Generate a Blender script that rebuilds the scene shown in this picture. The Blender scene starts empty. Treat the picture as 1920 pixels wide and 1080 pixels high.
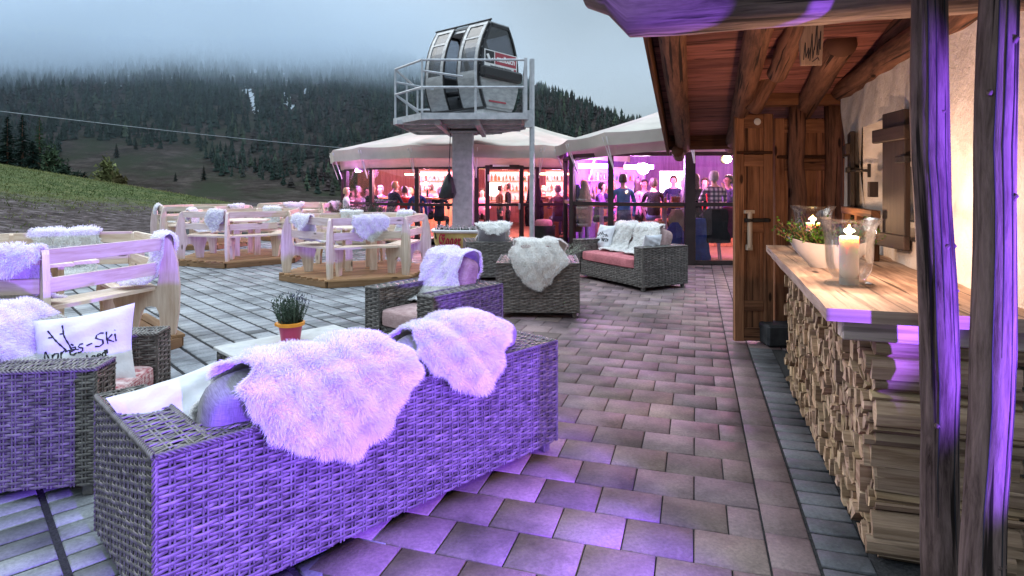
import bpy, bmesh, math, random
import numpy as np
from mathutils import Vector, Matrix
R_ = math.radians
SC = bpy.context.scene
COL = SC.collection
F_, H_, YH = 1120.0, 1.5, 350.0          # focal length in photo pixels, eye height, horizon row
rnd = random.Random(7)

def gp(px, py):
    d = F_ * H_ / (py - YH)
    return Vector(((px - 960) * d / F_, d, 0))
def at(px, py, Y):
    return Vector(((px - 960) * Y / F_, Y, H_ + (YH - py) * Y / F_))

# ------------------------------------------------------------------ objects
def tag(o, label=None, cat=None, group=None, kind=None):
    if label: o['label'] = label
    if cat: o['category'] = cat
    if group: o['group'] = group
    if kind: o['kind'] = kind
    return o
def thing(name, label, cat, loc=(0, 0, 0), rz=0.0, group=None):
    o = bpy.data.objects.new(name, None)
    COL.objects.link(o)
    o.empty_display_size = .1
    o.location = loc
    o.rotation_euler = (0, 0, rz)
    return tag(o, label, cat, group)
def link(name, me, parent=None):
    o = bpy.data.objects.new(name, me)
    COL.objects.link(o)
    if parent: o.parent = parent
    return o
def copy_tree(o, parent=None):
    c = o.copy()
    COL.objects.link(c)
    c.parent = parent
    for ch in list(o.children): copy_tree(ch, c)
    return c

class MB:
    """collects faces with uv, material slot and colour; build() links them as one mesh object"""
    def __init__(s):
        s.v = []; s.f = []; s.uv = []; s.m = []; s.c = []
    def face(s, idx, uv=None, m=0, c=(1, 1, 1)):
        s.f.append(tuple(idx)); s.uv.append(uv or [(0, 0)] * len(idx)); s.m.append(m); s.c.append(c)
    def add(s, pts):
        b = len(s.v); s.v.extend([tuple(p) for p in pts]); return b
    def box(s, c, size, rot=None, m=0, col=(1, 1, 1), bev=0.0, taper=None):
        c = Vector(c); hx, hy, hz = size[0] / 2, size[1] / 2, size[2] / 2
        M = rot if isinstance(rot, Matrix) else (Matrix.Rotation(rot, 3, 'Z') if rot else Matrix.Identity(3))
        L = max(range(3), key=lambda i: size[i])
        ou, ov = rnd.random() * 9, rnd.random() * 9
        b = min(bev, hx * .9, hy * .9, hz * .9)
        if b <= 0:
            P = [Vector((x, y, z)) for x in (-hx, hx) for y in (-hy, hy) for z in (-hz, hz)]
            F = [(0, 1, 3, 2), (4, 6, 7, 5), (0, 4, 5, 1), (2, 3, 7, 6), (0, 2, 6, 4), (1, 5, 7, 3)]
        else:
            P = []; idx = {}
            for sx in (-1, 1):
                for sy in (-1, 1):
                    for sz in (-1, 1):
                        for ax in range(3):
                            p = [sx * (hx - b), sy * (hy - b), sz * (hz - b)]
                            p[ax] = (sx * hx, sy * hy, sz * hz)[ax]
                            idx[(sx, sy, sz, ax)] = len(P); P.append(Vector(p))
            F = []
            def q(*k): F.append(tuple(idx[i] for i in k))
            for s1 in (-1, 1):
                a = [(s1, -1, -1, 0), (s1, 1, -1, 0), (s1, 1, 1, 0), (s1, -1, 1, 0)]; q(*(a if s1 > 0 else a[::-1]))
                a = [(-1, s1, -1, 1), (-1, s1, 1, 1), (1, s1, 1, 1), (1, s1, -1, 1)]; q(*(a if s1 > 0 else a[::-1]))
                a = [(-1, -1, s1, 2), (1, -1, s1, 2), (1, 1, s1, 2), (-1, 1, s1, 2)]; q(*(a if s1 > 0 else a[::-1]))
            for s1 in (-1, 1):
                for s2 in (-1, 1):
                    a = [(-1, s1, s2, 1), (-1, s1, s2, 2), (1, s1, s2, 2), (1, s1, s2, 1)]; q(*(a[::-1] if s1 * s2 > 0 else a))
                    a = [(s1, -1, s2, 0), (s1, -1, s2, 2), (s1, 1, s2, 2), (s1, 1, s2, 0)]; q(*(a if s1 * s2 > 0 else a[::-1]))
                    a = [(s1, s2, -1, 0), (s1, s2, -1, 1), (s1, s2, 1, 1), (s1, s2, 1, 0)]; q(*(a[::-1] if s1 * s2 > 0 else a))
                    for s3 in (-1, 1):
                        a = [(s1, s2, s3, 0), (s1, s2, s3, 1), (s1, s2, s3, 2)]; q(*(a if s1 * s2 * s3 > 0 else a[::-1]))
        o = [i for i in range(3) if i != L]
        base = len(s.v)
        for p in P: s.v.append(tuple(M @ p + c))
        for f in F:
            s.face([base + i for i in f], [(P[i][L] + ou, P[i][o[0]] + P[i][o[1]] + ov) for i in f], m, col)
    def tube(s, path, r, n=8, m=0, col=(1, 1, 1), cap=True, jit=0.0, squash=None):
        path = [Vector(p) for p in path]
        rr = r if isinstance(r, (list, tuple)) else [r] * len(path)
        ou = rnd.random() * 9
        up = Vector((0, 0, 1)); prev = None; rings = []; L = 0; rm = sum(rr) / len(rr)
        for i, p in enumerate(path):
            t = (path[min(i + 1, len(path) - 1)] - path[max(i - 1, 0)]).normalized()
            if prev is None:
                a = t.orthogonal().normalized()
            else:
                a = (prev - t * prev.dot(t))
                a = a.normalized() if a.length > 1e-6 else t.orthogonal().normalized()
            prev = a; b = t.cross(a)
            if i: L += (p - path[i - 1]).length
            ring = []
            for k in range(n):
                th = 2 * math.pi * k / n
                q = rr[i] * (1 + jit * (rnd.random() - .5))
                ring.append(p + a * math.cos(th) * q + b * math.sin(th) * q)
            rings.append((s.add(ring), L))
        for i in range(len(path) - 1):
            b0, l0 = rings[i]; b1, l1 = rings[i + 1]
            for k in range(n):
                k2 = (k + 1) % n
                w0, w1 = k / n * 6.28 * rm, (k + 1) / n * 6.28 * rm
                s.face((b0 + k, b0 + k2, b1 + k2, b1 + k), [(l0 + ou, w0), (l0 + ou, w1), (l1 + ou, w1), (l1 + ou, w0)], m, col)
        if cap:
            s.face([rings[0][0] + k for k in range(n)][::-1], None, m, col)
            s.face([rings[-1][0] + k for k in range(n)], None, m, col)
    def lathe(s, prof, n=20, m=0, col=(1, 1, 1), c=(0, 0, 0), sx=1, sy=1, close=False):
        rings = []
        for (r, z) in prof:
            rings.append(s.add([(c[0] + r * sx * math.cos(2 * math.pi * k / n), c[1] + r * sy * math.sin(2 * math.pi * k / n), c[2] + z) for k in range(n)]))
        for i in range(len(prof) - 1):
            for k in range(n):
                k2 = (k + 1) % n
                s.face((rings[i] + k, rings[i] + k2, rings[i + 1] + k2, rings[i + 1] + k),
                       [(k / n, prof[i][1]), ((k + 1) / n, prof[i][1]), ((k + 1) / n, prof[i + 1][1]), (k / n, prof[i + 1][1])], m, col)
        if close:
            s.face([rings[0] + k for k in range(n)][::-1], None, m, col)
            s.face([rings[-1] + k for k in range(n)], None, m, col)
    def prism(s, poly, O, A, B, N, th, m=0, col=(1, 1, 1), grain=1):
        """polygon (a,b) in plane O + a*A + b*B, thickness th centred along N"""
        O, A, B, N = Vector(O), Vector(A), Vector(B), Vector(N)
        n = len(poly); ou = rnd.random() * 9
        f0 = s.add([O + A * a + B * b - N * th / 2 for a, b in poly])
        f1 = s.add([O + A * a + B * b + N * th / 2 for a, b in poly])
        uv = [((b, a) if grain else (a, b)) for a, b in poly]
        uv = [(x + ou, y + ou) for x, y in uv]
        s.face([f0 + i for i in range(n)][::-1], uv[::-1], m, col)
        s.face([f1 + i for i in range(n)], uv, m, col)
        for i in range(n):
            j = (i + 1) % n
            l = math.dist(poly[i], poly[j])
            s.face((f0 + i, f0 + j, f1 + j, f1 + i), [(ou, 0), (ou + l, 0), (ou + l, th), (ou, th)], m, col)
    def quad(s, a, b, c, d, m=0, col=(1, 1, 1), uv=None):
        i = s.add([a, b, c, d]); s.face((i, i + 1, i + 2, i + 3), uv or [(0, 0), (1, 0), (1, 1), (0, 1)], m, col)
    def mesh(s, name, mats, smooth=False):
        me = bpy.data.meshes.new(name)
        me.from_pydata(s.v, [], s.f)
        for mt in (mats if isinstance(mats, (list, tuple)) else [mats]): me.materials.append(mt)
        me.polygons.foreach_set('material_index', s.m)
        uvl = me.uv_layers.new(name='UVMap')
        uvl.data.foreach_set('uv', [x for f in s.uv for p in f for x in p])
        ca = me.attributes.new('col', 'FLOAT_COLOR', 'FACE')
        ca.data.foreach_set('color', [x for c in s.c for x in (c[0], c[1], c[2], 1)])
        if smooth: me.polygons.foreach_set('use_smooth', [True] * len(me.polygons))
        me.update()
        return me
    def build(s, name, mats, parent=None, smooth=False):
        me = s.mesh(name, mats, smooth)
        if smooth is True:
            try: me.set_sharp_from_angle(angle=R_(38))
            except Exception: pass
        return link(name, me, parent)

def np_mesh(name, V, Fq, mats, col=None, smooth=True, uv=None, nside=4):
    """numpy arrays -> mesh; Fq (n,nside)"""
    V = np.asarray(V, dtype=np.float32).reshape(-1, 3); Fq = np.asarray(Fq, dtype=np.int32).reshape(-1, nside)
    me = bpy.data.meshes.new(name)
    me.vertices.add(len(V)); me.vertices.foreach_set('co', V.ravel())
    me.loops.add(Fq.size); me.loops.foreach_set('vertex_index', Fq.ravel())
    me.polygons.add(len(Fq))
    me.polygons.foreach_set('loop_start', np.arange(0, Fq.size, nside, dtype=np.int32))
    me.polygons.foreach_set('loop_total', np.full(len(Fq), nside, dtype=np.int32))
    if smooth: me.polygons.foreach_set('use_smooth', np.ones(len(Fq), dtype=bool))
    for mt in (mats if isinstance(mats, (list, tuple)) else [mats]): me.materials.append(mt)
    if col is not None:
        a = me.attributes.new('col', 'FLOAT_COLOR', 'POINT')
        c = np.ones((len(V), 4), dtype=np.float32); c[:, :3] = col
        a.data.foreach_set('color', c.ravel())
    me.update(calc_edges=True)
    me.validate()
    return me

# ------------------------------------------------------------------ materials
def nmat(name):
    m = bpy.data.materials.new(name); m.use_nodes = True
    nt = m.node_tree
    return m, nt, nt.nodes['Principled BSDF']
def N(nt, t, **kw):
    n = nt.nodes.new(t)
    for k, v in kw.items():
        if k.startswith('i_'): n.inputs[k[2:].replace('_', ' ')].default_value = v
        else: setattr(n, k, v)
    return n
def L(nt, a, b): nt.links.new(a, b)
def c4(c): return (c[0], c[1], c[2], 1)
def ramp(nt, fac, stops):
    r = N(nt, 'ShaderNodeValToRGB')
    el = r.color_ramp.elements
    while len(el) < len(stops): el.new(.5)
    for e, (p, c) in zip(el, stops): e.position = p; e.color = c4(c)
    L(nt, fac, r.inputs[0]); return r.outputs[0]
def coords(nt, kind='Object', scale=(1, 1, 1)):
    tc = N(nt, 'ShaderNodeTexCoord')
    mp = N(nt, 'ShaderNodeMapping'); mp.inputs['Scale'].default_value = scale
    L(nt, tc.outputs[kind], mp.inputs[0]); return mp.outputs[0]
def noise(nt, vec, scale, detail=4, rough=.6, dist=0):
    n = N(nt, 'ShaderNodeTexNoise'); n.inputs['Scale'].default_value = scale
    n.inputs['Detail'].default_value = detail; n.inputs['Roughness'].default_value = rough; n.inputs['Distortion'].default_value = dist
    L(nt, vec, n.inputs['Vector']); return n.outputs['Fac']
def mix(nt, a, b, fac, mode='MIX'):
    n = N(nt, 'ShaderNodeMix', data_type='RGBA', blend_type=mode)
    for sock, v in ((n.inputs[6], a), (n.inputs[7], b), (n.inputs[0], fac)):
        if hasattr(v, 'is_linked'): L(nt, v, sock)
        else: sock.default_value = c4(v) if isinstance(v, tuple) else v
    return n.outputs[2]
def attr(nt, name='col'):
    a = N(nt, 'ShaderNodeAttribute'); a.attribute_name = name; return a.outputs['Color']
def bump(nt, bs, h, strength=.3, dist=.01):
    b = N(nt, 'ShaderNodeBump'); b.inputs['Strength'].default_value = strength; b.inputs['Distance'].default_value = dist
    L(nt, h, b.inputs['Height']); L(nt, b.outputs[0], bs.inputs['Normal'])
def gen(name, stops, sc=5, stretch=(1, 1, 1), co='Object', rough=.7, bmp=.25, bd=.01, bsc=None, metal=0, useattr=False, detail=5, dist=0, spec=.4, trans=0):
    m, nt, bs = nmat(name)
    v = coords(nt, co, stretch)
    n = noise(nt, v, sc, detail, .6, dist)
    if len(stops[0]) == 3: stops = [(.3, stops[0]), (.7, stops[1])]
    c = ramp(nt, n, stops)
    if useattr: c = mix(nt, c, attr(nt), 1.0, 'MULTIPLY')
    L(nt, c, bs.inputs['Base Color'])
    bs.inputs['Roughness'].default_value = rough; bs.inputs['Metallic'].default_value = metal
    bs.inputs['Specular IOR Level'].default_value = spec
    if bmp:
        h = noise(nt, v, bsc, 4, .6) if bsc else n
        bump(nt, bs, h, bmp, bd)
    if trans:
        tr = N(nt, 'ShaderNodeBsdfTranslucent'); L(nt, c, tr.inputs[0])
        mx = N(nt, 'ShaderNodeMixShader'); mx.inputs[0].default_value = trans
        out = nt.nodes['Material Output']
        L(nt, bs.outputs[0], mx.inputs[1]); L(nt, tr.outputs[0], mx.inputs[2]); L(nt, mx.outputs[0], out.inputs[0])
    return m
def emit(name, color, strength):
    m, nt, bs = nmat(name)
    bs.inputs['Base Color'].default_value = c4(color)
    bs.inputs['Emission Color'].default_value = c4(color); bs.inputs['Emission Strength'].default_value = strength
    return m
def glassmat(name, tint=(1, 1, 1), gl=.06, rough=.02, k=.8):
    m, nt, bs = nmat(name)
    nt.nodes.remove(bs)
    t = N(nt, 'ShaderNodeBsdfTransparent'); t.inputs[0].default_value = c4(tint)
    g = N(nt, 'ShaderNodeBsdfGlossy'); g.inputs['Roughness'].default_value = rough
    fr = N(nt, 'ShaderNodeFresnel'); fr.inputs[0].default_value = 1.45
    mt = N(nt, 'ShaderNodeMath', operation='MULTIPLY_ADD'); L(nt, fr.outputs[0], mt.inputs[0])
    mt.inputs[1].default_value = k; mt.inputs[2].default_value = gl * .3; mt.use_clamp = True
    mx = N(nt, 'ShaderNodeMixShader'); L(nt, mt.outputs[0], mx.inputs[0])
    L(nt, t.outputs[0], mx.inputs[1]); L(nt, g.outputs[0], mx.inputs[2])
    L(nt, mx.outputs[0], nt.nodes['Material Output'].inputs[0])
    return m
def woodmat(name, dark, lite, rough=.65, grain=45, knots=True, bmp=.3, cracks=0.0, useattr=True, spec=.3, ul=2.4):
    """sawn wood; grain follows the UV u axis (metres)"""
    m, nt, bs = nmat(name)
    v = coords(nt, 'UV', (ul, grain, 1))
    n1 = noise(nt, v, 1.0, 7, .72, .35)
    v2 = coords(nt, 'UV', (1.2, 7, 1))
    n2 = noise(nt, v2, 1.0, 3, .5, 1.0)
    f = N(nt, 'ShaderNodeMath', operation='MULTIPLY_ADD'); L(nt, n1, f.inputs[0]); f.inputs[1].default_value = .6
    g = N(nt, 'ShaderNodeMath', operation='MULTIPLY'); L(nt, n2, g.inputs[0]); g.inputs[1].default_value = .4
    L(nt, g.outputs[0], f.inputs[2])
    c = ramp(nt, f.outputs[0], [(.38, dark), (.5, tuple((a + b) / 2 for a, b in zip(dark, lite))), (.62, lite)])
    if knots:
        vo = N(nt, 'ShaderNodeTexVoronoi'); vo.inputs['Scale'].default_value = 1
        L(nt, coords(nt, 'UV', (2.2, 6.5, 1)), vo.inputs['Vector'])
        k = ramp(nt, vo.outputs['Distance'], [(.08, (1, 1, 1)), (.13, (0, 0, 0))])
        c = mix(nt, c, tuple(x * .35 for x in dark), k)
    if cracks:
        n3 = noise(nt, coords(nt, 'UV', (.8, 26, 1)), 1.0, 3, .5, .3)
        k = ramp(nt, n3, [(.60, (0, 0, 0)), (.64, (cracks,) * 3)])
        c = mix(nt, c, tuple(x * .12 for x in dark), k)
    if useattr: c = mix(nt, c, attr(nt), 1.0, 'MULTIPLY')
    L(nt, c, bs.inputs['Base Color']); bs.inputs['Roughness'].default_value = rough
    bs.inputs['Specular IOR Level'].default_value = spec
    bump(nt, bs, f.outputs[0], bmp, .006)
    return m

MT = {}
MT['pine'] = woodmat('pale_pine', (.56, .42, .31), (.83, .72, .60), .6, 30)
MT['pallet'] = woodmat('pallet_wood', (.24, .13, .06), (.42, .25, .13), .75, 40)
MT['oldwood'] = woodmat('weathered_brown_wood', (.085, .036, .016), (.27, .125, .055), .75, 38, True, .6, .8)
MT['log'] = woodmat('peeled_log', (.055, .025, .015), (.24, .115, .07), .75, 36, True, .8, .9, ul=4)
MT['postlog'] = woodmat('weathered_post_log', (.024, .014, .011), (.18, .125, .11), .85, 40, True, 1.0, .9, ul=4.5, spec=.15)
MT['greywood'] = woodmat('weathered_beam', (.06, .042, .034), (.30, .22, .175), .75, 34, True, 1.0, .9)
MT['logend'] = gen('log_end', [(.18, .10, .05), (.42, .26, .13)], 8, rough=.8)
MT['door'] = woodmat('door_boards', (.15, .062, .03), (.42, .20, .10), .7, 42, True, .45, .7)
MT['ceil'] = woodmat('roof_boards', (.15, .052, .043), (.40, .160, .125), .75, 34, True, .5, .7)
MT['darkwood'] = woodmat('dark_stained_wood', (.012, .008, .007), (.045, .028, .02), .6, 40, False, .4)
MT['slab'] = woodmat('counter_slab', (.17, .11, .08), (.47, .35, .26), .7, 26, True, .6, .8)
MT['paleboard'] = woodmat('rough_pale_board', (.40, .32, .24), (.66, .56, .44), .8, 60, False, .7, .4)
MT['firewood'] = woodmat('split_firewood', (.29, .18, .105), (.66, .48, .32), .85, 42, False, .8, .35)
MT['wicker'] = gen('wicker_strand', [(.062, .056, .052), (.19, .178, .166)], 26, (1, 1, 1), rough=.42, bmp=.1, useattr=True, spec=.5)
MT['wickerback'] = gen('near_black', [(.012, .011, .011), (.03, .028, .026)], 10, rough=.9, bmp=0)  # near black, for the light blocking sheets behind the weave and small dark parts
MT['fur'] = gen('white_fleece', [(.86, .85, .83), (.95, .95, .95)], 9, rough=.9, bmp=0, spec=.1, trans=.35)
MT['furskin'] = gen('fleece_base', [(.74, .72, .68), (.88, .87, .85)], 22, rough=.95, bmp=.8, bd=.02, bsc=60, spec=.05)
MT['white_cloth'] = gen('white_pillow_cotton', [(.60, .61, .65), (.72, .73, .77)], 3, rough=.85, bmp=.5, bd=.03, bsc=6, spec=.1)
MT['ink'] = gen('black_print', [(.012, .012, .014), (.02, .02, .022)], 5, rough=.8, bmp=0)
MT['metal'] = gen('galvanised_steel', [(.34, .36, .39), (.55, .57, .60)], 7, rough=.5, bmp=.08, metal=.35)
MT['steel_dark'] = gen('dark_metal', [(.02, .02, .022), (.05, .05, .055)], 8, rough=.45, bmp=.05, metal=.4)
MT['iron'] = gen('wrought_iron', [(.012, .011, .011), (.04, .035, .032)], 20, rough=.6, bmp=.3, metal=.5)
MT['canvas'] = gen('cream_canvas', [(.42, .39, .34), (.55, .515, .45)], 1.4, rough=.85, bmp=.25, bd=.03, bsc=3, spec=.1, trans=.03)
MT['glass'] = glassmat('clear_pane', (.97, .97, .98))
MT['vase'] = glassmat('lantern_glass', (.98, .985, .985), .12, .03, .55)
MT['frame'] = gen('brown_aluminium_frame', [(.02, .012, .012), (.04, .025, .025)], 4, rough=.45, bmp=0)
MT['ceramic'] = gen('white_ceramic', [(.44, .425, .41), (.56, .545, .53)], 4, rough=.5, bmp=.1)
MT['wax'] = gen('candle_wax', [(.80, .76, .68), (.86, .83, .76)], 4, rough=.5, bmp=.05, trans=.3)
_w = MT['wax'].node_tree.nodes['Principled BSDF']; _w.inputs['Subsurface Weight'].default_value = .6; _w.inputs['Subsurface Radius'].default_value = (.06, .03, .015); _w.inputs['Subsurface Scale'].default_value = 1.0
MT['flame'] = emit('candle_flame', (1, .62, .22), 60)
MT['leaf'] = gen('boxwood_leaf', [(.03, .055, .015), (.10, .15, .04)], 9, rough=.5, bmp=0, useattr=True, trans=.15)
MT['heather'] = gen('heather_shoot', [(.03, .06, .035), (.10, .15, .09)], 9, rough=.6, bmp=0, useattr=True)
MT['soil'] = gen('potting_soil', [(.02, .014, .01), (.05, .035, .025)], 30, rough=.95)
# =================================================================== camera, sky, light
cam_d = bpy.data.cameras.new('camera'); cam = bpy.data.objects.new('camera', cam_d); COL.objects.link(cam)
cam.location = (0, 0, H_); cam.rotation_euler = (R_(90), 0, 0)
cam_d.sensor_width = 36; cam_d.lens = F_ / 1920 * 36
cam_d.shift_y = -(540 - YH) / 1920
cam_d.clip_start = .05; cam_d.clip_end = 6000
SC.camera = cam
SC.view_settings.view_transform = 'Standard'; SC.view_settings.look = 'None'
SC.view_settings.exposure = 0.45; SC.view_settings.gamma = 1
SC.cycles.max_bounces = 8; SC.cycles.transparent_max_bounces = 24
SC.cycles.volume_bounces = 6
try:
    SC.cycles.use_denoising = True
    SC.cycles.sample_clamp_indirect = 4.0
    SC.cycles.caustics_reflective = False; SC.cycles.caustics_refractive = False
    SC.cycles.volume_step_rate = 1.0; SC.cycles.volume_max_steps = 96
except Exception: pass

SUN_EL, SUN_ROT = R_(38), R_(-60)
W = bpy.data.worlds.new('World'); SC.world = W; W.use_nodes = True
wt = W.node_tree; bg = wt.nodes['Background']
sky = N(wt, 'ShaderNodeTexSky'); sky.sky_type = 'NISHITA'; sky.sun_disc = False
sky.sun_elevation = R_(12); sky.sun_rotation = SUN_ROT
tc = N(wt, 'ShaderNodeTexCoord')
sep = N(wt, 'ShaderNodeSeparateXYZ'); L(wt, tc.outputs['Generated'], sep.inputs[0])
# overcast deck: soft billows on the sky directions, brighter overhead than at the horizon
mp = N(wt, 'ShaderNodeMapping'); mp.inputs['Scale'].default_value = (1.0, 1.0, 2.6); L(wt, tc.outputs['Generated'], mp.inputs[0])
nz = noise(wt, mp.outputs[0], 1.7, 5, .5, .35)
deck = ramp(wt, nz, [(.30, (1.25, 1.62, 1.95)), (.5, (1.85, 2.28, 2.65)), (.70, (2.5, 2.9, 3.25))])
ze = N(wt, 'ShaderNodeMapRange'); L(wt, sep.outputs['Z'], ze.inputs[0])
ze.inputs[1].default_value = .30; ze.inputs[2].default_value = .85; ze.inputs[3].default_value = 1.0; ze.inputs[4].default_value = 5.4
vm = N(wt, 'ShaderNodeVectorMath', operation='SCALE'); L(wt, deck, vm.inputs[0]); L(wt, ze.outputs[0], vm.inputs['Scale'])
sx = mix(wt, sky.outputs[0], vm.outputs[0], .90)
L(wt, sx, bg.inputs[0]); bg.inputs[1].default_value = .15

sd = bpy.data.lights.new('sun', 'SUN'); sun = bpy.data.objects.new('sun', sd); COL.objects.link(sun)
sd.energy = .9; sd.angle = R_(40); sd.color = (1, .97, .93)
sun.rotation_euler = (R_(90) - SUN_EL, 0, R_(180) - SUN_ROT)

def lamp(name, kind, loc, energy, color, size=.1, aim=None, spot=None, blend=.4):
    d = bpy.data.lights.new(name, kind); o = bpy.data.objects.new(name, d); COL.objects.link(o)
    d.energy = energy; d.color = color; o.location = loc
    if kind == 'AREA': d.size = size
    else: d.shadow_soft_size = size
    if kind == 'SPOT': d.spot_size = R_(spot); d.spot_blend = blend
    if aim is not None:
        o.rotation_euler = (Vector(aim) - Vector(loc)).to_track_quat('-Z', 'Y').to_euler()
    return o

# =================================================================== terrain
def softplus(x, k): return np.log1p(np.exp(np.clip(x / k, -40, 40))) * k
_rs = np.random.RandomState(3)
_wv = [(_rs.uniform(.4, 1) * 2 ** i, _rs.uniform(0, 6.28), _rs.uniform(0, 6.28), 1 / 2 ** (.85 * i)) for i in range(6) for _ in range(3)]
def wob(X, Y, f):
    r = 0
    for fr, a, p, am in _wv: r = r + am * np.sin((X * np.cos(a) + Y * np.sin(a)) * fr * f + p)
    return r / 3
def hill(X, Y):
    X = np.asarray(X, float); Y = np.asarray(Y, float)
    e = -X - (16.7 - .15 * (40 - np.minimum(Y, 42)))
    z = .168 * softplus(e, .8) * np.clip((Y + 4) / 14, .15, 1)
    z = z + .05 * wob(X, Y, .5) * np.clip((e + 2) / 5, 0, 1)
    drop = softplus(Y - 44, 3)
    z = z - .16 * np.minimum(drop, 90) - np.clip((Y - 30) / 200, 0, 1) * .0
    return z - .03
def grid_mesh(name, xs, ys, zf, mat):
    X, Y = np.meshgrid(xs, ys); Z = zf(X, Y)
    V = np.stack([X, Y, Z], -1).reshape(-1, 3)
    nx, ny = len(xs), len(ys)
    i = (np.arange(ny - 1)[:, None] * nx + np.arange(nx - 1)[None]).ravel()
    Fq = np.stack([i, i + 1, i + 1 + nx, i + nx], -1)
    return np_mesh(name, V, Fq, mat)

m, nt, bs = nmat('grass_and_bare_soil')
v = coords(nt, 'Object')
n1 = noise(nt, v, .35, 6, .65); n2 = noise(nt, coords(nt, 'Object', (.8, 1, 1)), 2.6, 8, .75); n3 = noise(nt, v, 1.3, 4, .6)
grass = ramp(nt, n3, [(.3, (.038, .056, .018)), (.5, (.075, .095, .03)), (.68, (.14, .14, .055))])
soil = ramp(nt, n2, [(.38, (.018, .013, .012)), (.5, (.058, .043, .041)), (.64, (.19, .155, .16))])
sp = N(nt, 'ShaderNodeSeparateXYZ'); L(nt, v, sp.inputs[0])
mr = N(nt, 'ShaderNodeMath', operation='MULTIPLY_ADD'); L(nt, sp.outputs['Z'], mr.inputs[0]); mr.inputs[1].default_value = .55
ad = N(nt, 'ShaderNodeMath', operation='MULTIPLY_ADD'); L(nt, n1, ad.inputs[0]); ad.inputs[1].default_value = 1.6; ad.inputs[2].default_value = -1.02
L(nt, ad.outputs[0], mr.inputs[2])
yy = N(nt, 'ShaderNodeMapRange'); L(nt, sp.outputs['Y'], yy.inputs[0])
yy.inputs[1].default_value = 14; yy.inputs[2].default_value = 36; yy.inputs[3].default_value = -.45; yy.inputs[4].default_value = .45
ad2 = N(nt, 'ShaderNodeMath', operation='ADD'); L(nt, mr.outputs[0], ad2.inputs[0]); L(nt, yy.outputs[0], ad2.inputs[1])
fac = ramp(nt, ad2.outputs[0], [(.20, (0, 0, 0)), (.56, (1, 1, 1))])
L(nt, mix(nt, soil, grass, fac), bs.inputs['Base Color']); bs.inputs['Roughness'].default_value = .95; bs.inputs['Specular IOR Level'].default_value = .1
bump(nt, bs, n2, .9, .12)
MT['ground'] = m
xs = np.concatenate([-np.geomspace(900, 30, 40), np.linspace(-29, 12, 150), np.geomspace(13, 900, 36)])
ys = np.concatenate([np.linspace(-30, 6, 20), np.linspace(6.4, 60, 150), np.geomspace(62, 460, 40)])
ter = link('ground', grid_mesh('ground', xs, ys, hill, MT['ground'])); tag(ter, kind='structure')

# grass tufts on the crest of the bank
def tufts():
    r = np.random.RandomState(5); n = 30000
    Y = r.uniform(16, 46, n); X = -(r.uniform(.30, .92, n)) * Y - r.uniform(0, 4, n)
    Z = hill(X, Y)
    keep = (Z > .12 + .0 * Y) & ((Z * .55 + (Y - 25) * .045 + .5 * wob(X, Y, .3) + r.normal(0, .30, n)) > .22)
    X, Y, Z = X[keep], Y[keep], Z[keep]; n = len(X)
    h = r.uniform(.03, .11, n) * (1 + 1.2 * (r.rand(n) > .95)); a = r.uniform(0, 6.28, n); w = r.uniform(.015, .035, n)
    dx, dy = np.cos(a) * w, np.sin(a) * w
    lx, ly = r.normal(0, .09, n), r.normal(0, .09, n)
    V = np.stack([np.stack([X - dx, Y - dy, Z - .03], -1), np.stack([X + dx, Y + dy, Z - .03], -1),
                  np.stack([X + lx, Y + ly, Z + h], -1)], 1)
    pat = np.clip(wob(X, Y, .45) * .9 + .5, 0, 1)[:, None]
    c = (np.array([.050, .082, .024]) * (1 - pat) + np.array([.15, .15, .055]) * pat) * r.uniform(.6, 1.6, (n, 1))
    return np_mesh('grass', V, np.arange(n * 3).reshape(-1, 3), MT['blade'], np.repeat(c, 3, 0), False, nside=3)
def attrmat(name, rough=.8, trans=0, spec=.2):
    m, nt, bs = nmat(name); c = attr(nt); L(nt, c, bs.inputs['Base Color'])
    bs.inputs['Roughness'].default_value = rough; bs.inputs['Specular IOR Level'].default_value = spec
    if trans:
        tr = N(nt, 'ShaderNodeBsdfTranslucent'); L(nt, c, tr.inputs[0]); mx = N(nt, 'ShaderNodeMixShader'); mx.inputs[0].default_value = trans
        L(nt, bs.outputs[0], mx.inputs[1]); L(nt, tr.outputs[0], mx.inputs[2]); L(nt, mx.outputs[0], nt.nodes['Material Output'].inputs[0])
    return m
MT['blade'] = attrmat('grass_blade', .8, .2)
MT['needles'] = attrmat('needles_and_bark', .9, .0, .1)
tag(link('grass', tufts()), kind='stuff')

# =================================================================== mountain, forest, low cloud
def mountain_z(X, Y):
    X = np.asarray(X, float); Y = np.asarray(Y, float)
    z = -16 + .44 * softplus(Y - 440 - .12 * X, 30) + 7 * wob(X, Y, .008) + 2.2 * wob(X, Y, .03)
    ridge = 128 - .50 * (X - 22) + 5 * wob(X * 0 + X, Y, .02)
    ridge = np.where(X > 22, ridge, 132 + .30 * np.minimum(22 - X, 300))
    k = 9.0
    return -k * np.logaddexp(-z / k, -ridge / k)
m, nt, bs = nmat('mountain_meadow')
v = coords(nt, 'Object')
n1 = noise(nt, v, .02, 6, .65); n2 = noise(nt, coords(nt, 'Object', (.5, 1, 1)), .12, 6, .7)
c1 = ramp(nt, n2, [(.3, (.026, .021, .018)), (.5, (.06, .048, .042)), (.7, (.11, .088, .078))])
c2 = ramp(nt, n1, [(.46, (0, 0, 0)), (.62, (1, 1, 1))])
c = mix(nt, c1, (.046, .050, .034), c2)
sp = N(nt, 'ShaderNodeSeparateXYZ'); L(nt, v, sp.inputs[0])
snz = N(nt, 'ShaderNodeMapRange'); L(nt, sp.outputs['Z'], snz.inputs[0]); snz.inputs[1].default_value = 60; snz.inputs[2].default_value = 170; snz.inputs[3].default_value = -.12; snz.inputs[4].default_value = .22
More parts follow.
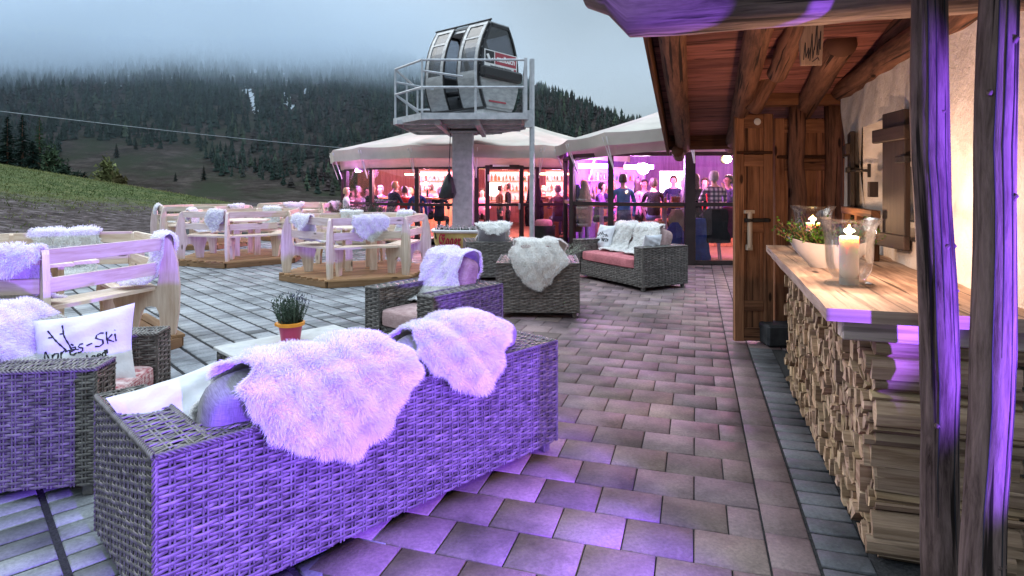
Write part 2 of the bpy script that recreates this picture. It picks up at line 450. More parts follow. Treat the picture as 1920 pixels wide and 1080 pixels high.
n4 = noise(nt, v, .045, 5, .7)
sa = N(nt, 'ShaderNodeMath', operation='ADD'); L(nt, n4, sa.inputs[0]); L(nt, snz.outputs[0], sa.inputs[1])
c = mix(nt, c, (.75, .78, .80), ramp(nt, sa.outputs[0], [(.66, (0, 0, 0)), (.72, (1, 1, 1))]))
L(nt, c, bs.inputs['Base Color']); bs.inputs['Roughness'].default_value = 1; bs.inputs['Specular IOR Level'].default_value = 0
bump(nt, bs, n2, .8, 3)
MT['mountain'] = m
xs = np.linspace(-1100, 420, 150); ys = np.concatenate([np.linspace(380, 1000, 110), np.linspace(1020, 1500, 20)])
tag(link('mountain', grid_mesh('mountain', xs, ys, mountain_z, MT['mountain'])), kind='structure')

def cone_trees(P, Hh, Rr, colr, seed, sides=7, tiers=4):
    """many conifers as one numpy mesh: jagged stacked skirts"""
    r = np.random.RandomState(seed); n = len(P); Vs = []; Cs = []; Fs = []; b = 0
    for t in range(tiers):
        z0 = .10 + .82 * t / tiers; z1 = min(1.0, z0 + 1.35 / tiers)
        rad = (1 - z0) ** .9 * 1.0
        ang = np.arange(sides) / sides * 6.283
        jit = r.uniform(.55, 1.25, (n, sides)); dz = r.uniform(-.05, .05, (n, sides)); ph = r.uniform(0, 6.28, (n, 1))
        x = P[:, 0:1] + np.cos(ang + ph) * Rr[:, None] * rad * jit
        y = P[:, 1:2] + np.sin(ang + ph) * Rr[:, None] * rad * jit
        z = P[:, 2:3] + (z0 + dz) * Hh[:, None]
        ring = np.stack([x, y, z], -1)
        tip = np.stack([P[:, 0], P[:, 1], P[:, 2] + z1 * Hh], -1)[:, None]
        V = np.concatenate([ring, tip], 1)
        idx = np.arange(n)[:, None, None] * (sides + 1)
        tri = np.stack([np.arange(sides), (np.arange(sides) + 1) % sides, np.full(sides, sides)], -1)[None]
        Fs.append((idx + tri).reshape(-1, 3) + b); b += n * (sides + 1)
        Vs.append(V.reshape(-1, 3))
        c = colr[:, None, :] * r.uniform(.65, 1.25, (n, sides + 1, 1)); c[:, -1] *= 1.15
        Cs.append(c.reshape(-1, 3))
    return np.concatenate(Vs), np.concatenate(Fs), np.concatenate(Cs)
def forest():
    r = np.random.RandomState(11)
    n = 15000
    X = r.uniform(-900, 330, n); Y = r.uniform(430, 960, n)
    Z = mountain_z(X, Y)
    px = 960 + X / Y * F_; py = YH - (Z - 1.5) / Y * F_
    edge = 268 + 26 * wob(X, Y, .012) + np.where(px < 330, (330 - px) * .05, 0)
    inside = (px > 110) & (px < 900)
    low = np.where(px < 560, edge, 372 - np.clip(px - 900, 0, 99) * 0)
    low = np.where((px > 330) & (px < 620), np.interp(px, [330, 400, 620], [262, 330, 360]) + 14 * wob(X, Y, .02), low)
    keep = ~inside | (py < low)
    keep &= (py < 395) & (X / Y > -1.1)
    gx, gy = -365, 830                                        # the snow gully stays bare
    gully = np.abs((px - 474) - (py - 190) * .30 - 5 * np.sin(py * .15)) < 4.5
    keep &= ~(gully & (py > 160) & (py < 216))
    dens = .5 + .5 * wob(X, Y, .02)
    keep &= r.rand(n) < np.clip(.55 + dens, .35, 1)
    P = np.stack([X, Y, Z - 1], -1)[keep]; n = len(P)
    Hh = r.uniform(10, 21, n) * np.clip(P[:, 1] / 640, .7, 1.2); Rr = Hh * r.uniform(.17, .27, n)
    base = np.array([.020, .034, .026]); brown = np.array([.050, .032, .033]); lite = np.array([.045, .060, .038])
    w = np.clip(wob(P[:, 0], P[:, 1], .016) * .8 + r.normal(0, .35, n), 0, 1)[:, None]
    w2 = (r.rand(n, 1) > .93)
    c = base * (1 - w) + brown * w; c = np.where(w2, lite, c) * r.uniform(.6, 1.35, (n, 1))
    broad = (w[:, 0] > .55); Rr = np.where(broad, Rr * 1.7, Rr); Hh = np.where(broad, Hh * .72, Hh)
    V, Fc, Cc = cone_trees(P, Hh, Rr, c, 4, 6, 4)
    return np_mesh('forest', V, Fc, MT['needles'], Cc, False, nside=3)
tag(link('forest', forest()), kind='stuff')
# snow lying in the gully and on the crags
def snow():
    r = np.random.RandomState(2); mb = MB()
    def patch(px, py, w, h, sl):
        for k in range(18):
            t = k / 17
            yy_ = py + (t - .5) * h; xx = px + sl * (t - .5) * h + r.normal(0, w * .18)
            for Y in np.linspace(520, 1000, 200):
                X = (xx - 960) * Y / F_
                if YH - (mountain_z(X, Y) - 1.5) / Y * F_ <= yy_: break
            s_ = w * Y / F_ * r.uniform(.5, 1.1)
            pts = []
            for a in range(8):
                q = s_ * r.uniform(.5, 1.1); x_ = X + math.cos(a * .785) * q; y_ = Y + math.sin(a * .785) * q * 3.2
                pts.append((x_, y_, float(mountain_z(x_, y_)) + 1.0))
            i = mb.add(pts); mb.face(range(i, i + 8))
    patch(474, 192, 4, 44, .30); patch(462, 172, 4, 14, .2); patch(536, 186, 5, 18, .3); patch(575, 172, 4, 8, 0); patch(228, 160, 4, 10, 0); patch(32, 148, 3, 6, 0); patch(545, 200, 5, 8, .5)
    return mb
tag(snow().build('snow_field', gen('old_snow', [(.55, .58, .62), (.8, .82, .85)], .3, rough=1, bmp=0)), kind='structure')

# low cloud over the mountain: a real volume whose density grows with height
m = bpy.data.materials.new('low_cloud'); m.use_nodes = True; nt = m.node_tree
nt.nodes.remove(nt.nodes['Principled BSDF'])
pv = N(nt, 'ShaderNodeVolumePrincipled'); pv.inputs['Color'].default_value = (.80, .885, .97, 1); pv.inputs['Anisotropy'].default_value = 0.1
v = coords(nt, 'Object')
sp = N(nt, 'ShaderNodeSeparateXYZ'); L(nt, v, sp.inputs[0])
nv = noise(nt, coords(nt, 'Object', (1, 1, 1.8)), .006, 4, .55)
zz = N(nt, 'ShaderNodeMath', operation='MULTIPLY_ADD'); L(nt, nv, zz.inputs[0]); zz.inputs[1].default_value = 110; L(nt, sp.outputs['Z'], zz.inputs[2])
xx = N(nt, 'ShaderNodeMath', operation='MULTIPLY_ADD'); L(nt, sp.outputs['X'], xx.inputs[0]); xx.inputs[1].default_value = -.02; L(nt, zz.outputs[0], xx.inputs[2])
rz_ = N(nt, 'ShaderNodeMapRange', interpolation_type='SMOOTHSTEP'); L(nt, xx.outputs[0], rz_.inputs[0])
rz_.inputs[1].default_value = 158; rz_.inputs[2].default_value = 222; rz_.inputs[3].default_value = .0005; rz_.inputs[4].default_value = .015
fx = N(nt, 'ShaderNodeMapRange', interpolation_type='SMOOTHSTEP'); L(nt, sp.outputs['X'], fx.inputs[0])
fx.inputs[1].default_value = -260; fx.inputs[2].default_value = 60; fx.inputs[3].default_value = 1; fx.inputs[4].default_value = .12
tp = N(nt, 'ShaderNodeMapRange', interpolation_type='SMOOTHSTEP'); L(nt, zz.outputs[0], tp.inputs[0])
tp.inputs[1].default_value = 215; tp.inputs[2].default_value = 300; tp.inputs[3].default_value = 1; tp.inputs[4].default_value = 0
m0 = N(nt, 'ShaderNodeMath', operation='MULTIPLY'); L(nt, rz_.outputs[0], m0.inputs[0]); L(nt, tp.outputs[0], m0.inputs[1])
mu = N(nt, 'ShaderNodeMath', operation='MULTIPLY'); L(nt, m0.outputs[0], mu.inputs[0]); L(nt, fx.outputs[0], mu.inputs[1])
L(nt, mu.outputs[0], pv.inputs['Density'])
L(nt, pv.outputs[0], nt.nodes['Material Output'].inputs['Volume'])
cb = MB(); cb.box((-350, 800, 160), (1700, 720, 400))
cl = cb.build('clouds', m); tag(cl, kind='stuff')

# =================================================================== single trees beyond the bank
def conifer(name, label, base, h, r, seed, col, tiers=13, group='trees beyond the grassy bank', loose=1.0):
    rr = np.random.RandomState(seed)
    t = thing(name, label, 'tree', base, 0, group)
    tb = MB(); tb.tube([(0, 0, -1), (0, 0, h * .5), (0, 0, h * .97)], [h * .018, h * .012, .02], 7)
    tb.build('trunk', MT['log'], t)
    Vs = []; Cs = []
    for k in range(tiers * 20):
        z = h * (.05 + .94 * (k / (tiers * 20)) ** .92)
        L_ = r * (1 - z / h) ** .8 * rr.uniform(.55, 1.15) + .08
        a = rr.uniform(0, 6.283); d = np.array([math.cos(a), math.sin(a), 0]); s = np.array([-d[1], d[0], 0])
        drop = rr.uniform(.12, .5)
        nseg = 5
        for j in range(nseg):
            f0 = j / nseg; f1 = (j + 1.5) / nseg
            for q in range(3):
                w = (L_ * .26 + .05 * r) * (1 - f0 * .6) * rr.uniform(.5, 1.2) * loose
                p0 = d * L_ * f0 + np.array([0, 0, z - drop * L_ * f0])
                p1 = d * L_ * f1 + np.array([0, 0, z - drop * L_ * f1]) + s * w * rr.uniform(-1.3, 1.3) + np.array([0, 0, rr.uniform(-.5, .25) * w])
                p2 = p0 + s * w * rr.uniform(-.7, .7) + np.array([0, 0, -w * rr.uniform(.1, .8)])
                Vs += [p0, p1, p2]; c = np.array(col) * rr.uniform(.5, 1.4); Cs += [c, c, c]
    n = len(Vs) // 3
    link('crown', np_mesh('crown', np.array(Vs), np.arange(n * 3).reshape(-1, 3), MT['needles'], np.array(Cs), False, nside=3), t)
    return t
def leafy(name, label, base, h, r, seed, col, n=1500, group='trees beyond the grassy bank', leaf=.32, zlow=.15):
    rr = np.random.RandomState(seed)
    t = thing(name, label, 'tree', base, 0, group)
    tb = MB(); tb.tube([(0, 0, -1), (.05 * h, 0, h * .4), (.02 * h, 0, h * .85)], [h * .02, h * .013, .02], 7)
    for k in range(6):
        a = rr.uniform(0, 6.28); z = h * rr.uniform(.25, .7)
        tb.tube([(0, 0, z), (math.cos(a) * r * .7, math.sin(a) * r * .7, z + h * .18)], [h * .008, .01], 5)
    tb.build('trunk', MT['log'], t)
    cl_ = rr.normal(0, 1, (26, 3)); cl_ /= np.linalg.norm(cl_, axis=1)[:, None]
    cl_ *= rr.uniform(.3, .85, (26, 1))
    ci = rr.randint(0, 26, n); P = cl_[ci] + rr.normal(0, .17, (n, 3))
    zn = (P[:, 2] + 1) / 2
    P[:, :2] *= (1.0 - .55 * np.clip(zn, 0, 1))[:, None] * r; P[:, 2] = h * (zlow + (1 - zlow) * zn)
    a = rr.normal(0, 1, (n, 2, 3)) * leaf
    V = np.stack([P, P + a[:, 0], P + a[:, 1]], 1)
    c = np.array(col) * rr.uniform(.55, 1.5, (n, 1)) * (.7 + .6 * (ci % 5)[:, None] / 5)
    link('crown', np_mesh('crown', V, np.arange(n * 3).reshape(-1, 3), MT['needles'], np.repeat(c, 3, 0), False, nside=3), t)
    return t
def treebase(px, Y): return ((px - 960) * Y / F_, Y, float(hill((px - 960) * Y / F_, Y)))
dk = (.010, .020, .015)
for i, (px, top, Y, r, lab) in enumerate([
        (14, 216, 100, 3.6, 'dark spruce at the left edge with a pointed top'),
        (42, 213, 104, 3.4, 'dark spruce with the taller of the two pointed tops beside the pale green tree'),
        (62, 262, 92, 4.2, 'low broad dark spruce in front of the pale green tree'),
        (-22, 240, 97, 3.8, 'dark spruce half cut off by the left edge of the view')]):
    b = treebase(px, Y); h = 1.5 + (YH - top) * Y / F_ - b[2]
    conifer('spruce_tree', lab, b, h, r, 20 + i, dk)
b = treebase(74, 112); conifer('larch_tree', 'pale green slender larch right behind the dark spruces', b, 1.5 + 134 * 112 / F_ - b[2], 3.2, 31, (.040, .070, .036), 12)
for i, (px, top, Y, r, c, n, lab) in enumerate([
        (98, 262, 102, 3.4, (.055, .085, .045), 1300, 'light green birch leaning against the larch'),
        (122, 296, 98, 2.6, (.022, .040, .024), 900, 'dark bushy tree at the foot of the light green birch'),
        (146, 312, 95, 2.3, (.016, .026, .018), 700, 'small black green bush lowest on the crest of the bank'),
        (197, 294, 90, 2.9, (.14, .15, .06), 1300, 'round yellow green bush standing alone on the crest'),
        (222, 325, 88, 1.8, (.085, .072, .030), 600, 'small ochre bush at the right foot of the yellow green bush')]):
    b = treebase(px, Y); leafy('bush_tree' if i > 1 else 'birch_tree', lab, b, 1.5 + (YH - top) * Y / F_ - b[2], r, 40 + i, c, n)
for i, (px, py, top, lab) in enumerate([
        (382, 338, 310, 'lone dark fir on the mountain meadow, larger of the two lowest'),
        (329, 341, 323, 'smallest lone fir low on the mountain meadow'),
        (255, 282, 262, 'lone fir high on the mountain meadow below the forest edge'),
        (218, 296, 268, 'lone fir at the left of the mountain meadow, above the yellow green bush')]):
    for Y in np.linspace(400, 900, 400):
        X = (px - 960) * Y / F_
        if YH - (mountain_z(X, Y) - 1.5) / Y * F_ <= py: break
    conifer('fir_tree', lab, (X, Y, float(mountain_z(X, Y))), (py - top) * Y / F_, (py - top) * Y / F_ * .25, 60 + i, (.016, .026, .022), 9, 'lone firs on the mountain meadow')

# cable of the lift line
cb = MB(); p0, p1 = at(-260, 176, 36), at(760, 286, 80)
cb.tube([p0.lerp(p1, t) + Vector((0, 0, -.35 * 4 * t * (1 - t))) for t in np.linspace(0, 1, 24)], .02, 6)
tag(cb.build('overhead_cable', MT['metal']), 'thin grey cable slanting across the mountain towards the round pavilion', 'cable')

# =================================================================== paving
U2 = Vector((math.sin(R_(17.1)), math.cos(R_(17.1)), 0)); V2 = Vector((math.cos(R_(17.1)), -math.sin(R_(17.1)), 0))
def pav_boundary(Y): return -.72 - .135 * (Y - 2.2)
def slabs(cells, th=.05, bev=.005, seed=1):
    """cells: list of (cx, cy, ax(Vector), ay(Vector), hx, hy, colour)"""
    r = np.random.RandomState(seed); n = len(cells)
    C = np.array([(c[0], c[1], 0) for c in cells]); A = np.array([c[2] for c in cells]); B = np.array([c[3] for c in cells])
    hx = np.array([c[4] for c in cells])[:, None]; hy = np.array([c[5] for c in cells])[:, None]
    z = r.normal(0, .0012, (n, 1)); tx = r.normal(0, .0011, (n, 1)); ty = r.normal(0, .0011, (n, 1))
    Vs = []
    for (k, dz) in ((1.0, -th), (1.0, -bev), (0, 0)):
        for sx, sy in ((-1, -1), (1, -1), (1, 1), (-1, 1)):
            ex = hx if k else hx - bev; ey = hy if k else hy - bev
            P = C + A * (sx * ex) + B * (sy * ey)
            P[:, 2:3] += z + dz + tx * sx * hx * .5 + ty * sy * hy * .5
            Vs.append(P)
    V = np.stack(Vs, 1)
    q = [(0, 1, 5, 4), (1, 2, 6, 5), (2, 3, 7, 6), (3, 0, 4, 7), (4, 5, 9, 8), (5, 6, 10, 9), (6, 7, 11, 10), (7, 4, 8, 11), (8, 9, 10, 11)]
    Fq = (np.arange(n)[:, None, None] * 12 + np.array(q)[None]).reshape(-1, 4)
    return V.reshape(-1, 3), Fq, np.repeat(np.array([c[6] for c in cells]), 12, 0)
def pavemat(name, sc, rough, damp):
    m, nt, bs = nmat(name); v = coords(nt, 'Object')
    a = noise(nt, v, 60, 4, .7); b = noise(nt, v, 2.2, 4, .6); d = noise(nt, v, .9, 5, .65, .5)
    c = mix(nt, attr(nt), ramp(nt, a, [(.3, (.72, .72, .72)), (.7, (1.22, 1.22, 1.22))]), 1.0, 'MULTIPLY')
    c = mix(nt, c, ramp(nt, b, [(.36, (.56, .55, .56)), (.60, (1.22, 1.2, 1.2))]), 1.0, 'MULTIPLY')
    st = ramp(nt, d, [(.60, (0, 0, 0)), (.72, (damp,) * 3)])
    c = mix(nt, c, (.035, .026, .026), st)
    L(nt, c, bs.inputs['Base Color'])
    rr_ = ramp(nt, d, [(.4, (rough,) * 3), (.72, (rough * .62,) * 3)]); L(nt, rr_, bs.inputs['Roughness'])
    bs.inputs['Specular IOR Level'].default_value = .3
    bump(nt, bs, a, .5, .005)
    return m
MT['redpaver'] = pavemat('red_brown_paver', 60, .72, .72); MT['greypaver'] = pavemat('grey_paver', 60, .6, .12)
def red_paving():
    r = np.random.RandomState(8); cells = []
    col0 = np.array([.220, .162, .160])
    def put(s0, s1, t0, t1, c, g=.0028):
        s, t = (s0 + s1) / 2, (t0 + t1) / 2; p = U2 * s + V2 * t
        if p.x < pav_boundary(p.y) or p.y < .4 or p.x > 7: return
        cells.append((p.x, p.y, V2, U2, (t1 - t0) / 2 - g, (s1 - s0) / 2 - g, c))
    T0 = .282; k0 = 2.845 - 9 * .25
    for i in range(64):
        s0 = k0 + i * .25 - .6
        t = T0
        first = .145 if i % 2 else .29
        while t > -9:
            w = first if t == T0 else .29
            k = r.uniform(.70, 1.25)
            c = col0 * k * np.array([1, r.uniform(.94, 1.05), r.uniform(.95, 1.1)])
            if r.rand() < .05: c = c * .62
            put(s0, s0 + .25, t - w, t, c); t -= w
        # edging course
        put(s0 + .06, s0 + .31, T0 + .003, T0 + .184, col0 * r.uniform(.75, 1.0))
        for q in range(2 if s0 < 5.75 else 0):                                       # dark cobbles against the wood stack
            put(s0 + q * .125, s0 + q * .125 + .12, T0 + .19, T0 + .395, np.array([.115, .12, .13]) * r.uniform(.7, 1.2), .006)
        if s0 >= 5.75:
            for q in range(12): put(s0, s0 + .25, T0 + .19 + q * .29, T0 + .48 + q * .29, col0 * r.uniform(.75, 1.05))
    return cells
V, Fq, Cc = slabs(red_paving(), seed=2)
tag(link('pavement', np_mesh('pavement', V, Fq, MT['redpaver'], Cc, False)), kind='structure')
def grey_paving():
    r = np.random.RandomState(9); cells = []
    e1 = Vector((.72, .694, 0)).normalized(); e2 = Vector((-e1.y, e1.x, 0))
    for i in range(-60, 75):
        for j in range(-20, 130):
            p = e1 * (i * .213 + .05) + e2 * (j * .14)
            if p.y < 1.2 or p.y > 19 or p.x > pav_boundary(p.y) + .25 or p.x < -.97 * p.y - .6 or p.x < -8.6 - .12 * p.y: continue
            k = r.uniform(.86, 1.12); base = np.array([.27, .285, .30])
            if wob(np.array(p.x), np.array(p.y), 1.4) + r.normal(0, .5) > .75: k *= .48
            cells.append((p.x, p.y, e1, e2, .0925, .0635, base * k))
    return cells
V, Fq, Cc = slabs(grey_paving(), seed=3, bev=.006)
V[:, 2] -= .001
tag(link('paving', np_mesh('paving', V, Fq, MT['greypaver'], Cc, False)), kind='structure')
sb = MB(); sb.quad((-12, -3, -.0085), (10, -3, -.0085), (10, 30, -.0085), (-12, 30, -.0085))
so = sb.build('gravel_bed', gen('joint_gravel', [(.006, .006, .007), (.042, .042, .043)], 90, rough=.95, bmp=.8, bd=.01)); tag(so, kind='structure')
# =================================================================== fabrics
def fabric(name, c1, c2, sc, bmp=.4, useuv=False):
    m, nt, bs = nmat(name)
    v = coords(nt, 'Object', (1, 1, 1))
    a1 = noise(nt, coords(nt, 'Object', (sc * 3, sc * .3, sc * .3)), 1, 2, .5); a2 = noise(nt, coords(nt, 'Object', (sc * .3, sc * .3, sc * 3)), 1, 2, .5)
    h = N(nt, 'ShaderNodeMath', operation='MULTIPLY_ADD'); L(nt, a1, h.inputs[0]); h.inputs[1].default_value = .5
    g = N(nt, 'ShaderNodeMath', operation='MULTIPLY'); L(nt, a2, g.inputs[0]); g.inputs[1].default_value = .5; L(nt, g.outputs[0], h.inputs[2])
    n = noise(nt, v, 5, 4, .6)
    c = ramp(nt, h.outputs[0], [(.40, c1), (.60, c2)])
    c = mix(nt, c, ramp(nt, n, [(.3, (.8, .8, .8)), (.7, (1.1, 1.1, 1.1))]), 1.0, 'MULTIPLY')
    L(nt, c, bs.inputs['Base Color']); bs.inputs['Roughness'].default_value = .9; bs.inputs['Specular IOR Level'].default_value = .1
    bump(nt, bs, h.outputs[0], bmp, .004)
    return m
MT['linen'] = fabric('grey_linen', (.20, .19, .21), (.29, .28, .31), 110, .08)
MT['pinkfab'] = fabric('rose_canvas', (.42, .13, .15), (.58, .22, .24), 60)
MT['checkfab'] = fabric('red_white_weave', (.34, .06, .08), (.72, .60, .58), 52)
MT['mauvefab'] = fabric('dusty_mauve_canvas', (.34, .22, .22), (.48, .34, .33), 60)

# =================================================================== wicker
class NP:
    def __init__(s): s.V = []; s.F = []; s.C = []; s.n = 0
    def add(s, V, F, C):
        s.V.append(V); s.F.append(F + s.n); s.C.append(C); s.n += len(V)
    def build(s, name, mat, parent):
        return link(name, np_mesh(name, np.concatenate(s.V), np.concatenate(s.F), mat, np.concatenate(s.C)), parent)
def tubes_np(P, Nn, Bb, ru, rn, closed=False, col=None, ns=6):
    """P (k,m,3) paths, Nn / Bb (k,m,3) frame, half-axes ru (along B) and rn (along N)"""
    k, m_, _ = P.shape
    th = np.arange(ns) / ns * 2 * np.pi
    R = P[:, :, None] + Bb[:, :, None] * (np.cos(th) * 1)[None, None, :, None] * ru + Nn[:, :, None] * np.sin(th)[None, None, :, None] * rn
    V = R.reshape(-1, 3)
    i = (np.arange(k)[:, None, None] * m_ + np.arange(m_ - 1)[None, :, None]) * ns
    a = np.arange(ns)[None, None]; b = (a + 1) % ns
    F = np.stack([i + a, i + b, i + ns + b, i + ns + a], -1).reshape(-1, 4)
    C = np.repeat(col.reshape(k, -1, 3) if col.ndim == 3 else np.repeat(col[:, None], m_, 1), ns, 1).reshape(-1, 3) if col is not None else np.ones((len(V), 3))
    return V, F, C
_wr = np.random.RandomState(21)
def weave(np_, O, U, Vv, w, h, pitch=.0135, stake=.052, seg=5, tw=False, core=None, amp=.0042):
    """wicker face: origin O, span U*w by Vv*h, outward normal U x V"""
    O, U, Vv = (np.array(x, float) for x in (O, U, Vv)); Nn = np.cross(U, Vv)
    rows = max(2, int(round(h / pitch))); pitch = h / rows; nst = max(2, int(round(w / stake))); stake = w / nst
    ns = nst * seg + 1; u = np.linspace(0, w, ns)
    vc = (np.arange(rows) + .5) * pitch
    ph = np.arange(rows)[:, None] * (np.pi if not tw else np.pi / 2)
    k = _wr.normal(0, 1, (rows, 1))
    off = amp * np.cos(np.pi * u[None] / stake + ph) + .0012 * k
    vj = vc[:, None] + .0006 * np.sin(u[None] * 3.1 + k * 9) + .0010 * _wr.normal(0, 1, (rows, 1)) + pitch * .05 * np.sin(np.pi * u[None] / stake + ph)
    P = O + U * u[None, :, None] + Vv * vj[..., None] + Nn * off[..., None]
    col = np.clip(1 + .13 * _wr.normal(0, 1, (rows, 1, 1)) + .16 * _wr.normal(0, 1, (rows, ns // 6 + 1, 1)).repeat(6, 1)[:, :ns], .45, 1.9) * np.array([1, .985, .96])
    col = np.broadcast_to(col, (rows, ns, 3))
    Nb = np.broadcast_to(Nn, P.shape); Vb = np.broadcast_to(Vv, P.shape)
    np_.add(*tubes_np(P, Nb, Vb, pitch * .53, .0036, col=np.ascontiguousarray(col)))
    us = np.arange(nst + 1) * stake
    vs = np.linspace(0, h, 6)
    for d in (-.0075, .0075):
        Q = O + U * np.clip(us + d, .004, w - .004)[:, None, None] + Vv * vs[None, :, None] + Nn * np.full((nst + 1, 6, 1), .0018)
        cs = np.ones((nst + 1, 3)) * _wr.uniform(.8, 1.25, (nst + 1, 1))
        np_.add(*tubes_np(Q, np.broadcast_to(Nn, Q.shape), np.broadcast_to(U, Q.shape),   .0050, .0042, col=cs, ns=5))
    if core is not None:
        q = [O - Nn * .008, O + U * w - Nn * .008, O + U * w + Vv * h - Nn * .008, O + Vv * h - Nn * .008]
        core.quad(*q)  # dark sheet added behind the strands to block light
def braid(np_, path, r=.011, pitch=.055):
    """two strands twisted along a polyline edge"""
    path = np.array(path, float)
    d = np.r_[0, np.cumsum(np.linalg.norm(np.diff(path, axis=0), axis=1))]
    m_ = max(6, int(d[-1] / .007)); t = np.linspace(0, d[-1], m_)
    P = np.stack([np.interp(t, d, path[:, i]) for i in range(3)], -1)
    T = np.gradient(P, axis=0); T /= np.linalg.norm(T, axis=1)[:, None] + 1e-9
    A = np.cross(T, [0.31, .2, .93]); A /= np.linalg.norm(A, axis=1)[:, None] + 1e-9; B = np.cross(T, A)
    for k in range(3):
        a = t / pitch * 2 * np.pi + k * 2.094
        Q = P + A * (np.cos(a) * r * .62)[:, None] + B * (np.sin(a) * r * .62)[:, None]
        np_.add(*tubes_np(Q[None], A[None], B[None], r * .55, r * .55, col=np.array([[1, .98, .95]]) * _wr.uniform(.75, 1.3), ns=5))
def superbox(w, d, h, e=.28, nu=28, nv=14, sag=0.0):
    mb = MB()
    def sp(c, p): return math.copysign(abs(c) ** p, c)
    rings = []
    for j in range(nv + 1):
        ph = -math.pi / 2 + math.pi * j / nv
        ring = []
        for i in range(nu):
            th = 2 * math.pi * i / nu
            x = w / 2 * sp(math.cos(ph), e) * sp(math.cos(th), e); y = d / 2 * sp(math.cos(ph), e) * sp(math.sin(th), e); z = h / 2 * sp(math.sin(ph), e)
            z += sag * (1 - (2 * x / w) ** 2) * (1 - (2 * y / d) ** 2) * (1 if z > 0 else 0)
            ring.append((x, y, z))
        rings.append(mb.add(ring))
    for j in range(nv):
        for i in range(nu):
            i2 = (i + 1) % nu
            mb.face((rings[j] + i, rings[j] + i2, rings[j + 1] + i2, rings[j + 1] + i))
    return mb
def wicker_seat(name, label, cat, loc, rz, w, d, ncush, seatmat, backmat, group=None, h=.62, arm=.18, bk=.19, lod=1, cush_h=.44, tilt=20, cushions=None):
    t = thing(name, label, cat, loc, rz, group)
    pt = (.0142, .018, .026)[lod]; sk = (.052, .062, .075)[lod]; sg = (5, 4, 3)[lod]
    z0 = .06; hh = h - z0; X, Y, Z = (1, 0, 0), (0, 1, 0), (0, 0, 1)
    def n3(a): return tuple(-q for q in a)
    kw = dict(pitch=pt, stake=sk, seg=sg)
    # back
    core = MB(); b = NP()
    weave(b, (w / 2, -d / 2, z0), n3(X), Z, w, hh, core=core, **kw) if False else weave(b, (-w / 2, -d / 2, z0), X, Z, w, hh, core=core, **kw)
    weave(b, (w / 2 - arm, -d / 2 + bk, .3), n3(X), Z, w - 2 * arm, h - .3, core=core, **kw)
    weave(b, (-w / 2 + arm, -d / 2, h), X, Y, w - 2 * arm, bk, core=core, tw=True, **kw)
    if lod < 2: braid(b, [(-w / 2, -d / 2, h), (w / 2, -d / 2, h)])
    o = b.build('backrest_frame', MT['wicker'], t); core.build('light_block_sheet', MT['wickerback'], o)
    # arms
    for sx in (-1, 1):
        core = MB(); b = NP(); xo = sx * w / 2; xi = sx * (w / 2 - arm)
        if sx > 0:
            weave(b, (xo, -d / 2, z0), Y, Z, d, hh, core=core, **kw)
            weave(b, (xi, d / 2, .3), n3(Y), Z, d - bk, h - .3, core=core, **kw)
            weave(b, (xo, d / 2, z0), n3(X), Z, arm, hh, core=core, **kw)
            weave(b, (xi, -d / 2, h), X, Y, arm, d, core=core, tw=True, **kw)
        else:
            weave(b, (xo, d / 2, z0), n3(Y), Z, d, hh, core=core, **kw)
            weave(b, (xi, -d / 2 + bk, .3), Y, Z, d - bk, h - .3, core=core, **kw)
            weave(b, (xi, d / 2, z0), n3(X), Z, arm, hh, core=core, **kw)
            weave(b, (xo, -d / 2, h), X, Y, arm, d, core=core, tw=True, **kw)
        if lod < 2:
            braid(b, [(xo, -d / 2, h), (xo, d / 2, h), (xi, d / 2, h), (xi, -d / 2 + bk, h)])
            braid(b, [(xo, -d / 2, z0), (xo, -d / 2, h)], .009); braid(b, [(xo, d / 2, z0), (xo, d / 2, h)], .009)
        o = b.build('armrest', MT['wicker'], t); core.build('light_block_sheet', MT['wickerback'], o)
    core = MB(); b = NP()
    weave(b, (w / 2 - arm, d / 2 - .02, z0), n3(X), Z, w - 2 * arm, .24, core=core, **kw)
    o = b.build('seat_base', MT['wicker'], t)
    core.quad((-w / 2 + arm, -d / 2 + bk, .3), (w / 2 - arm, -d / 2 + bk, .3), (w / 2 - arm, d / 2 - .03, .3), (-w / 2 + arm, d / 2 - .03, .3)); core.build('light_block_sheet', MT['wickerback'], o)
    # cushions
    s = superbox(w - 2 * arm - .01, d - bk + .01, .15, .22, 32, 12, .02); s = s.build('seat_cushion', seatmat, t, True); s.location = (0, bk / 2 + .005, .375)
    cw = (w - 2 * arm - .02) / ncush
    for k in (range(ncush) if cushions is None else cushions):
        c = superbox(cw - .015, .19, cush_h, .42, 30, 16).build('back_cushion', backmat, t, True)
        c.location = (-(w / 2 - arm - .01) + cw * (k + .5), -d / 2 + bk + .0, .44 + cush_h / 2 - .02); c.rotation_euler = (R_(tilt), 0, R_(rnd.uniform(-2, 2)))
    for sx in (-1, 1):
        for sy in (-1, 1):
            f = MB(); f.box((sx * (w / 2 - .05), sy * (d / 2 - .05), .03), (.05, .05, .06), bev=.006); f.build('foot', MT['wicker'], t)
    return t
def M_of(t): return Matrix.Translation(t.location) @ t.rotation_euler.to_matrix().to_4x4()

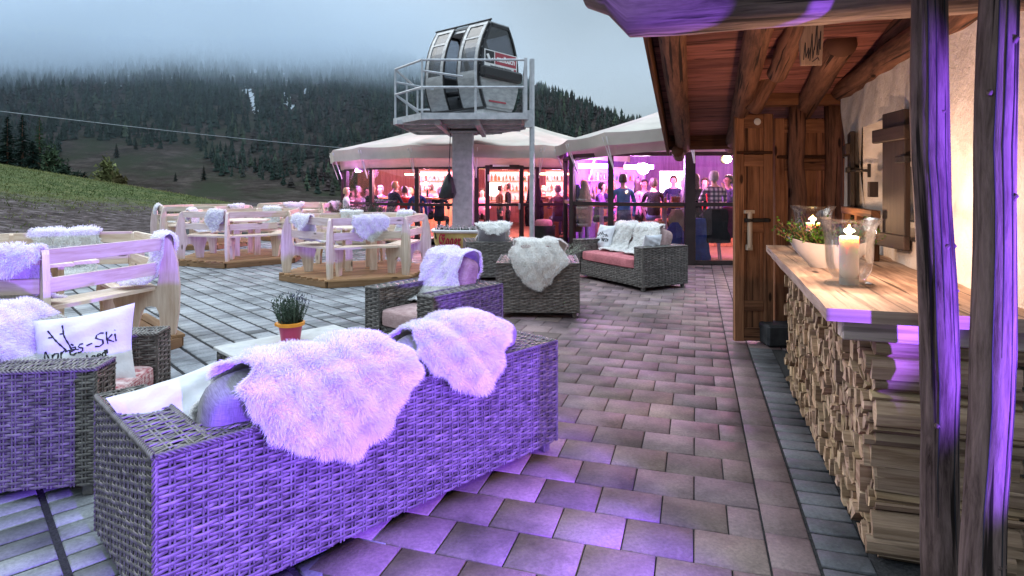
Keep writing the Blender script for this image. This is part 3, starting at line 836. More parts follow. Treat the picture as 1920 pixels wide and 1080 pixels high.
# =================================================================== sheepskins and pillows
PROF = {'drape': [(0, .35), (.04, .75), (.12, 1.0), (.25, .98), (.4, .86), (.55, .84), (.68, 1.0), (.76, .98), (.84, .74), (.92, .52), (.97, .34), (1, .12)],
        'short': [(0, .5), (.06, .9), (.2, 1.0), (.5, .88), (.75, 1.0), (.88, .85), (.96, .5), (1, .2)],
        'wide': [(0, .4), (.06, .8), (.2, .95), (.36, .92), (.48, .74), (.56, .72), (.66, .95), (.72, .98), (.78, .86), (.86, .66), (.93, .46), (.97, .3), (1, .1)]}
def sheepskin(label, M, path, hw, seed, n=5000, fl=.05, bw=.006, prof='drape', x0=0.0, group='white sheepskins on the furniture', skew=0.0, side=0.0):
    r = np.random.RandomState(seed)
    p = np.array(path, float); d = np.r_[0, np.cumsum(np.linalg.norm(np.diff(p, axis=0), axis=1))]; Lg = d[-1]
    ns, nu = 44, 22
    s = np.linspace(0, 1, ns)
    # smooth resampled path
    q = np.stack([np.interp(np.linspace(0, Lg, 200), d, p[:, i]) for i in (0, 1)], -1)
    for _ in range(5): q[1:-1] = (q[:-2] + 2 * q[1:-1] + q[2:]) / 4
    def P2(t): return np.stack([np.interp(t, np.linspace(0, 1, 200), q[:, i]) for i in (0, 1)], -1)
    T2 = np.gradient(q, axis=0); T2 /= np.linalg.norm(T2, axis=1)[:, None]
    def Tn(t): return np.stack([np.interp(t, np.linspace(0, 1, 200), T2[:, i]) for i in (0, 1)], -1)
    pw = np.array(PROF[prof]); ph = r.uniform(0, 6.28, 6)
    def W(t, sgn): return np.interp(t, pw[:, 0], pw[:, 1]) * (1 + .07 * np.sin(t * 15 + ph[0] + sgn * 2.1) + .05 * np.sin(t * 31 + ph[1] + sgn * 4))
    def surf(t, u):
        c = P2(t); tn = Tn(t); nr = np.stack([tn[..., 1], -tn[..., 0]], -1)
        x = x0 + skew * (t - .5) + hw * u * np.where(u > 0, W(t, 1), W(t, -1))
        puff = .022 * np.sqrt(np.clip(1 - u ** 2, 0, 1)) + .008 * np.sin(x * 14 + t * 9 + ph[2]) + .007 * np.sin(x * 23 - t * 17 + ph[3]) + .010
        puff = puff - side * np.abs(u) ** 3
        y = c[..., 0] + nr[..., 0] * puff; z = c[..., 1] + nr[..., 1] * puff
        return np.stack([x, y, z], -1), np.stack([0 * x, nr[..., 0], nr[..., 1]], -1), np.stack([0 * x, tn[..., 0], tn[..., 1]], -1)
    S_, U_ = np.meshgrid(s, np.linspace(-1, 1, nu), indexing='ij')
    V, _, _ = surf(S_, U_)
    i = (np.arange(ns - 1)[:, None] * nu + np.arange(nu - 1)[None]).ravel()
    base = np.stack([i, i + 1, i + 1 + nu, i + nu], -1)
    # fleece strands
    t = r.rand(n * 2); u = r.uniform(-1, 1, n * 2)
    ed = r.rand(n * 2) < .16; u = np.where(ed, np.sign(u) * (1 - .04 * r.rand(n * 2)), u)
    t = np.where(r.rand(n * 2) < .05, r.choice([.002, .998], n * 2), t)
    keep = r.rand(n * 2) < np.interp(t, pw[:, 0], pw[:, 1]); t, u = t[keep][:n], u[keep][:n]; k = len(t)
    B0, Nr, Tg = surf(t, u)
    out = np.stack([np.sign(u) * (np.abs(u) > .8) * (np.abs(u) - .8) * 4.5, 0 * u, 0 * u], -1)
    end = (np.clip((t - .93) / .07, 0, 1) - np.clip((.06 - t) / .06, 0, 1))[:, None]
    cl_ = np.stack([np.sin(B0[:, 0] * 47 + B0[:, 2] * 31 + ph[4]), np.cos(B0[:, 2] * 53 + B0[:, 1] * 41 + ph[5]), np.sin(B0[:, 2] * 43 - B0[:, 0] * 37)], -1)
    D = Nr * .85 + out + Tg * end * .9 + cl_ * .30 + r.normal(0, .24, (k, 3)) + np.array([0, 0, -.15]); D /= np.linalg.norm(D, axis=1)[:, None]
    ln = fl * r.uniform(.45, 1.15, (k, 1)) * (1 + .25 * np.sin(B0[:, :1] * 38 + B0[:, 2:3] * 29 + ph[4]))
    sd = np.cross(D, r.normal(0, 1, (k, 3))); sd /= np.linalg.norm(sd, axis=1)[:, None]; w = bw * r.uniform(.6, 1.3, (k, 1))
    mid = B0 + D * ln * .55; tip = B0 + D * ln + np.array([0, 0, -.22]) * ln
    bl = np.stack([B0 - sd * w * .6, B0 + sd * w * .6, mid + sd * w * .5, mid - sd * w * .5, tip], 1).reshape(-1, 3)
    off = ns * nu
    j = np.arange(k)[:, None] * 5 + off
    # quads; the tip triangle is a degenerate-free quad built from mid edge to a split tip
    tip2 = (tip + sd * w * .08)
    bl = np.stack([B0 - sd * w * .6, B0 + sd * w * .6, mid + sd * w * .5, mid - sd * w * .5, tip2, tip - sd * w * .08], 1).reshape(-1, 3)
    j = np.arange(k)[:, None] * 6 + off
    f = np.concatenate([j + np.array([[0, 1, 2, 3]]), j + np.array([[3, 2, 4, 5]])])
    AV = np.concatenate([V.reshape(-1, 3), bl])
    R3 = np.array(M.to_3x3()); AV = AV @ R3.T
    me = np_mesh('sheepskin', AV, np.concatenate([base, f]), [MT['furskin'], MT['fur']])
    mi = np.ones(len(base) + len(f), dtype=np.int32); mi[:len(base)] = 0
    if len(mi) == len(me.polygons): me.polygons.foreach_set('material_index', mi)
    o = link('sheepskin', me); o.location = M.translation
    return tag(o, label, 'sheepskin', group)
def pillow_pt(u, v, w, h, th, sgn):
    pin = .10
    x = w / 2 * u * (1 - pin * (1 - abs(v) ** 1.5) * abs(u) ** 3 * .9); y = h / 2 * v * (1 - pin * (1 - abs(u) ** 1.5) * abs(v) ** 3 * .9)
    b = (max(0, 1 - abs(u) ** 2.6) * max(0, 1 - abs(v) ** 2.6)) ** .55
    wr = .006 * math.sin(9 * u + 4 * v) * b + .005 * math.sin(5 * u - 13 * v + 1) * b
    return Vector((x, y, sgn * (th / 2 * b + wr)))
def pillow(label, M, w, h, th, mat, strokes=None, sw=.010, cat='pillow', group=None):
    t = thing('throw_pillow', label, cat, group=group); t.matrix_world = M
    t.location = M.translation; t.rotation_euler = M.to_euler()
    mb = MB(); n = 26
    for sgn in (1, -1):
        g = {}
        for i in range(n + 1):
            for j in range(n + 1):
                g[i, j] = mb.add([pillow_pt(i / n * 2 - 1, j / n * 2 - 1, w, h, th, sgn)])
        for i in range(n):
            for j in range(n):
                q = (g[i, j], g[i + 1, j], g[i + 1, j + 1], g[i, j + 1]); mb.face(q if sgn > 0 else q[::-1])
    mb.build('cover', mat, t, True)
    if strokes:
        sb = MB()
        for st in strokes:
            st = [Vector((a, b)) for a, b in st]
            pts = []
            for a, b in zip(st[:-1], st[1:]):
                k = max(1, int((b - a).length / .03)); pts += [a.lerp(b, q / k) for q in range(k)]
            pts.append(st[-1])
            rowsL = []
            for i, p in enumerate(pts):
                tg = (pts[min(i + 1, len(pts) - 1)] - pts[max(i - 1, 0)]); tg = tg.normalized() if tg.length > 1e-6 else Vector((1, 0))
                nr = Vector((-tg.y, tg.x)) * sw * (1 + .25 * math.sin(i * 1.3))
                rowsL.append([pillow_pt(max(-.97, min(.97, (p + nr * q).x)), max(-.97, min(.97, (p + nr * q).y)), w, h, th, 1) + Vector((0, 0, .002)) for q in (-1, 1)])
            for a, b in zip(rowsL[:-1], rowsL[1:]):
                sb.quad(a[0], b[0], b[1], a[1])
        sb.build('lettering', MT['ink'], t)
    return t
def arc(cx, cy, rx, ry, a0, a1, n=10): return [(cx + rx * math.cos(R_(a0 + (a1 - a0) * i / n)), cy + ry * math.sin(R_(a0 + (a1 - a0) * i / n))) for i in range(n + 1)]
def shear(sts, x, y, s, sl=.0, rot=0.0):
    c, q = math.cos(rot), math.sin(rot)
    return [[(x + s * (c * (a + sl * b) - q * b), y + s * (q * (a + sl * b) + c * b)) for a, b in st] for st in sts]
GL = {'A': [[(0, 0), (.28, 1.0), (.34, 1.0), (.62, 0)], [(.1, .36), (.55, .38)]],
      'p': [[(.05, .62), (.05, -.42)], [(.05, .45), (.2, .62), (.42, .55), (.42, .2), (.25, .02), (.06, .1)]],
      'r': [[(.05, .62), (.05, 0)], [(.05, .4), (.2, .6), (.36, .58)]],
      'e': [[(.05, .32), (.45, .36), (.4, .58), (.2, .62), (.04, .4), (.08, .1), (.28, 0), (.48, .1)]],
      'E': [[(.05, .32), (.45, .36), (.4, .58), (.2, .62), (.04, .4), (.08, .1), (.28, 0), (.48, .1)], [(.12, .95), (.3, .75)]],
      's': [[(.4, .58), (.2, .64), (.06, .5), (.18, .36), (.36, .24), (.34, .06), (.12, 0), (0, .06)]],
      '-': [[(.05, .32), (.42, .38)]],
      'S': [[(.62, .95), (.4, 1.05), (.14, .95), (.1, .72), (.3, .55), (.52, .4), (.52, .12), (.28, -.02), (.02, .06)]],
      'k': [[(.05, 1.0), (.05, 0)], [(.45, .62), (.07, .32), (.48, 0)]],
      'i': [[(.06, .6), (.06, 0)], [(.06, .86), (.09, .9)]],
      'n': [[(.04, .6), (.04, 0)], [(.04, .42), (.18, .6), (.36, .52), (.38, 0)]],
      'd': [[(.4, .95), (.4, 0)], [(.4, .45), (.2, .6), (.04, .4), (.08, .08), (.24, 0), (.4, .15)]],
      '!': [[(.06, .95), (.05, .3)], [(.05, .06), (.06, .02)]],
      'l': [[(.05, 1.0), (.05, 0)]],
      'P': [[(.05, 0), (.05, 1)], [(.05, 1), (.45, .92), (.42, .58), (.05, .5)]],
      'R': [[(.05, 0), (.05, 1)], [(.05, 1), (.45, .92), (.42, .6), (.05, .5), (.48, 0)]],
      'T': [[(0, 1), (.55, 1)], [(.27, 1), (.27, 0)]],
      'Y': [[(0, 1), (.25, .5), (.52, 1)], [(.25, .5), (.22, 0)]]}
ADV = {'A': .72, 'S': .74, 'k': .56, 'i': .22, '-': .52, 'l': .2, '!': .25, ' ': .3}
def text_strokes(txt, x, y, s, sl=.12, rot=0):
    out = []; cx = 0
    for ch in txt:
        if ch in GL: out += shear([[(a + cx, b) for a, b in st] for st in GL[ch]], x, y, s, sl, rot)
        cx += ADV.get(ch, .55)
    return out

# =================================================================== wicker seating group
rzS = math.atan2(.718, .697)
SofaC = Vector((-.745, 2.95, 0))
sofa = wicker_seat('wicker_sofa', 'long grey wicker sofa nearest the camera, its back lit purple, two big sheepskins over it', 'sofa', SofaC, rzS, 2.03, .81, 2, MT['checkfab'], MT['linen'], lod=0, cush_h=.37, group='wicker seating on the terrace')
MS = M_of(sofa)
drape = [(.02, .47), (-.06, .56), (-.12, .71), (-.19, .805), (-.29, .81), (-.38, .74), (-.425, .64), (-.445, .56), (-.447, .49), (-.445, .44)]
sheepskin('big fluffy sheepskin over the middle of the near sofa, hanging lowest down its purple back', MS, drape, .395, 1, 105000, .034, .0018, 'wide', x0=-.375, skew=.10)
sheepskin('big fluffy sheepskin over the end of the near sofa closest to the wood stack', MS, drape[:-2] + [(-.447, .52)], .30, 2, 90000, .034, .0018, 'wide', x0=.345, skew=.03)
Mp = MS @ Matrix.Translation((-.77, .09, .555)) @ Matrix.Rotation(R_(12), 4, 'Z') @ Matrix.Rotation(R_(46), 4, 'X') @ Matrix.Rotation(R_(4), 4, 'Z')
pillow('plain white pillow in the corner of the front sofa beside the grey linen cushion', Mp, .46, .38, .15, MT['white_cloth'])

chA = wicker_seat('wicker_armchair', 'purple lit wicker armchair cut off by the left edge, holding the printed ski pillow', 'armchair', (-2.50, 3.24, 0), R_(-81), .86, .86, 1, MT['checkfab'], MT['linen'], lod=0, cushions=[], group='wicker seating on the terrace')
MA = M_of(chA)
st = text_strokes('ApreEs-Ski'.replace('eE', 'E'), -.70, -.22, .30, .1, R_(11)) + text_strokes('l ned!', .18, -.33, .17, 0, R_(11))
st += [[(-.62, .62), (-.50, .42), (-.22, .02)], [(-.60, .44), (-.50, .42)], [(-.34, .70), (-.30, .46), (-.12, .00)], [(-.38, .48), (-.28, .46)], [(-.26, .02), (-.12, .04)], [(-.14, .04), (.02, .0)]]
Mp = Matrix.Translation((-2.36, 3.30, .585)) @ Matrix.Rotation(R_(14), 4, 'Z') @ Matrix.Rotation(R_(66), 4, 'X') @ Matrix.Rotation(R_(9), 4, 'Z')
pillow('white pillow printed Après-Ski with a pair of skis, on the left armchair', Mp, .50, .46, .17, MT['white_cloth'], st, .016)
sheepskin('sheepskin thrown over the back of the armchair at the left edge, beside the ski pillow', MA, [(.14, .48), (-.02, .50), (-.12, .62), (-.2, .78), (-.28, .83), (-.37, .78), (-.43, .62), (-.45, .5)], .30, 3, 42000, .034, .0022, 'short', x0=-.02)

rz1 = math.atan2(-.62, -.78) if False else math.atan2(.62, -.78) 
ch1 = wicker_seat('wicker_armchair', 'wicker armchair with mauve seat behind the near sofa, open towards the flower pot', 'armchair', (-.685, 5.32, 0), math.atan2(-.78, -.62) - math.pi / 2, .84, .86, 1, MT['mauvefab'], MT['mauvefab'], lod=1, group='wicker seating on the terrace')
M1 = M_of(ch1)
dr1 = [(.10, .455), (-.02, .47), (-.09, .58), (-.14, .74), (-.20, .88), (-.30, .90), (-.39, .82), (-.44, .68), (-.45, .60)]
sheepskin('sheepskin over the mauve cushion of the armchair right behind the near sofa', M1, dr1, .25, 4, 26000, .030, .003, 'short', x0=.05)
ch2 = wicker_seat('wicker_armchair', 'wicker armchair seen squarely from behind, with a sheepskin tail hanging down its back', 'armchair', (.315, 7.24, 0), R_(-3), .94, .86, 1, MT['mauvefab'], MT['mauvefab'], lod=1, group='wicker seating on the terrace')
M2 = M_of(ch2)
sheepskin('sheepskin hanging to a point down the back of the armchair seen from behind', M2, [(.05, .47), (-.06, .58), (-.13, .76), (-.2, .86), (-.30, .86), (-.38, .76), (-.44, .66), (-.452, .55), (-.455, .42), (-.455, .34)], .33, 5, 26000, .030, .003, 'wide', x0=.0)
lv = wicker_seat('wicker_loveseat', 'two seat wicker sofa with rose cushion in front of the pink lit glass pavilion', 'sofa', Vector((1.855, 8.48, 0)) + Vector((-.48, .877, 0)) * .86 + Vector((.877, .48, 0)) * .43, math.atan2(-.48, -.877) - math.pi / 2, 1.72, .86, 2, MT['pinkfab'], MT['mauvefab'], lod=1, group='wicker seating on the terrace')
ML = M_of(lv)
drL = [(.22, .47), (.05, .475), (-.06, .56), (-.12, .74), (-.18, .88), (-.28, .90), (-.36, .84)]
sheepskin('sheepskin on the rose sofa, beside its small printed pillow', ML, drL, .25, 6, 7000, .035, .006, 'short', x0=.25)
sheepskin('sheepskin on the rose sofa, at the end with the bare brown cushion corner', ML, drL, .28, 7, 7000, .035, .006, 'short', x0=-.30)
Mp = ML @ Matrix.Translation((.60, -.02, .66)) @ Matrix.Rotation(R_(180), 4, 'Z') @ Matrix.Rotation(R_(72), 4, 'X')
st = [[(-.7, .05), (-.45, .0), (-.3, .28), (-.1, .1), (.0, .34), (.15, .08)], [(-.2, .0), (-.1, .2)], [(.1, .2), (.35, .1), (.5, .2), (.7, .0)], [(.2, .02), (.3, -.05)], [(.4, .02), (.6, .08)]]
st += text_strokes('in die', -.78, -.42, .26, .1) + text_strokes('PARTY!', .02, -.42, .26, .1)
pillow('small white pillow printed with a mountain sketch, on the rose sofa', Mp, .42, .42, .13, MT['white_cloth'], st, .028)
Mp = ML @ Matrix.Translation((-.62, .06, .62)) @ Matrix.Rotation(R_(95), 4, 'Z') @ Matrix.Rotation(R_(74), 4, 'X')
pillow('blank white pillow seen edge on against the near arm of the rose sofa', Mp, .36, .36, .14, MT['white_cloth'])
ch3 = wicker_seat('wicker_armchair', 'half hidden wicker armchair in front of the yellow bathtub', 'armchair', (-.36, 9.90, 0), R_(8), .84, .84, 1, MT['mauvefab'], MT['linen'], lod=2, group='wicker seating on the terrace')
M3 = M_of(ch3)
sheepskin('sheepskin rolled over the cushion of the armchair in front of the yellow bathtub', M3, [(.10, .47), (-.05, .49), (-.11, .64), (-.17, .84), (-.26, .90), (-.34, .84), (-.39, .74)], .28, 8, 6000, .04, .006, 'short', x0=.03)

# low tables with their plants
def low_table(label, loc, rz, w, d, h):
    t = thing('coffee_table', label, 'coffee table', loc, rz, 'low wicker tables')
    mb = MB(); mb.box((0, 0, h - .012), (w, d, .024), bev=.004); mb.build('table_top', MT['tabletop'], t)
    b = NP(); core = MB(); z = h - .03
    weave(b, (-w / 2 + .02, -d / 2 + .02, .04), (1, 0, 0), (0, 0, 1), w - .04, z - .04, .022, .06, 4, core=core); weave(b, (w / 2 - .02, d / 2 - .02, .04), (-1, 0, 0), (0, 0, 1), w - .04, z - .04, .022, .06, 4, core=core)
    weave(b, (w / 2 - .02, -d / 2 + .02, .04), (0, 1, 0), (0, 0, 1), d - .04, z - .04, .022, .06, 4, core=core); weave(b, (-w / 2 + .02, d / 2 - .02, .04), (0, -1, 0), (0, 0, 1), d - .04, z - .04, .022, .06, 4, core=core)
    o = b.build('table_base', MT['wicker'], t); core.build('light_block_sheet', MT['wickerback'], o)
    return t
MT['tabletop'] = gen('grey_stone_table_top', [(.42, .42, .41), (.56, .56, .55)], 12, rough=.5, bmp=.1)
low_table('low wicker table with grey top between the near sofa and armchairs, carrying the magenta pot', (-1.49, 4.15, 0), rzS, .9, .6, .42)
low_table('low wicker table in front of the rose sofa, carrying the grey heather', (.58, 8.85, 0), math.atan2(-.48, -.877), .6, .6, .40)
def bunch(name, parent, n, r, h, seed, col, mat='heather', lean=.5, bw=.006, leaf=True):
    rr = np.random.RandomState(seed); V = []; C = []
    for k in range(n):
        a = rr.uniform(0, 6.28); q = r * math.sqrt(rr.rand()) * .7; b = np.array([math.cos(a) * q, math.sin(a) * q, 0])
        hh = h * rr.uniform(.6, 1.05); tip = b + np.array([math.cos(a) * lean * q * 1.2 + rr.normal(0, .03), math.sin(a) * lean * q * 1.2 + rr.normal(0, .03), hh])
        s = np.array([-math.sin(a + rr.rand()), math.cos(a + rr.rand()), 0]) * bw * .35
        c = np.array(col) * rr.uniform(.55, 1.5)
        V += [b - s, b + s, tip]; C += [c] * 3
        if leaf:
            for j in range(9):
                f = rr.uniform(.2, 1); p = b + (tip - b) * f; dd = rr.normal(0, 1, 3); dd[2] = abs(dd[2]) + .6; dd /= np.linalg.norm(dd)
                sd = np.cross(dd, rr.normal(0, 1, 3)); sd /= np.linalg.norm(sd); l = h * .11
                V += [p - sd * bw * .45, p + sd * bw * .45, p + dd * l]; c2 = c * rr.uniform(.8, 1.4); C += [c2] * 3
    m_ = len(V) // 3
    return link(name, np_mesh(name, np.array(V), np.arange(m_ * 3).reshape(-1, 3), attr_leaf, np.array(C), False, nside=3), parent)
attr_leaf = attrmat('small_leaves', .7, .15)
pot = thing('flower_pot', 'magenta bucket with an orange rim band planted with dark green lavender', 'plant pot', (-1.556, 4.2, .42))
mb = MB(); mb.lathe([(.075, 0), (.08, .004), (.10, .125), (.092, .125), (.088, .11)], 28); mb.build('bucket', gen('magenta_tin', [(.36, .03, .10), (.46, .05, .14)], 6, rough=.4, bmp=.05), pot, True)
mb = MB(); mb.lathe([(.100, .118), (.118, .122), (.121, .145), (.104, .150)], 28); mb.box((-.11, 0, .13), (.05, .05, .028), bev=.006); mb.build('rim_band', gen('orange_band', [(.70, .26, .02), (.80, .34, .04)], 6, rough=.45, bmp=.05), pot, True)
mb = MB(); mb.lathe([(.0, .12), (.092, .118)], 20); mb.build('soil', MT['soil'], pot)
o = bunch('lavender', pot, 150, .13, .25, 3, (.055, .085, .06), bw=.011, lean=.5); o.location = (0, 0, .115); pot.scale = (.80, .80, .88)
pot = thing('heather_plant', 'low grey green heather on the table in front of the rose sofa', 'plant', (.72, 8.92, .40))
mb = MB(); mb.lathe([(.0, 0), (.10, 0), (.13, .09), (.11, .09)], 18); mb.build('pot', MT['wickerback'], pot, True)
o = bunch('sprigs', pot, 90, .26, .18, 4, (.22, .25, .20), lean=1.4, bw=.011); o.location = (0, 0, .08)

# =================================================================== hexagonal bench tables
def hex_set(label, loc, rz, Rr=1.22):
    t = thing('bench_table', label, 'bench table', loc, rz, 'hexagonal pine bench tables')
    zp = .12
    def dirk(a): return Vector((math.cos(a), math.sin(a), 0))
    # pallet: boards clipped to the hexagon
    mb = MB(); Rp = Rr + .06
    def hexx(y): return min(Rp, (Rp - abs(y) / math.tan(R_(60))))
    nb = 17; ap = Rp * math.cos(R_(30)); bwid = 2 * ap / nb
    for k in range(nb):
        y = -ap + bwid * (k + .5); x = hexx(abs(y) + bwid * .3)
        mb.box((0, y, zp - .014), (2 * x, bwid - .012, .028), bev=.003, col=(rnd.uniform(.75, 1.25),) * 3)
    for k in range(6):
        a0, a1 = k * math.pi / 3, (k + 1) * math.pi / 3
        p, q = dirk(a0) * (Rp - .03), dirk(a1) * (Rp - .03); c = (p + q) / 2; c.z = zp / 2 - .014
        mb.box(c, ((q - p).length - .03, .04, zp - .03), math.atan2(q.y - p.y, q.x - p.x), bev=.003, col=(rnd.uniform(.6, .9),) * 3)
    mb.build('pallet_base', MT['pallet'], t)
    # radial end panels: tall curved back leg, arch, front leg
    prof = [(1.08, 0), (1.20, 0), (1.23, .22), (1.235, .45), (1.215, .68), (1.165, .87), (1.13, .905), (1.09, .885), (1.075, .70), (1.06, .52), (1.04, .43),
            (.70, .42), (.69, .34), (.73, .20), (.745, 0), (.875, 0), (.90, .14), (.915, .22), (.945, .265), (1.0, .275), (1.04, .262), (1.065, .20)]
    for k in range(6):
        a = k * math.pi / 3; D = dirk(a)
        mb = MB(); mb.prism([(x * Rr / 1.22, z) for x, z in prof], (0, 0, zp), D, (0, 0, 1), D.cross(Vector((0, 0, 1))), .045, col=(rnd.uniform(.88, 1.1),) * 3)
        mb.build('end_panel', MT['pine'], t)
    for k in range(6):
        a0, a1 = k * math.pi / 3, (k + 1) * math.pi / 3; am = (a0 + a1) / 2; D = dirk(am); S = Vector((-D.y, D.x, 0))
        cs = math.cos(R_(30)) * Rr / 1.22
        mb = MB()
        for r0, r1 in ((.67, .86), (.868, 1.05)):
            poly = []
            for r_, sg in ((r0, -1), (r1, -1), (r1, 1), (r0, 1)): poly.append((r_ * cs, sg * (r_ * math.tan(R_(30)) * cs - .028)))
            mb.prism(poly, (0, 0, zp + .438), D, S, (0, 0, 1), .03, col=(rnd.uniform(.9, 1.1),) * 3)
        mb.build('bench_seat', MT['pine'], t)
        for z, rr_ in ((.575, 1.075), (.80, 1.115)):
            mb = MB(); ln = 2 * (rr_ * math.tan(R_(30)) * cs) - .05
            mb.box(D * (rr_ * cs) + Vector((0, 0, zp + z + .05)), (ln, .028, .115), math.atan2(S.y, S.x), bev=.003, col=(rnd.uniform(.88, 1.1),) * 3)
            mb.build('back_rail', MT['pine'], t)
    mb = MB()
    for k in range(5):
        y = -.40 + .2 * k; x = .50 - abs(y) * .5
        mb.box((0, y, zp + .70), (2 * x, .19, .03), bev=.003, col=(rnd.uniform(.9, 1.1),) * 3)
    mb.build('table_top', MT['pine'], t)
    for sx in (-1, 1):
        for sy in (-1, 1):
            mb = MB(); mb.prism([(-.06, 0), (.06, 0), (.05, .68), (-.05, .68)], (sx * .20, sy * .22, zp), Vector((1, 0, 0)), (0, 0, 1), (0, 1, 0), .045, col=(rnd.uniform(.9, 1.1),) * 3); mb.build('table_leg', MT['pine'], t)
    return t
def rail_frame(t, k, Rr=1.22):
    a = (k + .5) * math.pi / 3
    D = Vector((math.cos(a), math.sin(a), 0)); M = Matrix.Translation(D * (1.115 * math.cos(R_(30)) * Rr / 1.22)) @ Matrix.Rotation(a + math.pi / 2, 4, 'Z')
    return M_of(t) @ M
hexA = hex_set('nearest pine bench table, at the left edge with purple light on its backrests', (-4.31, 5.29, 0), R_(-45))
hexC = hex_set('pine bench table beside the yellow bathtub, sheepskin on its front rail', (-2.57, 10.05, 0), R_(22.5) + R_(60) * 0 - R_(0))
hexB = hex_set('pine bench table in the middle of the row, two thirds hidden ends, pinkish rails', (-5.46, 12.16, 0), R_(40))
hexB['label'] = 'pine bench table standing between the nearest one and the one by the bathtub'
hexD = hex_set('pine bench table by the grassy bank, farthest to the left of the back row', (-7.85, 15.2, 0), R_(10))
hexE = hex_set('pine bench table far back towards the round pavilion, only its rails showing', (-6.15, 17.4, 0), R_(20))
hexA.rotation_euler.z = R_(-45); hexC.rotation_euler.z = R_(262.5 % 60); hexB.rotation_euler.z = R_(280 % 60)
over = [(.16, .58), (.08, .62), (.045, .74), (.03, .90), (.0, .99), (-.03, .97), (-.045, .85), (-.05, .70), (-.05, .62)]
over = [(y, z + .06) for y, z in over]
front = [(.36, .60), (.18, .605), (.06, .66), (.045, .80), (.03, .95), (.0, 1.05), (-.03, 1.03), (-.045, .92), (-.05, .84)]
def side_facing(t, ang):
    """index of the hexagon side whose outward direction is closest to world angle ang (deg)"""
    return min(range(6), key=lambda k: abs((math.degrees(t.rotation_euler.z) + 30 + 60 * k - ang + 180) % 360 - 180))
for t, ang, pth, hw, x0, n, sd, lab in [
        (hexA, 75, front, .30, .05, 7000, 11, 'sheepskin on the rear rail of the nearest bench table'),
        (hexA, 15, front, .16, -.46, 5000, 12, 'sheepskin hooked over the corner post of the nearest bench table'),
        (hexA, -105, front, .26, .30, 7000, 13, 'sheepskin at the left edge on the front bench of the nearest bench table'),
        (hexB, 250, over, .21, .30, 4000, 14, 'sheepskin hanging to a point from the front rail of the middle bench table'),
        (hexB, 190, front, .22, .05, 4000, 15, 'sheepskin at the left end of the middle bench table'),
        (hexB, 70, front, .24, .1, 3500, 16, 'sheepskin on the far rail of the middle bench table'),
        (hexC, 292, over, .27, .02, 5500, 17, 'sheepskin hanging from the front rail of the bench table by the bathtub'),
        (hexC, 232, front, .24, -.14, 5000, 18, 'sheepskin over the left corner of the bench table by the bathtub'),
        (hexC, 52, front, .20, -.1, 4500, 19, 'sheepskin on the far bench of the table by the bathtub, next to its right post'),
        (hexC, 112, front, .20, .0, 4000, 20, 'sheepskin on the far bench of the table by the bathtub, peeking over the front one'),
        (hexD, 220, front, .20, -.2, 3000, 22, 'sheepskin at the left end of the bench table by the grassy bank'),
        (hexD, 340, front, .25, .1, 3000, 23, 'sheepskin on the right side of the bench table by the grassy bank'),
        (hexE, 260, front, .26, -.2, 3000, 24, 'sheepskin on the left half of the farthest bench table'),
        (hexE, 320, front, .26, .1, 3000, 25, 'sheepskin on the right half of the farthest bench table')]:
    sheepskin(lab, rail_frame(t, side_facing(t, ang)), pth, hw, sd, int(n * 1.6), .034, .0045 if n > 4500 else .007, 'drape' if pth is over else 'short', x0=x0)
# =================================================================== lift cabin on its platform
def text_mesh(name, body, size, M, mat, parent, ext=.002, font_shear=0, align='CENTER', bold=0.0):
    cu = bpy.data.curves.new(name, 'FONT'); cu.body = body; cu.size = size; cu.extrude = ext; cu.shear = font_shear; cu.offset = bold
    cu.align_x = align; cu.align_y = 'CENTER'
    o = bpy.data.objects.new(name, cu); COL.objects.link(o)
    dg = bpy.context.evaluated_depsgraph_get(); me = bpy.data.meshes.new_from_object(o.evaluated_get(dg))
    bpy.data.objects.remove(o)
    me.materials.clear(); me.materials.append(mat)
    r = link(name, me, parent); r.matrix_local = M
    return r
def flat(name, col, rough=.5, metal=0): return gen(name, [tuple(c * .85 for c in col), tuple(min(1, c * 1.1) for c in col)], 6, rough=rough, bmp=.04, metal=metal)
MT['silver'] = gen('brushed_silver_panel', [(.24, .25, .26), (.42, .43, .44)], 5, (1, 1, 3), rough=.45, bmp=.08, metal=.5)
MT['black'] = flat('black_rubber', (.018, .018, .02), .55)
MT['red'] = flat('sign_red', (.34, .05, .07), .5); MT['white'] = flat('white_paint', (.74, .74, .74), .5)
MT['tint'] = glassmat('tinted_window', (.58, .58, .60), .03, .15, .12)

plat = thing('lift_platform', 'galvanised steel viewing platform with railings on one thick square column', 'platform', (-.9, 13.6, 0))
def PL(x, y, z): return Vector((x + .9, y - 13.6, z))
deckz = 2.95
dk_ = [(-1.78, 11.8), (.30, 11.8), (.30, 13.9), (-.5, 15.3), (-2.45, 15.4), (-2.53, 12.8)]
mb = MB(); mb.prism([(x + .9, y - 13.6) for x, y in dk_], (0, 0, deckz - .03), (1, 0, 0), (0, 1, 0), (0, 0, 1), .05)
for a, b in zip(dk_, dk_[1:] + dk_[:1]):
    p, q = PL(*a, deckz - .055), PL(*b, deckz - .055); c = (p + q) / 2
    mb.box(c, ((q - p).length, .03, .13), math.atan2(q.y - p.y, q.x - p.x))
for y in (12.5, 13.3, 14.1, 14.8): mb.box(PL(-1.1, y, deckz - .10), (2.6 if y < 14.5 else 1.7, .09, .09))
for x in (-1.5, -.7): mb.box(PL(x, 13.5, deckz - .16), (.10, 3.0, .10))
mb.build('deck', MT['metal'], plat)
mb = MB(); mb.box(PL(-1.13, 13.85, 1.36), (.47, .47, 2.72), bev=.012); mb.box(PL(-1.13, 13.85, 2.74), (.62, .62, .05)); mb.build('column', MT['metal'], plat)
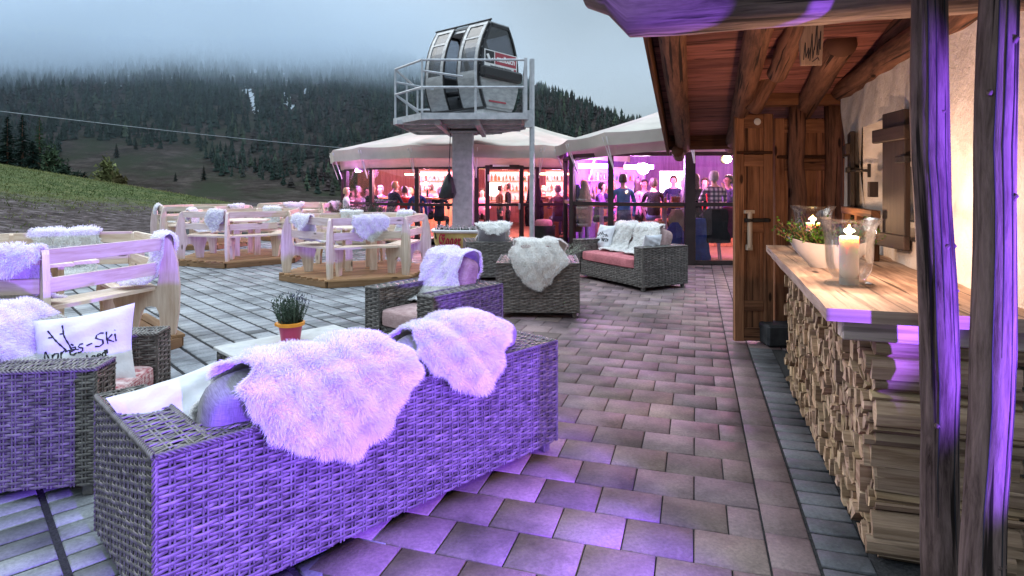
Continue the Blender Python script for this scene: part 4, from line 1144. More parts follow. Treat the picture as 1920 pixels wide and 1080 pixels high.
posts = [(-1.78, 11.82), (-.72, 11.82), (.27, 11.82), (.27, 13.85), (-2.5, 12.8), (-2.48, 14.1), (-2.42, 15.3), (-.55, 15.25)]
for i, (x, y) in enumerate(posts):
    mb = MB(); big = i == 2
    if big: mb.box(PL(x, y, deckz + .5), (.065, .065, 1.2), bev=.006)
    else: mb.tube([PL(x, y, deckz - .12), PL(x, y, deckz + 1.06)], .023, 8)
    mb.build('rail_post', MT['metal'], plat)
ring = [(-.55, 15.25), (-2.42, 15.3), (-2.5, 12.8), (-1.78, 11.82), (.27, 11.82), (.27, 13.85)]
for z in (1.06, .52):
    mb = MB()
    for a, b in zip(ring[:-1], ring[1:]): mb.tube([PL(*a, deckz + z), PL(*b, deckz + z)], .024, 8)
    mb.build('handrail', MT['metal'], plat)
mb = MB()
mb.tube([PL(-2.5, 12.8, deckz + .52), PL(-1.9, 14.0, deckz + .05)], .02, 6); mb.tube([PL(-1.78, 11.9, deckz + .86), PL(-1.0, 12.1, deckz + .78)], .022, 6); mb.tube([PL(-2.5, 12.85, deckz + .80), PL(-1.75, 13.3, deckz + .72)], .022, 6)
mb.build('brace', MT['metal'], plat)
mast = MB(); mast.tube([(.40, 11.95, 0), (.40, 11.95, 4.05)], .052, 12); mast.box((.33, 11.93, deckz - .1), (.16, .10, .34)); 
tag(mast.build('flag_mast', MT['metal'], None, True), 'tall thin steel mast bolted to the corner of the platform with the lift cabin', 'mast')

# cabin: barrel profile along a, doors on the curved side
th = R_(40); cA = Vector((-math.cos(th), math.sin(th), 0)); cB = Vector((math.sin(th), math.cos(th), 0))
cab = thing('lift_cabin', 'retired silver lift gondola with open sliding doors standing on the steel platform', 'gondola', (-.675, 12.6, 3.17))
LA, LB, HC = 1.56, 1.26, 1.86
def prof_off(z):       # inset of the barrel side at height z (0..1)
    return .22 * max(0, (.38 - z) / .38) ** 1.7 + .34 * max(0, (z - .40) / .60) ** 2.2
def cp(a, side, z, out=0.0):   # side 0 = door side, 1 = far side
    i = prof_off(z) - out
    b = i if side == 0 else LB - i
    return cA * (a * LA) + cB * b + Vector((0, 0, z * HC))
zs = [i / 16 for i in range(17)]
def strip(mb, a0, a1, side, z0, z1, out=0.0, th_=.02, m=0):
    zz = [z0 + (z1 - z0) * i / 10 for i in range(11)]
    for z, w in zip(zz[:-1], zz[1:]):
        q = [cp(a0, side, z, out), cp(a1, side, z, out), cp(a1, side, w, out), cp(a0, side, w, out)]
        p = [cp(a0, side, z, out - th_), cp(a1, side, z, out - th_), cp(a1, side, w, out - th_), cp(a0, side, w, out - th_)]
        mb.quad(*q, m=m); mb.quad(*p[::-1], m=m)
        mb.quad(q[0], q[3], p[3], p[0], m=m); mb.quad(q[1], p[1], p[2], q[2], m=m)
    e0 = [cp(a0, side, z0, out), cp(a1, side, z0, out), cp(a1, side, z0, out - th_), cp(a0, side, z0, out - th_)]; mb.quad(*e0, m=m)
    e0 = [cp(a0, side, z1, out), cp(a1, side, z1, out), cp(a1, side, z1, out - th_), cp(a0, side, z1, out - th_)]; mb.quad(*e0[::-1], m=m)
mb = MB()
strip(mb, 0, .05, 0, 0, 1); strip(mb, .95, 1, 0, 0, 1); strip(mb, 0, .05, 1, 0, 1); strip(mb, .95, 1, 1, 0, 1)
strip(mb, .05, .95, 1, 0, .30); strip(mb, .05, .95, 1, .93, 1); strip(mb, .05, .95, 0, .95, 1.0)
strip(mb, .48, .52, 1, .30, .93)
i1 = prof_off(1.0)
mb.prism([(0, i1 - .03), (LA, i1 - .03), (LA, LB - i1 + .03), (0, LB - i1 + .03)], (0, 0, HC + .01), cA, cB, (0, 0, 1), .05)
i0 = prof_off(0); mb.prism([(0, i0), (LA, i0), (LA, LB - i0), (0, LB - i0)], (0, 0, .03), cA, cB, (0, 0, 1), .06)
mb.build('cabin_shell', MT['silver'], cab)
for nm, a in (('end_wall', 0.0), ('end_wall', 1.0)):
    sgn = -1 if a == 0 else 1
    mb = MB()
    def endpoly(z0, z1, ins=0.0): 
        zz = [z0 + (z1 - z0) * i / 10 for i in range(11)]
        return [(prof_off(z) + ins, z * HC) for z in zz] + [(LB - prof_off(z) - ins, z * HC) for z in zz[::-1]]
    O = cA * (a * LA)
    mb.prism(endpoly(.03, .36), O, cB, (0, 0, 1), -cA, .04)
    e = mb.build(nm, MT['silver'], cab)
    mb = MB(); mb.prism(endpoly(.47, .97, .05), O, cB, (0, 0, 1), -cA, .012); mb.build('window', MT['tint'], e)
    mb = MB()
    for z0, z1, side in ((.36, 1.0, 0), (.36, 1.0, 1)):
        zz = [z0 + (z1 - z0) * i / 10 for i in range(11)]
        ed = [(prof_off(z), z * HC) for z in zz]; inn = [(prof_off(z) + .055, z * HC) for z in zz]
        if side: ed = [(LB - x, z) for x, z in ed]; inn = [(LB - x, z) for x, z in inn]
        mb.prism(ed + inn[::-1], O, cB, (0, 0, 1), -cA, .05)
    mb.prism([(prof_off(1), HC * .965), (LB - prof_off(1), HC * .965), (LB - prof_off(1), HC), (prof_off(1), HC)], O, cB, (0, 0, 1), -cA, .05)
    mb.build('window_frame', MT['steel_dark'], e)
    mb = MB(); c = O + cA * sgn * .06 + cB * (LB / 2) + Vector((0, 0, HC * .415))
    mb.box(c, (.16, LB + .04, HC * .13), Matrix((cA, cB, Vector((0, 0, 1)))).transposed(), bev=.04); mb.build('bumper', MT['black'], e)
    if a == 0:
        # sign over the lower part of the window
        Ms = Matrix((( cB.x, 0, -cA.x, 0), (cB.y, 0, -cA.y, 0), (0, 1, 0, 0), (0, 0, 0, 1)))
        org = -cA * .03 + cB * (LB / 2 + .02) + Vector((0, 0, HC * .565))
        def pt(x, y, d=0): return org + cB * x + Vector((0, 0, y)) - cA * d
        def plate(mbb, x0, x1, y0, y1, d, m=0): mbb.quad(pt(x0, y0, d), pt(x1, y0, d), pt(x1, y1, d), pt(x0, y1, d), m=m)
        mb = MB(); plate(mb, -.55, .53, -.19, .21, .004); sgnb = mb.build('sign', MT['white'], e)
        mb = MB(); plate(mb, -.21, .50, -.07, .19, .008); plate(mb, .42, .50, -.14, -.10, .008); mb.build('red_field', MT['red'], sgnb)
        mb = MB(); plate(mb, -.52, -.24, -.07, .19, .008); mb.build('logo_field', MT['tintsq'] if 'tintsq' in MT else MT['steel_dark'], sgnb)
        mb = MB()
        pts = [(-.50, .10), (-.42, .13), (-.36, .02), (-.27, .06), (-.30, -.01), (-.38, -.04), (-.45, .03)]
        i = mb.add([pt(x, y, .012) for x, y in pts]); mb.face(range(i, i + 7)); mb.build('logo', MT['white'], sgnb)
        def TM(x, y): return Matrix.Translation(pt(x, y, .011)) @ Ms.to_3x3().to_4x4()
        text_mesh('lettering', 'saalbach', .185, TM(.145, .055), MT['white'], sgnb, bold=.004)
        text_mesh('lettering', 'hinterglemm leogang fieberbrunn', .052, TM(-.02, -.125), MT['steel_dark'], sgnb)
        mb = MB(); c = O + cB * (LB / 2 - .1) - cA * .025 + Vector((0, 0, .17)); mb.box(c, (.02, .55, .035), Matrix((cA, cB, Vector((0, 0, 1)))).transposed()); mb.build('red_light_bar', MT['red'], e)
for a0, a1 in ((.03, .40), (.70, 1.06)):
    mb = MB(); strip(mb, a0, a1, 0, .02, .43, .05, .03); d = mb.build('sliding_door', MT['silver'], cab)
    mb = MB(); w_ = .055
    strip(mb, a0, a0 + w_, 0, .43, 1.03, .05, .03); strip(mb, a1 - w_, a1, 0, .43, 1.03, .05, .03); strip(mb, a0, a1, 0, .985, 1.03, .052, .034); strip(mb, a0 + w_, a1 - w_, 0, .82, .84, .05, .03); mb.build('door_frame', MT['silver'], d)
    mb = MB(); strip(mb, a0 - .02, a0 - .001, 0, .02, 1.06, .055, .04); strip(mb, a1 + .001, a1 + .02, 0, .02, 1.06, .055, .04); mb.build('door_seal', MT['black'], d)
    mb = MB(); strip(mb, a0 + w_, a1 - w_, 0, .43, .985, .035, .006); mb.build('door_window', MT['tint'], d)
mb = MB(); strip(mb, .05, .48, 1, .30, .93, -.01, .006); strip(mb, .52, .95, 1, .30, .93, -.01, .006); mb.build('window', MT['tint'], cab)
mb = MB()
for b in (.28, LB - .28): mb.box(cA * (LA / 2) + cB * b + Vector((0, 0, .42)), (LA - .1, .32, .06), Matrix((cA, cB, Vector((0, 0, 1)))).transposed(), bev=.015)
mb.build('bench_seat', MT['black'], cab)
mb = MB(); mb.tube([cp(-.02, 0, 1.04, .06), cp(1.1, 0, 1.04, .06)], .02, 6); mb.build('door_track', MT['steel_dark'], cab); mb = MB(); mb.tube([cp(-.02, 0, .015, .06), cp(1.06, 0, .015, .06)], .022, 6); mb.build('door_track', MT['steel_dark'], cab)
for a in (.12, .85):
    mb = MB(); mb.box(cA * (LA * a) + cB * (LB / 2) + Vector((0, 0, -.105)), (.22, .9, .21), Matrix((cA, cB, Vector((0, 0, 1)))).transposed(), bev=.008); mb.build('support_block', MT['white'], cab)

# =================================================================== glass pavilions
MT['bamboo'] = woodmat('warm_bar_wood', (.30, .13, .05), (.52, .27, .11), .6, 30)
MT['backcloth'] = gen('rust_curtain', [(.34, .13, .10), (.56, .28, .20)], 3, (6, 6, .4), rough=.9, bmp=.3)
MT['violetwall'] = gen('violet_curtain', [(.16, .08, .26), (.30, .16, .42)], 3, (6, 6, .4), rough=.9, bmp=.3)
MT['floorwood'] = woodmat('pavilion_floor', (.16, .09, .06), (.28, .17, .11), .5, 20)
def pavilion(name, label, cx, cy, eave, wall, apex, zval, ztop, zbase, openfrom, backmat, mid=1.08, skipdoor=None, vis=None):
    """eave, wall: lists of (x, y) with z of the eave as third value; wall panels between successive points"""
    t = thing(name, label, 'pavilion', (cx, cy, 0), 0, 'round glass pavilions with cream canvas roofs')
    def P(x, y, z): return Vector((x - cx, y - cy, z))
    n = len(eave)
    # canopy: sagging panels from apex to eave
    mb = MB(); ap = P(cx, cy, apex); K = 8; Q = 5; rows = []
    for i in range(n):
        a, b = eave[i], eave[(i + 1) % n]
        for q in range(Q):
            f = q / Q
            rows.append([P(*(Vector(a).lerp(Vector(b), f)))] ); rows[-1][0].z -= .035 * math.sin(math.pi * f)
    for r_ in range(len(rows)):
        e = rows[r_][0]; f = (r_ % Q) / Q
        for k in range(1, K + 1):
            s = k / K; p = e.lerp(ap, s); p.z -= .10 * math.sin(math.pi * s) + .05 * math.sin(math.pi * f) * (1 - s); rows[r_].append(p)
    idx = [[mb.add([p]) for p in r_] for r_ in rows]; m_ = len(rows)
    for r_ in range(m_):
        s_ = (r_ + 1) % m_
        for k in range(K): mb.face((idx[r_][k], idx[s_][k], idx[s_][k + 1], idx[r_][k + 1]))
    mb.build('canopy', MT['canvas'], t, True)
    # valance: outer flap and the inner strip set back behind it
    mb = MB()
    for r_ in range(m_):
        s_ = (r_ + 1) % m_; a, b = rows[r_][0], rows[s_][0]; f = (r_ % Q) / Q; g = f + 1 / Q
        def low(p, f_, dz, ins, sc): 
            d = Vector((p.x, p.y, 0)).normalized(); q = p - d * ins; q.z = p.z - dz - sc * math.sin(math.pi * min(1, f_)); return q
        a1, b1 = low(a, f, zval[0], .03, -.02), low(b, g, zval[0], .03, -.02)
        mb.quad(a1, b1, b, a)
    mb.build('valance', MT['canvas'], t, True)
    mb = MB()
    for i in range(n):
        a, b = eave[i], eave[(i + 1) % n]
        if vis and not vis(a, b): continue
        for f, g in ((0, .5), (.5, 1)):
            p, q = Vector(a).lerp(Vector(b), f), Vector(a).lerp(Vector(b), g)
            c = Vector((cx, cy, 0))
            def at2(v, z, ins): d = (c - Vector((v.x, v.y, 0))).normalized(); return P(v.x + d.x * ins, v.y + d.y * ins, z)
            mb.quad(at2(p, p.z - zval[1], .34), at2(q, q.z - zval[1], .34), at2(q, q.z - zval[0] + .12, .30), at2(p, p.z - zval[0] + .12, .30))
    mb.build('inner_valance', MT['canvas'], t, True)
    for i in range(n):
        a = eave[i]
        if vis and not vis(a, a): continue
        c = Vector((cx, cy, 0)); d = (c - Vector((a[0], a[1], 0))).normalized()
        mb = MB(); top = P(a[0], a[1], a[2] - .08); lowp = P(a[0] + d.x * .26, a[1] + d.y * .26, a[2] - zval[1] - .28)
        sd_ = Vector((-d.y, d.x, 0)) * .05
        mb.tube([top + sd_, lowp], .012, 5); mb.tube([top - sd_, lowp], .012, 5); mb.build('strap', MT['white'], t)
    # walls
    mb = MB(); fl = [P(x, y, zbase) for x, y, *_ in wall]; i = mb.add(fl); mb.face(range(i, i + len(fl))[::1]); mb.build('floor', MT['floorwood'], t)
    for i in range(len(wall)):
        a, b = wall[i], wall[(i + 1) % len(wall)]
        p, q = P(a[0], a[1], 0), P(b[0], b[1], 0); d = (q - p); ln = d.length; ang = math.atan2(d.y, d.x); c = (p + q) / 2
        if i in openfrom:
            mb = MB(); mb.box(p + Vector((0, 0, ztop / 2)), (.11 if len(a) < 3 else a[2], .10, ztop), ang, bev=.006); mb.build('post', MT['frame'], t)
            fr = MB()
            for z in (zbase + .03, mid, ztop - .03): fr.box(c + Vector((0, 0, z)), (ln - .1, .06, .075), ang)
            f = fr.build('glazing_frame', MT['frame'], t)
            g = MB(); g.box(c + Vector((0, 0, (zbase + mid) / 2)), (ln - .1, .008, mid - zbase - .12), ang); g.box(c + Vector((0, 0, (mid + ztop) / 2)), (ln - .1, .008, ztop - mid - .13), ang)
            g.build('glass_pane', MT['glass'], f)
        else:
            mb = MB(); mb.box(c + Vector((0, 0, ztop / 2 + .15)), (ln, .06, ztop + .3), ang); mb.build('curtain_wall', backmat, t)
    return t
C1 = (-.9, 19.6)
ev1 = [(C1[0] + 4.9 * math.sin(R_(20 * k)), C1[1] - 4.9 * math.cos(R_(20 * k)), 2.55) for k in range(18)]
wl1 = [(C1[0] + 4.5 * math.sin(R_(20 * k)), C1[1] - 4.5 * math.cos(R_(20 * k))) for k in range(18)]
open1 = {0, 1, 17, 16, 15, 14, 13}
pav1 = pavilion('glass_pavilion', 'round glass bar pavilion with cream canvas roof behind the lift platform, orange inside', C1[0], C1[1], ev1, wl1, 4.05, (.33, .55), 2.02, .10, open1, MT['backcloth'], 1.04, vis=lambda a, b: a[1] < 21)
C2 = (5.6, 14.2)
ev2 = [(1.12, 12.2, 2.45), (1.70, 11.0, 2.50), (3.1, 10.4, 2.60), (5.4, 10.2, 2.6), (7.9, 11.0, 2.55), (9.4, 12.8, 2.5), (9.6, 15.5, 2.5), (8.2, 17.9, 2.5), (5.6, 18.8, 2.5), (3.0, 18.0, 2.5), (1.4, 16.0, 2.45), (1.0, 14.0, 2.45)]
wl2 = [(1.25, 12.35), (1.92, 11.62), (3.40, 11.43, .20), (4.95, 11.43), (6.6, 11.6), (8.6, 12.6), (9.2, 15.2), (8.0, 17.4), (5.6, 18.3), (3.3, 17.5), (1.75, 15.8), (1.25, 14.0)]
pav2 = pavilion('glass_pavilion', 'glass bar pavilion under a cream canopy behind the hut corner, glowing pink and violet', C2[0], C2[1], ev2, wl2, 4.15, (.24, .40), 2.16, .02, {0, 1, 2, 3, 4, 11}, MT['violetwall'], 1.16, vis=lambda a, b: a[1] < 15)
# the glazed door of the left pavilion
def lerp2(a, b, f): return (a[0] + (b[0] - a[0]) * f, a[1] + (b[1] - a[1]) * f)
pa, pb = lerp2(wl1[0], wl1[1], .18), lerp2(wl1[0], wl1[1], .74)
dt = thing('glass_door', 'dark framed glazed door into the orange lit pavilion, right of the steel column', 'door', (pa[0], pa[1] - .06, .1), math.atan2(pb[1] - pa[1], pb[0] - pa[0]))
dw = math.dist(pa, pb)
mb = MB()
for x in (0, dw): mb.box((x, 0, .97), (.11, .09, 1.94), bev=.006)
mb.box((dw / 2, 0, 1.90), (dw - .11, .08, .11)); mb.box((dw / 2, 0, .05), (dw - .11, .08, .10)); mb.box((dw / 2, 0, .95), (dw - .11, .07, .06)); mb.build('door_frame', MT['frame'], dt)
mb = MB(); mb.box((dw / 2, 0, .96), (dw - .1, .008, 1.8)); mb.build('glass_pane', MT['glass'], dt)
mb = MB(); mb.box((dw - .07, -.08, .90), (.05, .05, .16), bev=.01); mb.build('handle', MT['metal'], dt)
mb = MB(); mb.box((.34, -.06, 1.93), (.42, .03, .05)); mb.box((.02, -.07, 1.62), (.05, .03, .17)); mb.build('notice', MT['white'], dt)

# ------------------------------------------------------------------ inside the pavilions
def emitter(name, label, cat, boxes, mat, loc=(0, 0, 0), group=None):
    mb = MB()
    for c, s in boxes: mb.box(c, s)
    o = mb.build(name, mat); o.location = loc
    return tag(o, label, cat, group)
E_warm = emit('warm_lamp_glow', (1.0, .62, .28), 9); E_viol = emit('violet_tube_glow', (.62, .30, 1.0), 8); E_white = emit('screen_glow', (1.0, .88, .86), 4.5); E_pink = emit('pink_lamp_glow', (1, .25, .7), 7)
for (x, y, z, w, lab, mt) in [(1.95, 13.9, 1.98, 1.15, 'violet light tube under the canopy near the corner of the pink pavilion', E_viol), (3.1, 14.6, 1.98, 1.0, 'violet light tube under the canopy right of the blue shirted man', E_viol), (6.0, 14.6, 2.1, 1.6, 'light tube under the canopy beside the old door', E_warm)]:
    emitter('light_tube', lab, 'light tube', [((0, 0, 0), (w * .7, .14, .11))], mt, (x, y, z), 'light tubes under the canopies')
for (x, y, z, w, lab) in [(-2.55, 17.6, 1.86, 1.2, 'warm light strip above the drinkers left of the steel column'), (.95, 17.0, 1.86, 1.1, 'warm light strip right of the glazed door'), (-.45, 15.9, 2.0, .9, 'yellow light strip above the glazed door')]:
    emitter('light_tube', lab, 'light tube', [((0, 0, 0), (w, .10, .05))], E_warm, (x, y, z), 'light tubes under the canopies')
emitter('projection_screen', 'bright white screen behind the bar drinkers in the pink pavilion', 'screen', [((0, 0, 0), (.78, .03, .55))], E_white, (4.15, 15.2, 1.62))
emitter('projection_screen', 'bright screen seen through the glazed door of the orange pavilion', 'screen', [((0, 0, 0), (.42, .03, .40))], emit('warm_screen', (1, .82, .55), 5), (-.55, 18.2, 1.42))
def stage_lamp(label, loc, col, e, r=.075):
    t = thing('spotlight', label, 'spotlight', loc, 0, 'stage spotlights inside the pavilions')
    mb = MB(); mb.lathe([(.02, .06), (r * 1.1, .05), (r * 1.1, -.05)], 14); b = mb.build('housing', MT['black'], t, True); b.rotation_euler = (R_(-90), 0, 0); b.location = (0, .06 + r, 0)
    mb = MB(); mb.lathe([(.001, r), (r * .7, r * .7), (r, 0), (r * .7, -r * .7), (.001, -r)], 14); mb.build('lens', emit('spot_' + str(int(e)) + str(int(loc[0] * 10)), col, e), t, True)
stage_lamp('blinding white spotlight under the canopy above the drinkers in the pink pavilion', (2.78, 12.6, 1.88), (1, .80, .95), 120, .12)
stage_lamp('small violet spotlight at the left end of the orange pavilion', (-4.35, 16.75, 1.95), (.75, .25, 1), 60, .05)
stage_lamp('small bluish spotlight behind the post left of the steel column', (-2.35, 16.3, 1.58), (.55, .45, 1), 60, .05)
stage_lamp('warm spotlight shining over the bar, just left of the old door', (4.65, 12.9, 2.10), (1, .72, .35), 100, .09)
def back_bar(label, loc, rz, w, h, mat):
    t = thing('back_bar', label, 'shelf', loc, rz, 'added glowing bottle shelves in the pavilions')
    mb = MB(); mb.box((0, .05, h / 2 + .9), (w, .03, h)); mb.build('added_glow_panel', mat, t)  # glowing panel added for a brighter, richer bar interior
    for k in range(4):
        mb = MB(); mb.box((0, -.06, .95 + k * h / 3.2), (w, .2, .03)); mb.build('shelf_board', MT['bamboo'], t)
    mb = MB()
    for k in range(3):
        x = -w / 2 + .06
        while x < w / 2 - .05:
            hh = rnd.uniform(.14, .24); r_ = rnd.uniform(.025, .04); z = .965 + k * h / 3.2
            mb.lathe([(.001, 0), (r_, 0), (r_, hh * .6), (r_ * .4, hh * .8), (r_ * .4, hh), (.001, hh)], 8, c=(x, -.07, z), m=rnd.randrange(3)); x += rnd.uniform(.08, .16)
    mb.build('bottles', [MT['bottle_a'], MT['bottle_b'], MT['bottle_c']], t, True)['kind'] = 'stuff'
MT['bottle_a'] = flat('amber_glass', (.25, .09, .02), .15); MT['bottle_b'] = flat('green_glass', (.03, .09, .03), .15); MT['bottle_c'] = flat('clear_glass_bottle', (.5, .45, .4), .15)
E_amber = emit('added_amber_glow', (1.0, .42, .38), .8)
back_bar('added glowing bottle shelf just left of the steel column', (-2.15, 18.9, .1), R_(4), 1.5, 1.0, E_amber)
back_bar('added glowing bottle shelf behind the glazed door', (-.15, 19.2, .1), R_(0), 1.3, 1.0, E_amber)
back_bar('added glowing bottle shelf at the right end of the orange pavilion', (1.7, 18.6, .1), R_(-12), 1.3, 1.0, emit('added_rose_glow', (1.0, .32, .30), 1.6))
back_bar('added violet glowing shelf behind the drinkers of the pink pavilion', (2.7, 16.2, .02), R_(6), 1.9, 1.1, emit('added_violet_glow', (.50, .16, 1.0), 1.0))
for k in range(9):
    a = R_(-80 + 20 * k); o_ = MB(); p0_ = Vector((C1[0] + .2 * math.sin(a), C1[1] - .2 * math.cos(a), 3.55)); p1_ = Vector((C1[0] + 4.4 * math.sin(a), C1[1] - 4.4 * math.cos(a), 2.36))
    o_.tube([p0_, p1_], .04, 6); o_.v = [(x - C1[0], y - C1[1], z) for x, y, z in o_.v]; o_.build('roof_spoke', MT['bamboo'], pav1)
lamp('bar_light', 'POINT', (2.7, 12.9, 1.95), 260, (.85, .24, 1.0), .12)
lamp('bar_light', 'POINT', (4.9, 13.4, 2.0), 270, (1.0, .30, .66), .15)
lamp('bar_light', 'POINT', (6.6, 14.4, 2.1), 208, (1.0, .55, .35), .2)
lamp('bar_light', 'POINT', (2.3, 15.5, 1.95), 240, (.52, .18, 1.0), .2)
lamp('bar_light', 'POINT', (-2.4, 16.8, 1.95), 380, (1.0, .36, .52), .15)
lamp('bar_light', 'POINT', (-4.0, 17.2, 1.9), 330, (.78, .30, 1.0), .15)
lamp('bar_light', 'POINT', (-.2, 17.2, 2.0), 400, (1.0, .46, .46), .15)
lamp('bar_light', 'POINT', (1.2, 16.6, 1.9), 350, (1.0, .32, .56), .15)
def bar_counter(label, loc, rz, w, h=1.08, d=.55):
    t = thing('bar_counter', label, 'bar counter', loc, rz, 'bar counters')
    mb = MB(); n = int(w / .14)
    for k in range(n): mb.box((-w / 2 + (k + .5) * w / n, 0, h / 2 - .02), (w / n - .008, d - .12, h - .05), bev=.004, col=(rnd.uniform(.8, 1.2),) * 3)
    mb.build('counter_front', MT['bamboo'], t)
    mb = MB(); mb.box((0, 0, h), (w + .08, d, .045), bev=.006); mb.build('counter_top', MT['bamboo'], t)
    return t
bar_counter('wooden bar counter deep inside the orange pavilion, left of the column', (-2.7, 18.6, .1), R_(6), 2.6)
bar_counter('orange wooden bar front right of the thin steel mast', (1.02, 16.6, .1), R_(-8), .62, 1.12)
bar_counter('bar counter behind the drinkers in the pink pavilion', (3.9, 14.9, .02), R_(0), 3.6)
def high_table(label, loc, w=.8):
    t = thing('high_table', label, 'high table', loc, 0, 'high tables in the pavilions')
    mb = MB(); mb.lathe([(.001, 1.06), (w / 2, 1.06), (w / 2, 1.10), (.001, 1.10)], 24); mb.build('table_top', MT['bamboo'], t)
    mb = MB(); mb.tube([(0, 0, 0), (0, 0, 1.06)], .05, 10); mb.lathe([(.001, .0), (.25, .0), (.22, .03), (.05, .05)], 18); mb.build('table_leg', MT['metal'], t)
    return t
high_table('round high table with drinks between the blue shirted man and the old door', (3.15, 12.35, .02), .95)
high_table('round high table near the corner post of the pink pavilion', (1.95, 13.0, .02), .7)
high_table('round high table with drinks left of the steel column', (-2.35, 16.35, .1), .8)
high_table('round high table at the left end of the orange pavilion', (-3.9, 17.3, .1), .8)
def glass_mug(label, loc, h=.15, r=.035, col=(.45, .18, .03)):
    t = thing('drink', label, 'drink', loc, 0, 'drinks on the high tables')
    mb = MB(); mb.lathe([(.001, 0), (r, 0), (r * 1.05, h), (r * .9, h), (r * .85, h * .12)], 12); mb.build('glass', MT['vase'], t, True)
    mb = MB(); mb.lathe([(.001, .012), (r * .8, .012), (r * .82, h * .8), (.001, h * .8)], 12); mb.build('liquid', flat('drink_liquid', col, .2), t, True)
glass_mug('clear little glass on the round high table behind the blue shirted man', (2.78, 12.2, 1.12), .12, .03, (.5, .5, .45))
glass_mug('wide red tinted jug on the round high table next to the plaid shirted man', (3.35, 12.25, 1.12), .22, .13, (.40, .10, .05))
glass_mug('tall beer glass on the round high table in the pink pavilion', (3.12, 12.15, 1.12), .2, .035)
glass_mug('dark bottle shaped glass on the high table left of the steel column', (-2.28, 16.1, 1.2), .26, .035, (.03, .01, .01))
def stool(label, loc):
    t = thing('bar_stool', label, 'bar stool', loc, 0, 'bar stools')
    mb = MB(); mb.lathe([(.001, .72), (.19, .72), (.20, .75), (.18, .79), (.001, .79)], 18); mb.build('seat', MT['bamboo'], t, True)
    for k in range(4):
        a = k * math.pi / 2 + .6
        mb = MB(); mb.tube([(math.cos(a) * .10, math.sin(a) * .10, .72), (math.cos(a) * .2, math.sin(a) * .2, 0)], .016, 6); mb.build('leg', MT['metal'], t)
for x, y, lab in [(2.12, 12.05, 'bar stool by itself near the left post of the pink pavilion'), (2.85, 11.95, 'bar stool between the blue shirted man and the round table'), (3.25, 12.9, 'bar stool behind the round high table'), (4.05, 12.05, 'bar stool under the plaid shirted man')]:
    stool(lab, (x, y, .02))
# =================================================================== people
MT['skin'] = gen('skin', [(.52, .30, .22), (.60, .36, .27)], 8, rough=.55, bmp=.02)
MT['hair_d'] = flat('dark_brown_hair', (.03, .018, .012), .6); MT['hair_b'] = flat('blond_hair', (.42, .28, .13), .6); MT['hair_g'] = flat('grey_hair', (.30, .29, .28), .6)
MT['shoe'] = flat('dark_shoe', (.03, .025, .022), .5)
def cloth(n, c): return gen(n, [tuple(q * .7 for q in c), tuple(min(1, q * 1.2) for q in c)], 7, rough=.9, bmp=.5, bd=.02, bsc=9, spec=.1)
m, nt, bs = nmat('plaid_shirt')
v = coords(nt, 'Object')
def bands(ax, sc):
    w = N(nt, 'ShaderNodeTexWave', wave_type='BANDS', bands_direction=ax); w.inputs['Scale'].default_value = sc; L(nt, v, w.inputs[0])
    return ramp(nt, w.outputs['Fac'], [(.45, (1, 1, 1)), (.55, (.22, .16, .26))])
L(nt, mix(nt, mix(nt, (.80, .74, .76), bands('X', 3.6), 1.0, 'MULTIPLY'), bands('Z', 3.6), 1.0, 'MULTIPLY'), bs.inputs['Base Color']); bs.inputs['Roughness'].default_value = .9
MT['plaid'] = m
CL = {'denim': cloth('blue_denim', (.09, .20, .48)), 'navy': cloth('navy_cloth', (.02, .025, .06)), 'black': cloth('black_cloth', (.012, .011, .014)), 'red': cloth('red_cloth', (.48, .02, .02)),
      'white': cloth('white_cloth', (.66, .62, .60)), 'pink': cloth('pink_cloth', (.55, .22, .34)), 'jeans': cloth('faded_jeans', (.11, .14, .24)), 'brown': cloth('brown_cloth', (.13, .07, .045)),
      'grey': cloth('grey_cloth', (.18, .17, .18)), 'violet': cloth('violet_cloth', (.16, .08, .30)), 'plaid': MT['plaid'], 'beige': cloth('beige_cloth', (.42, .33, .24)), 'blue': cloth('strong_blue_cloth', (.03, .07, .30))}
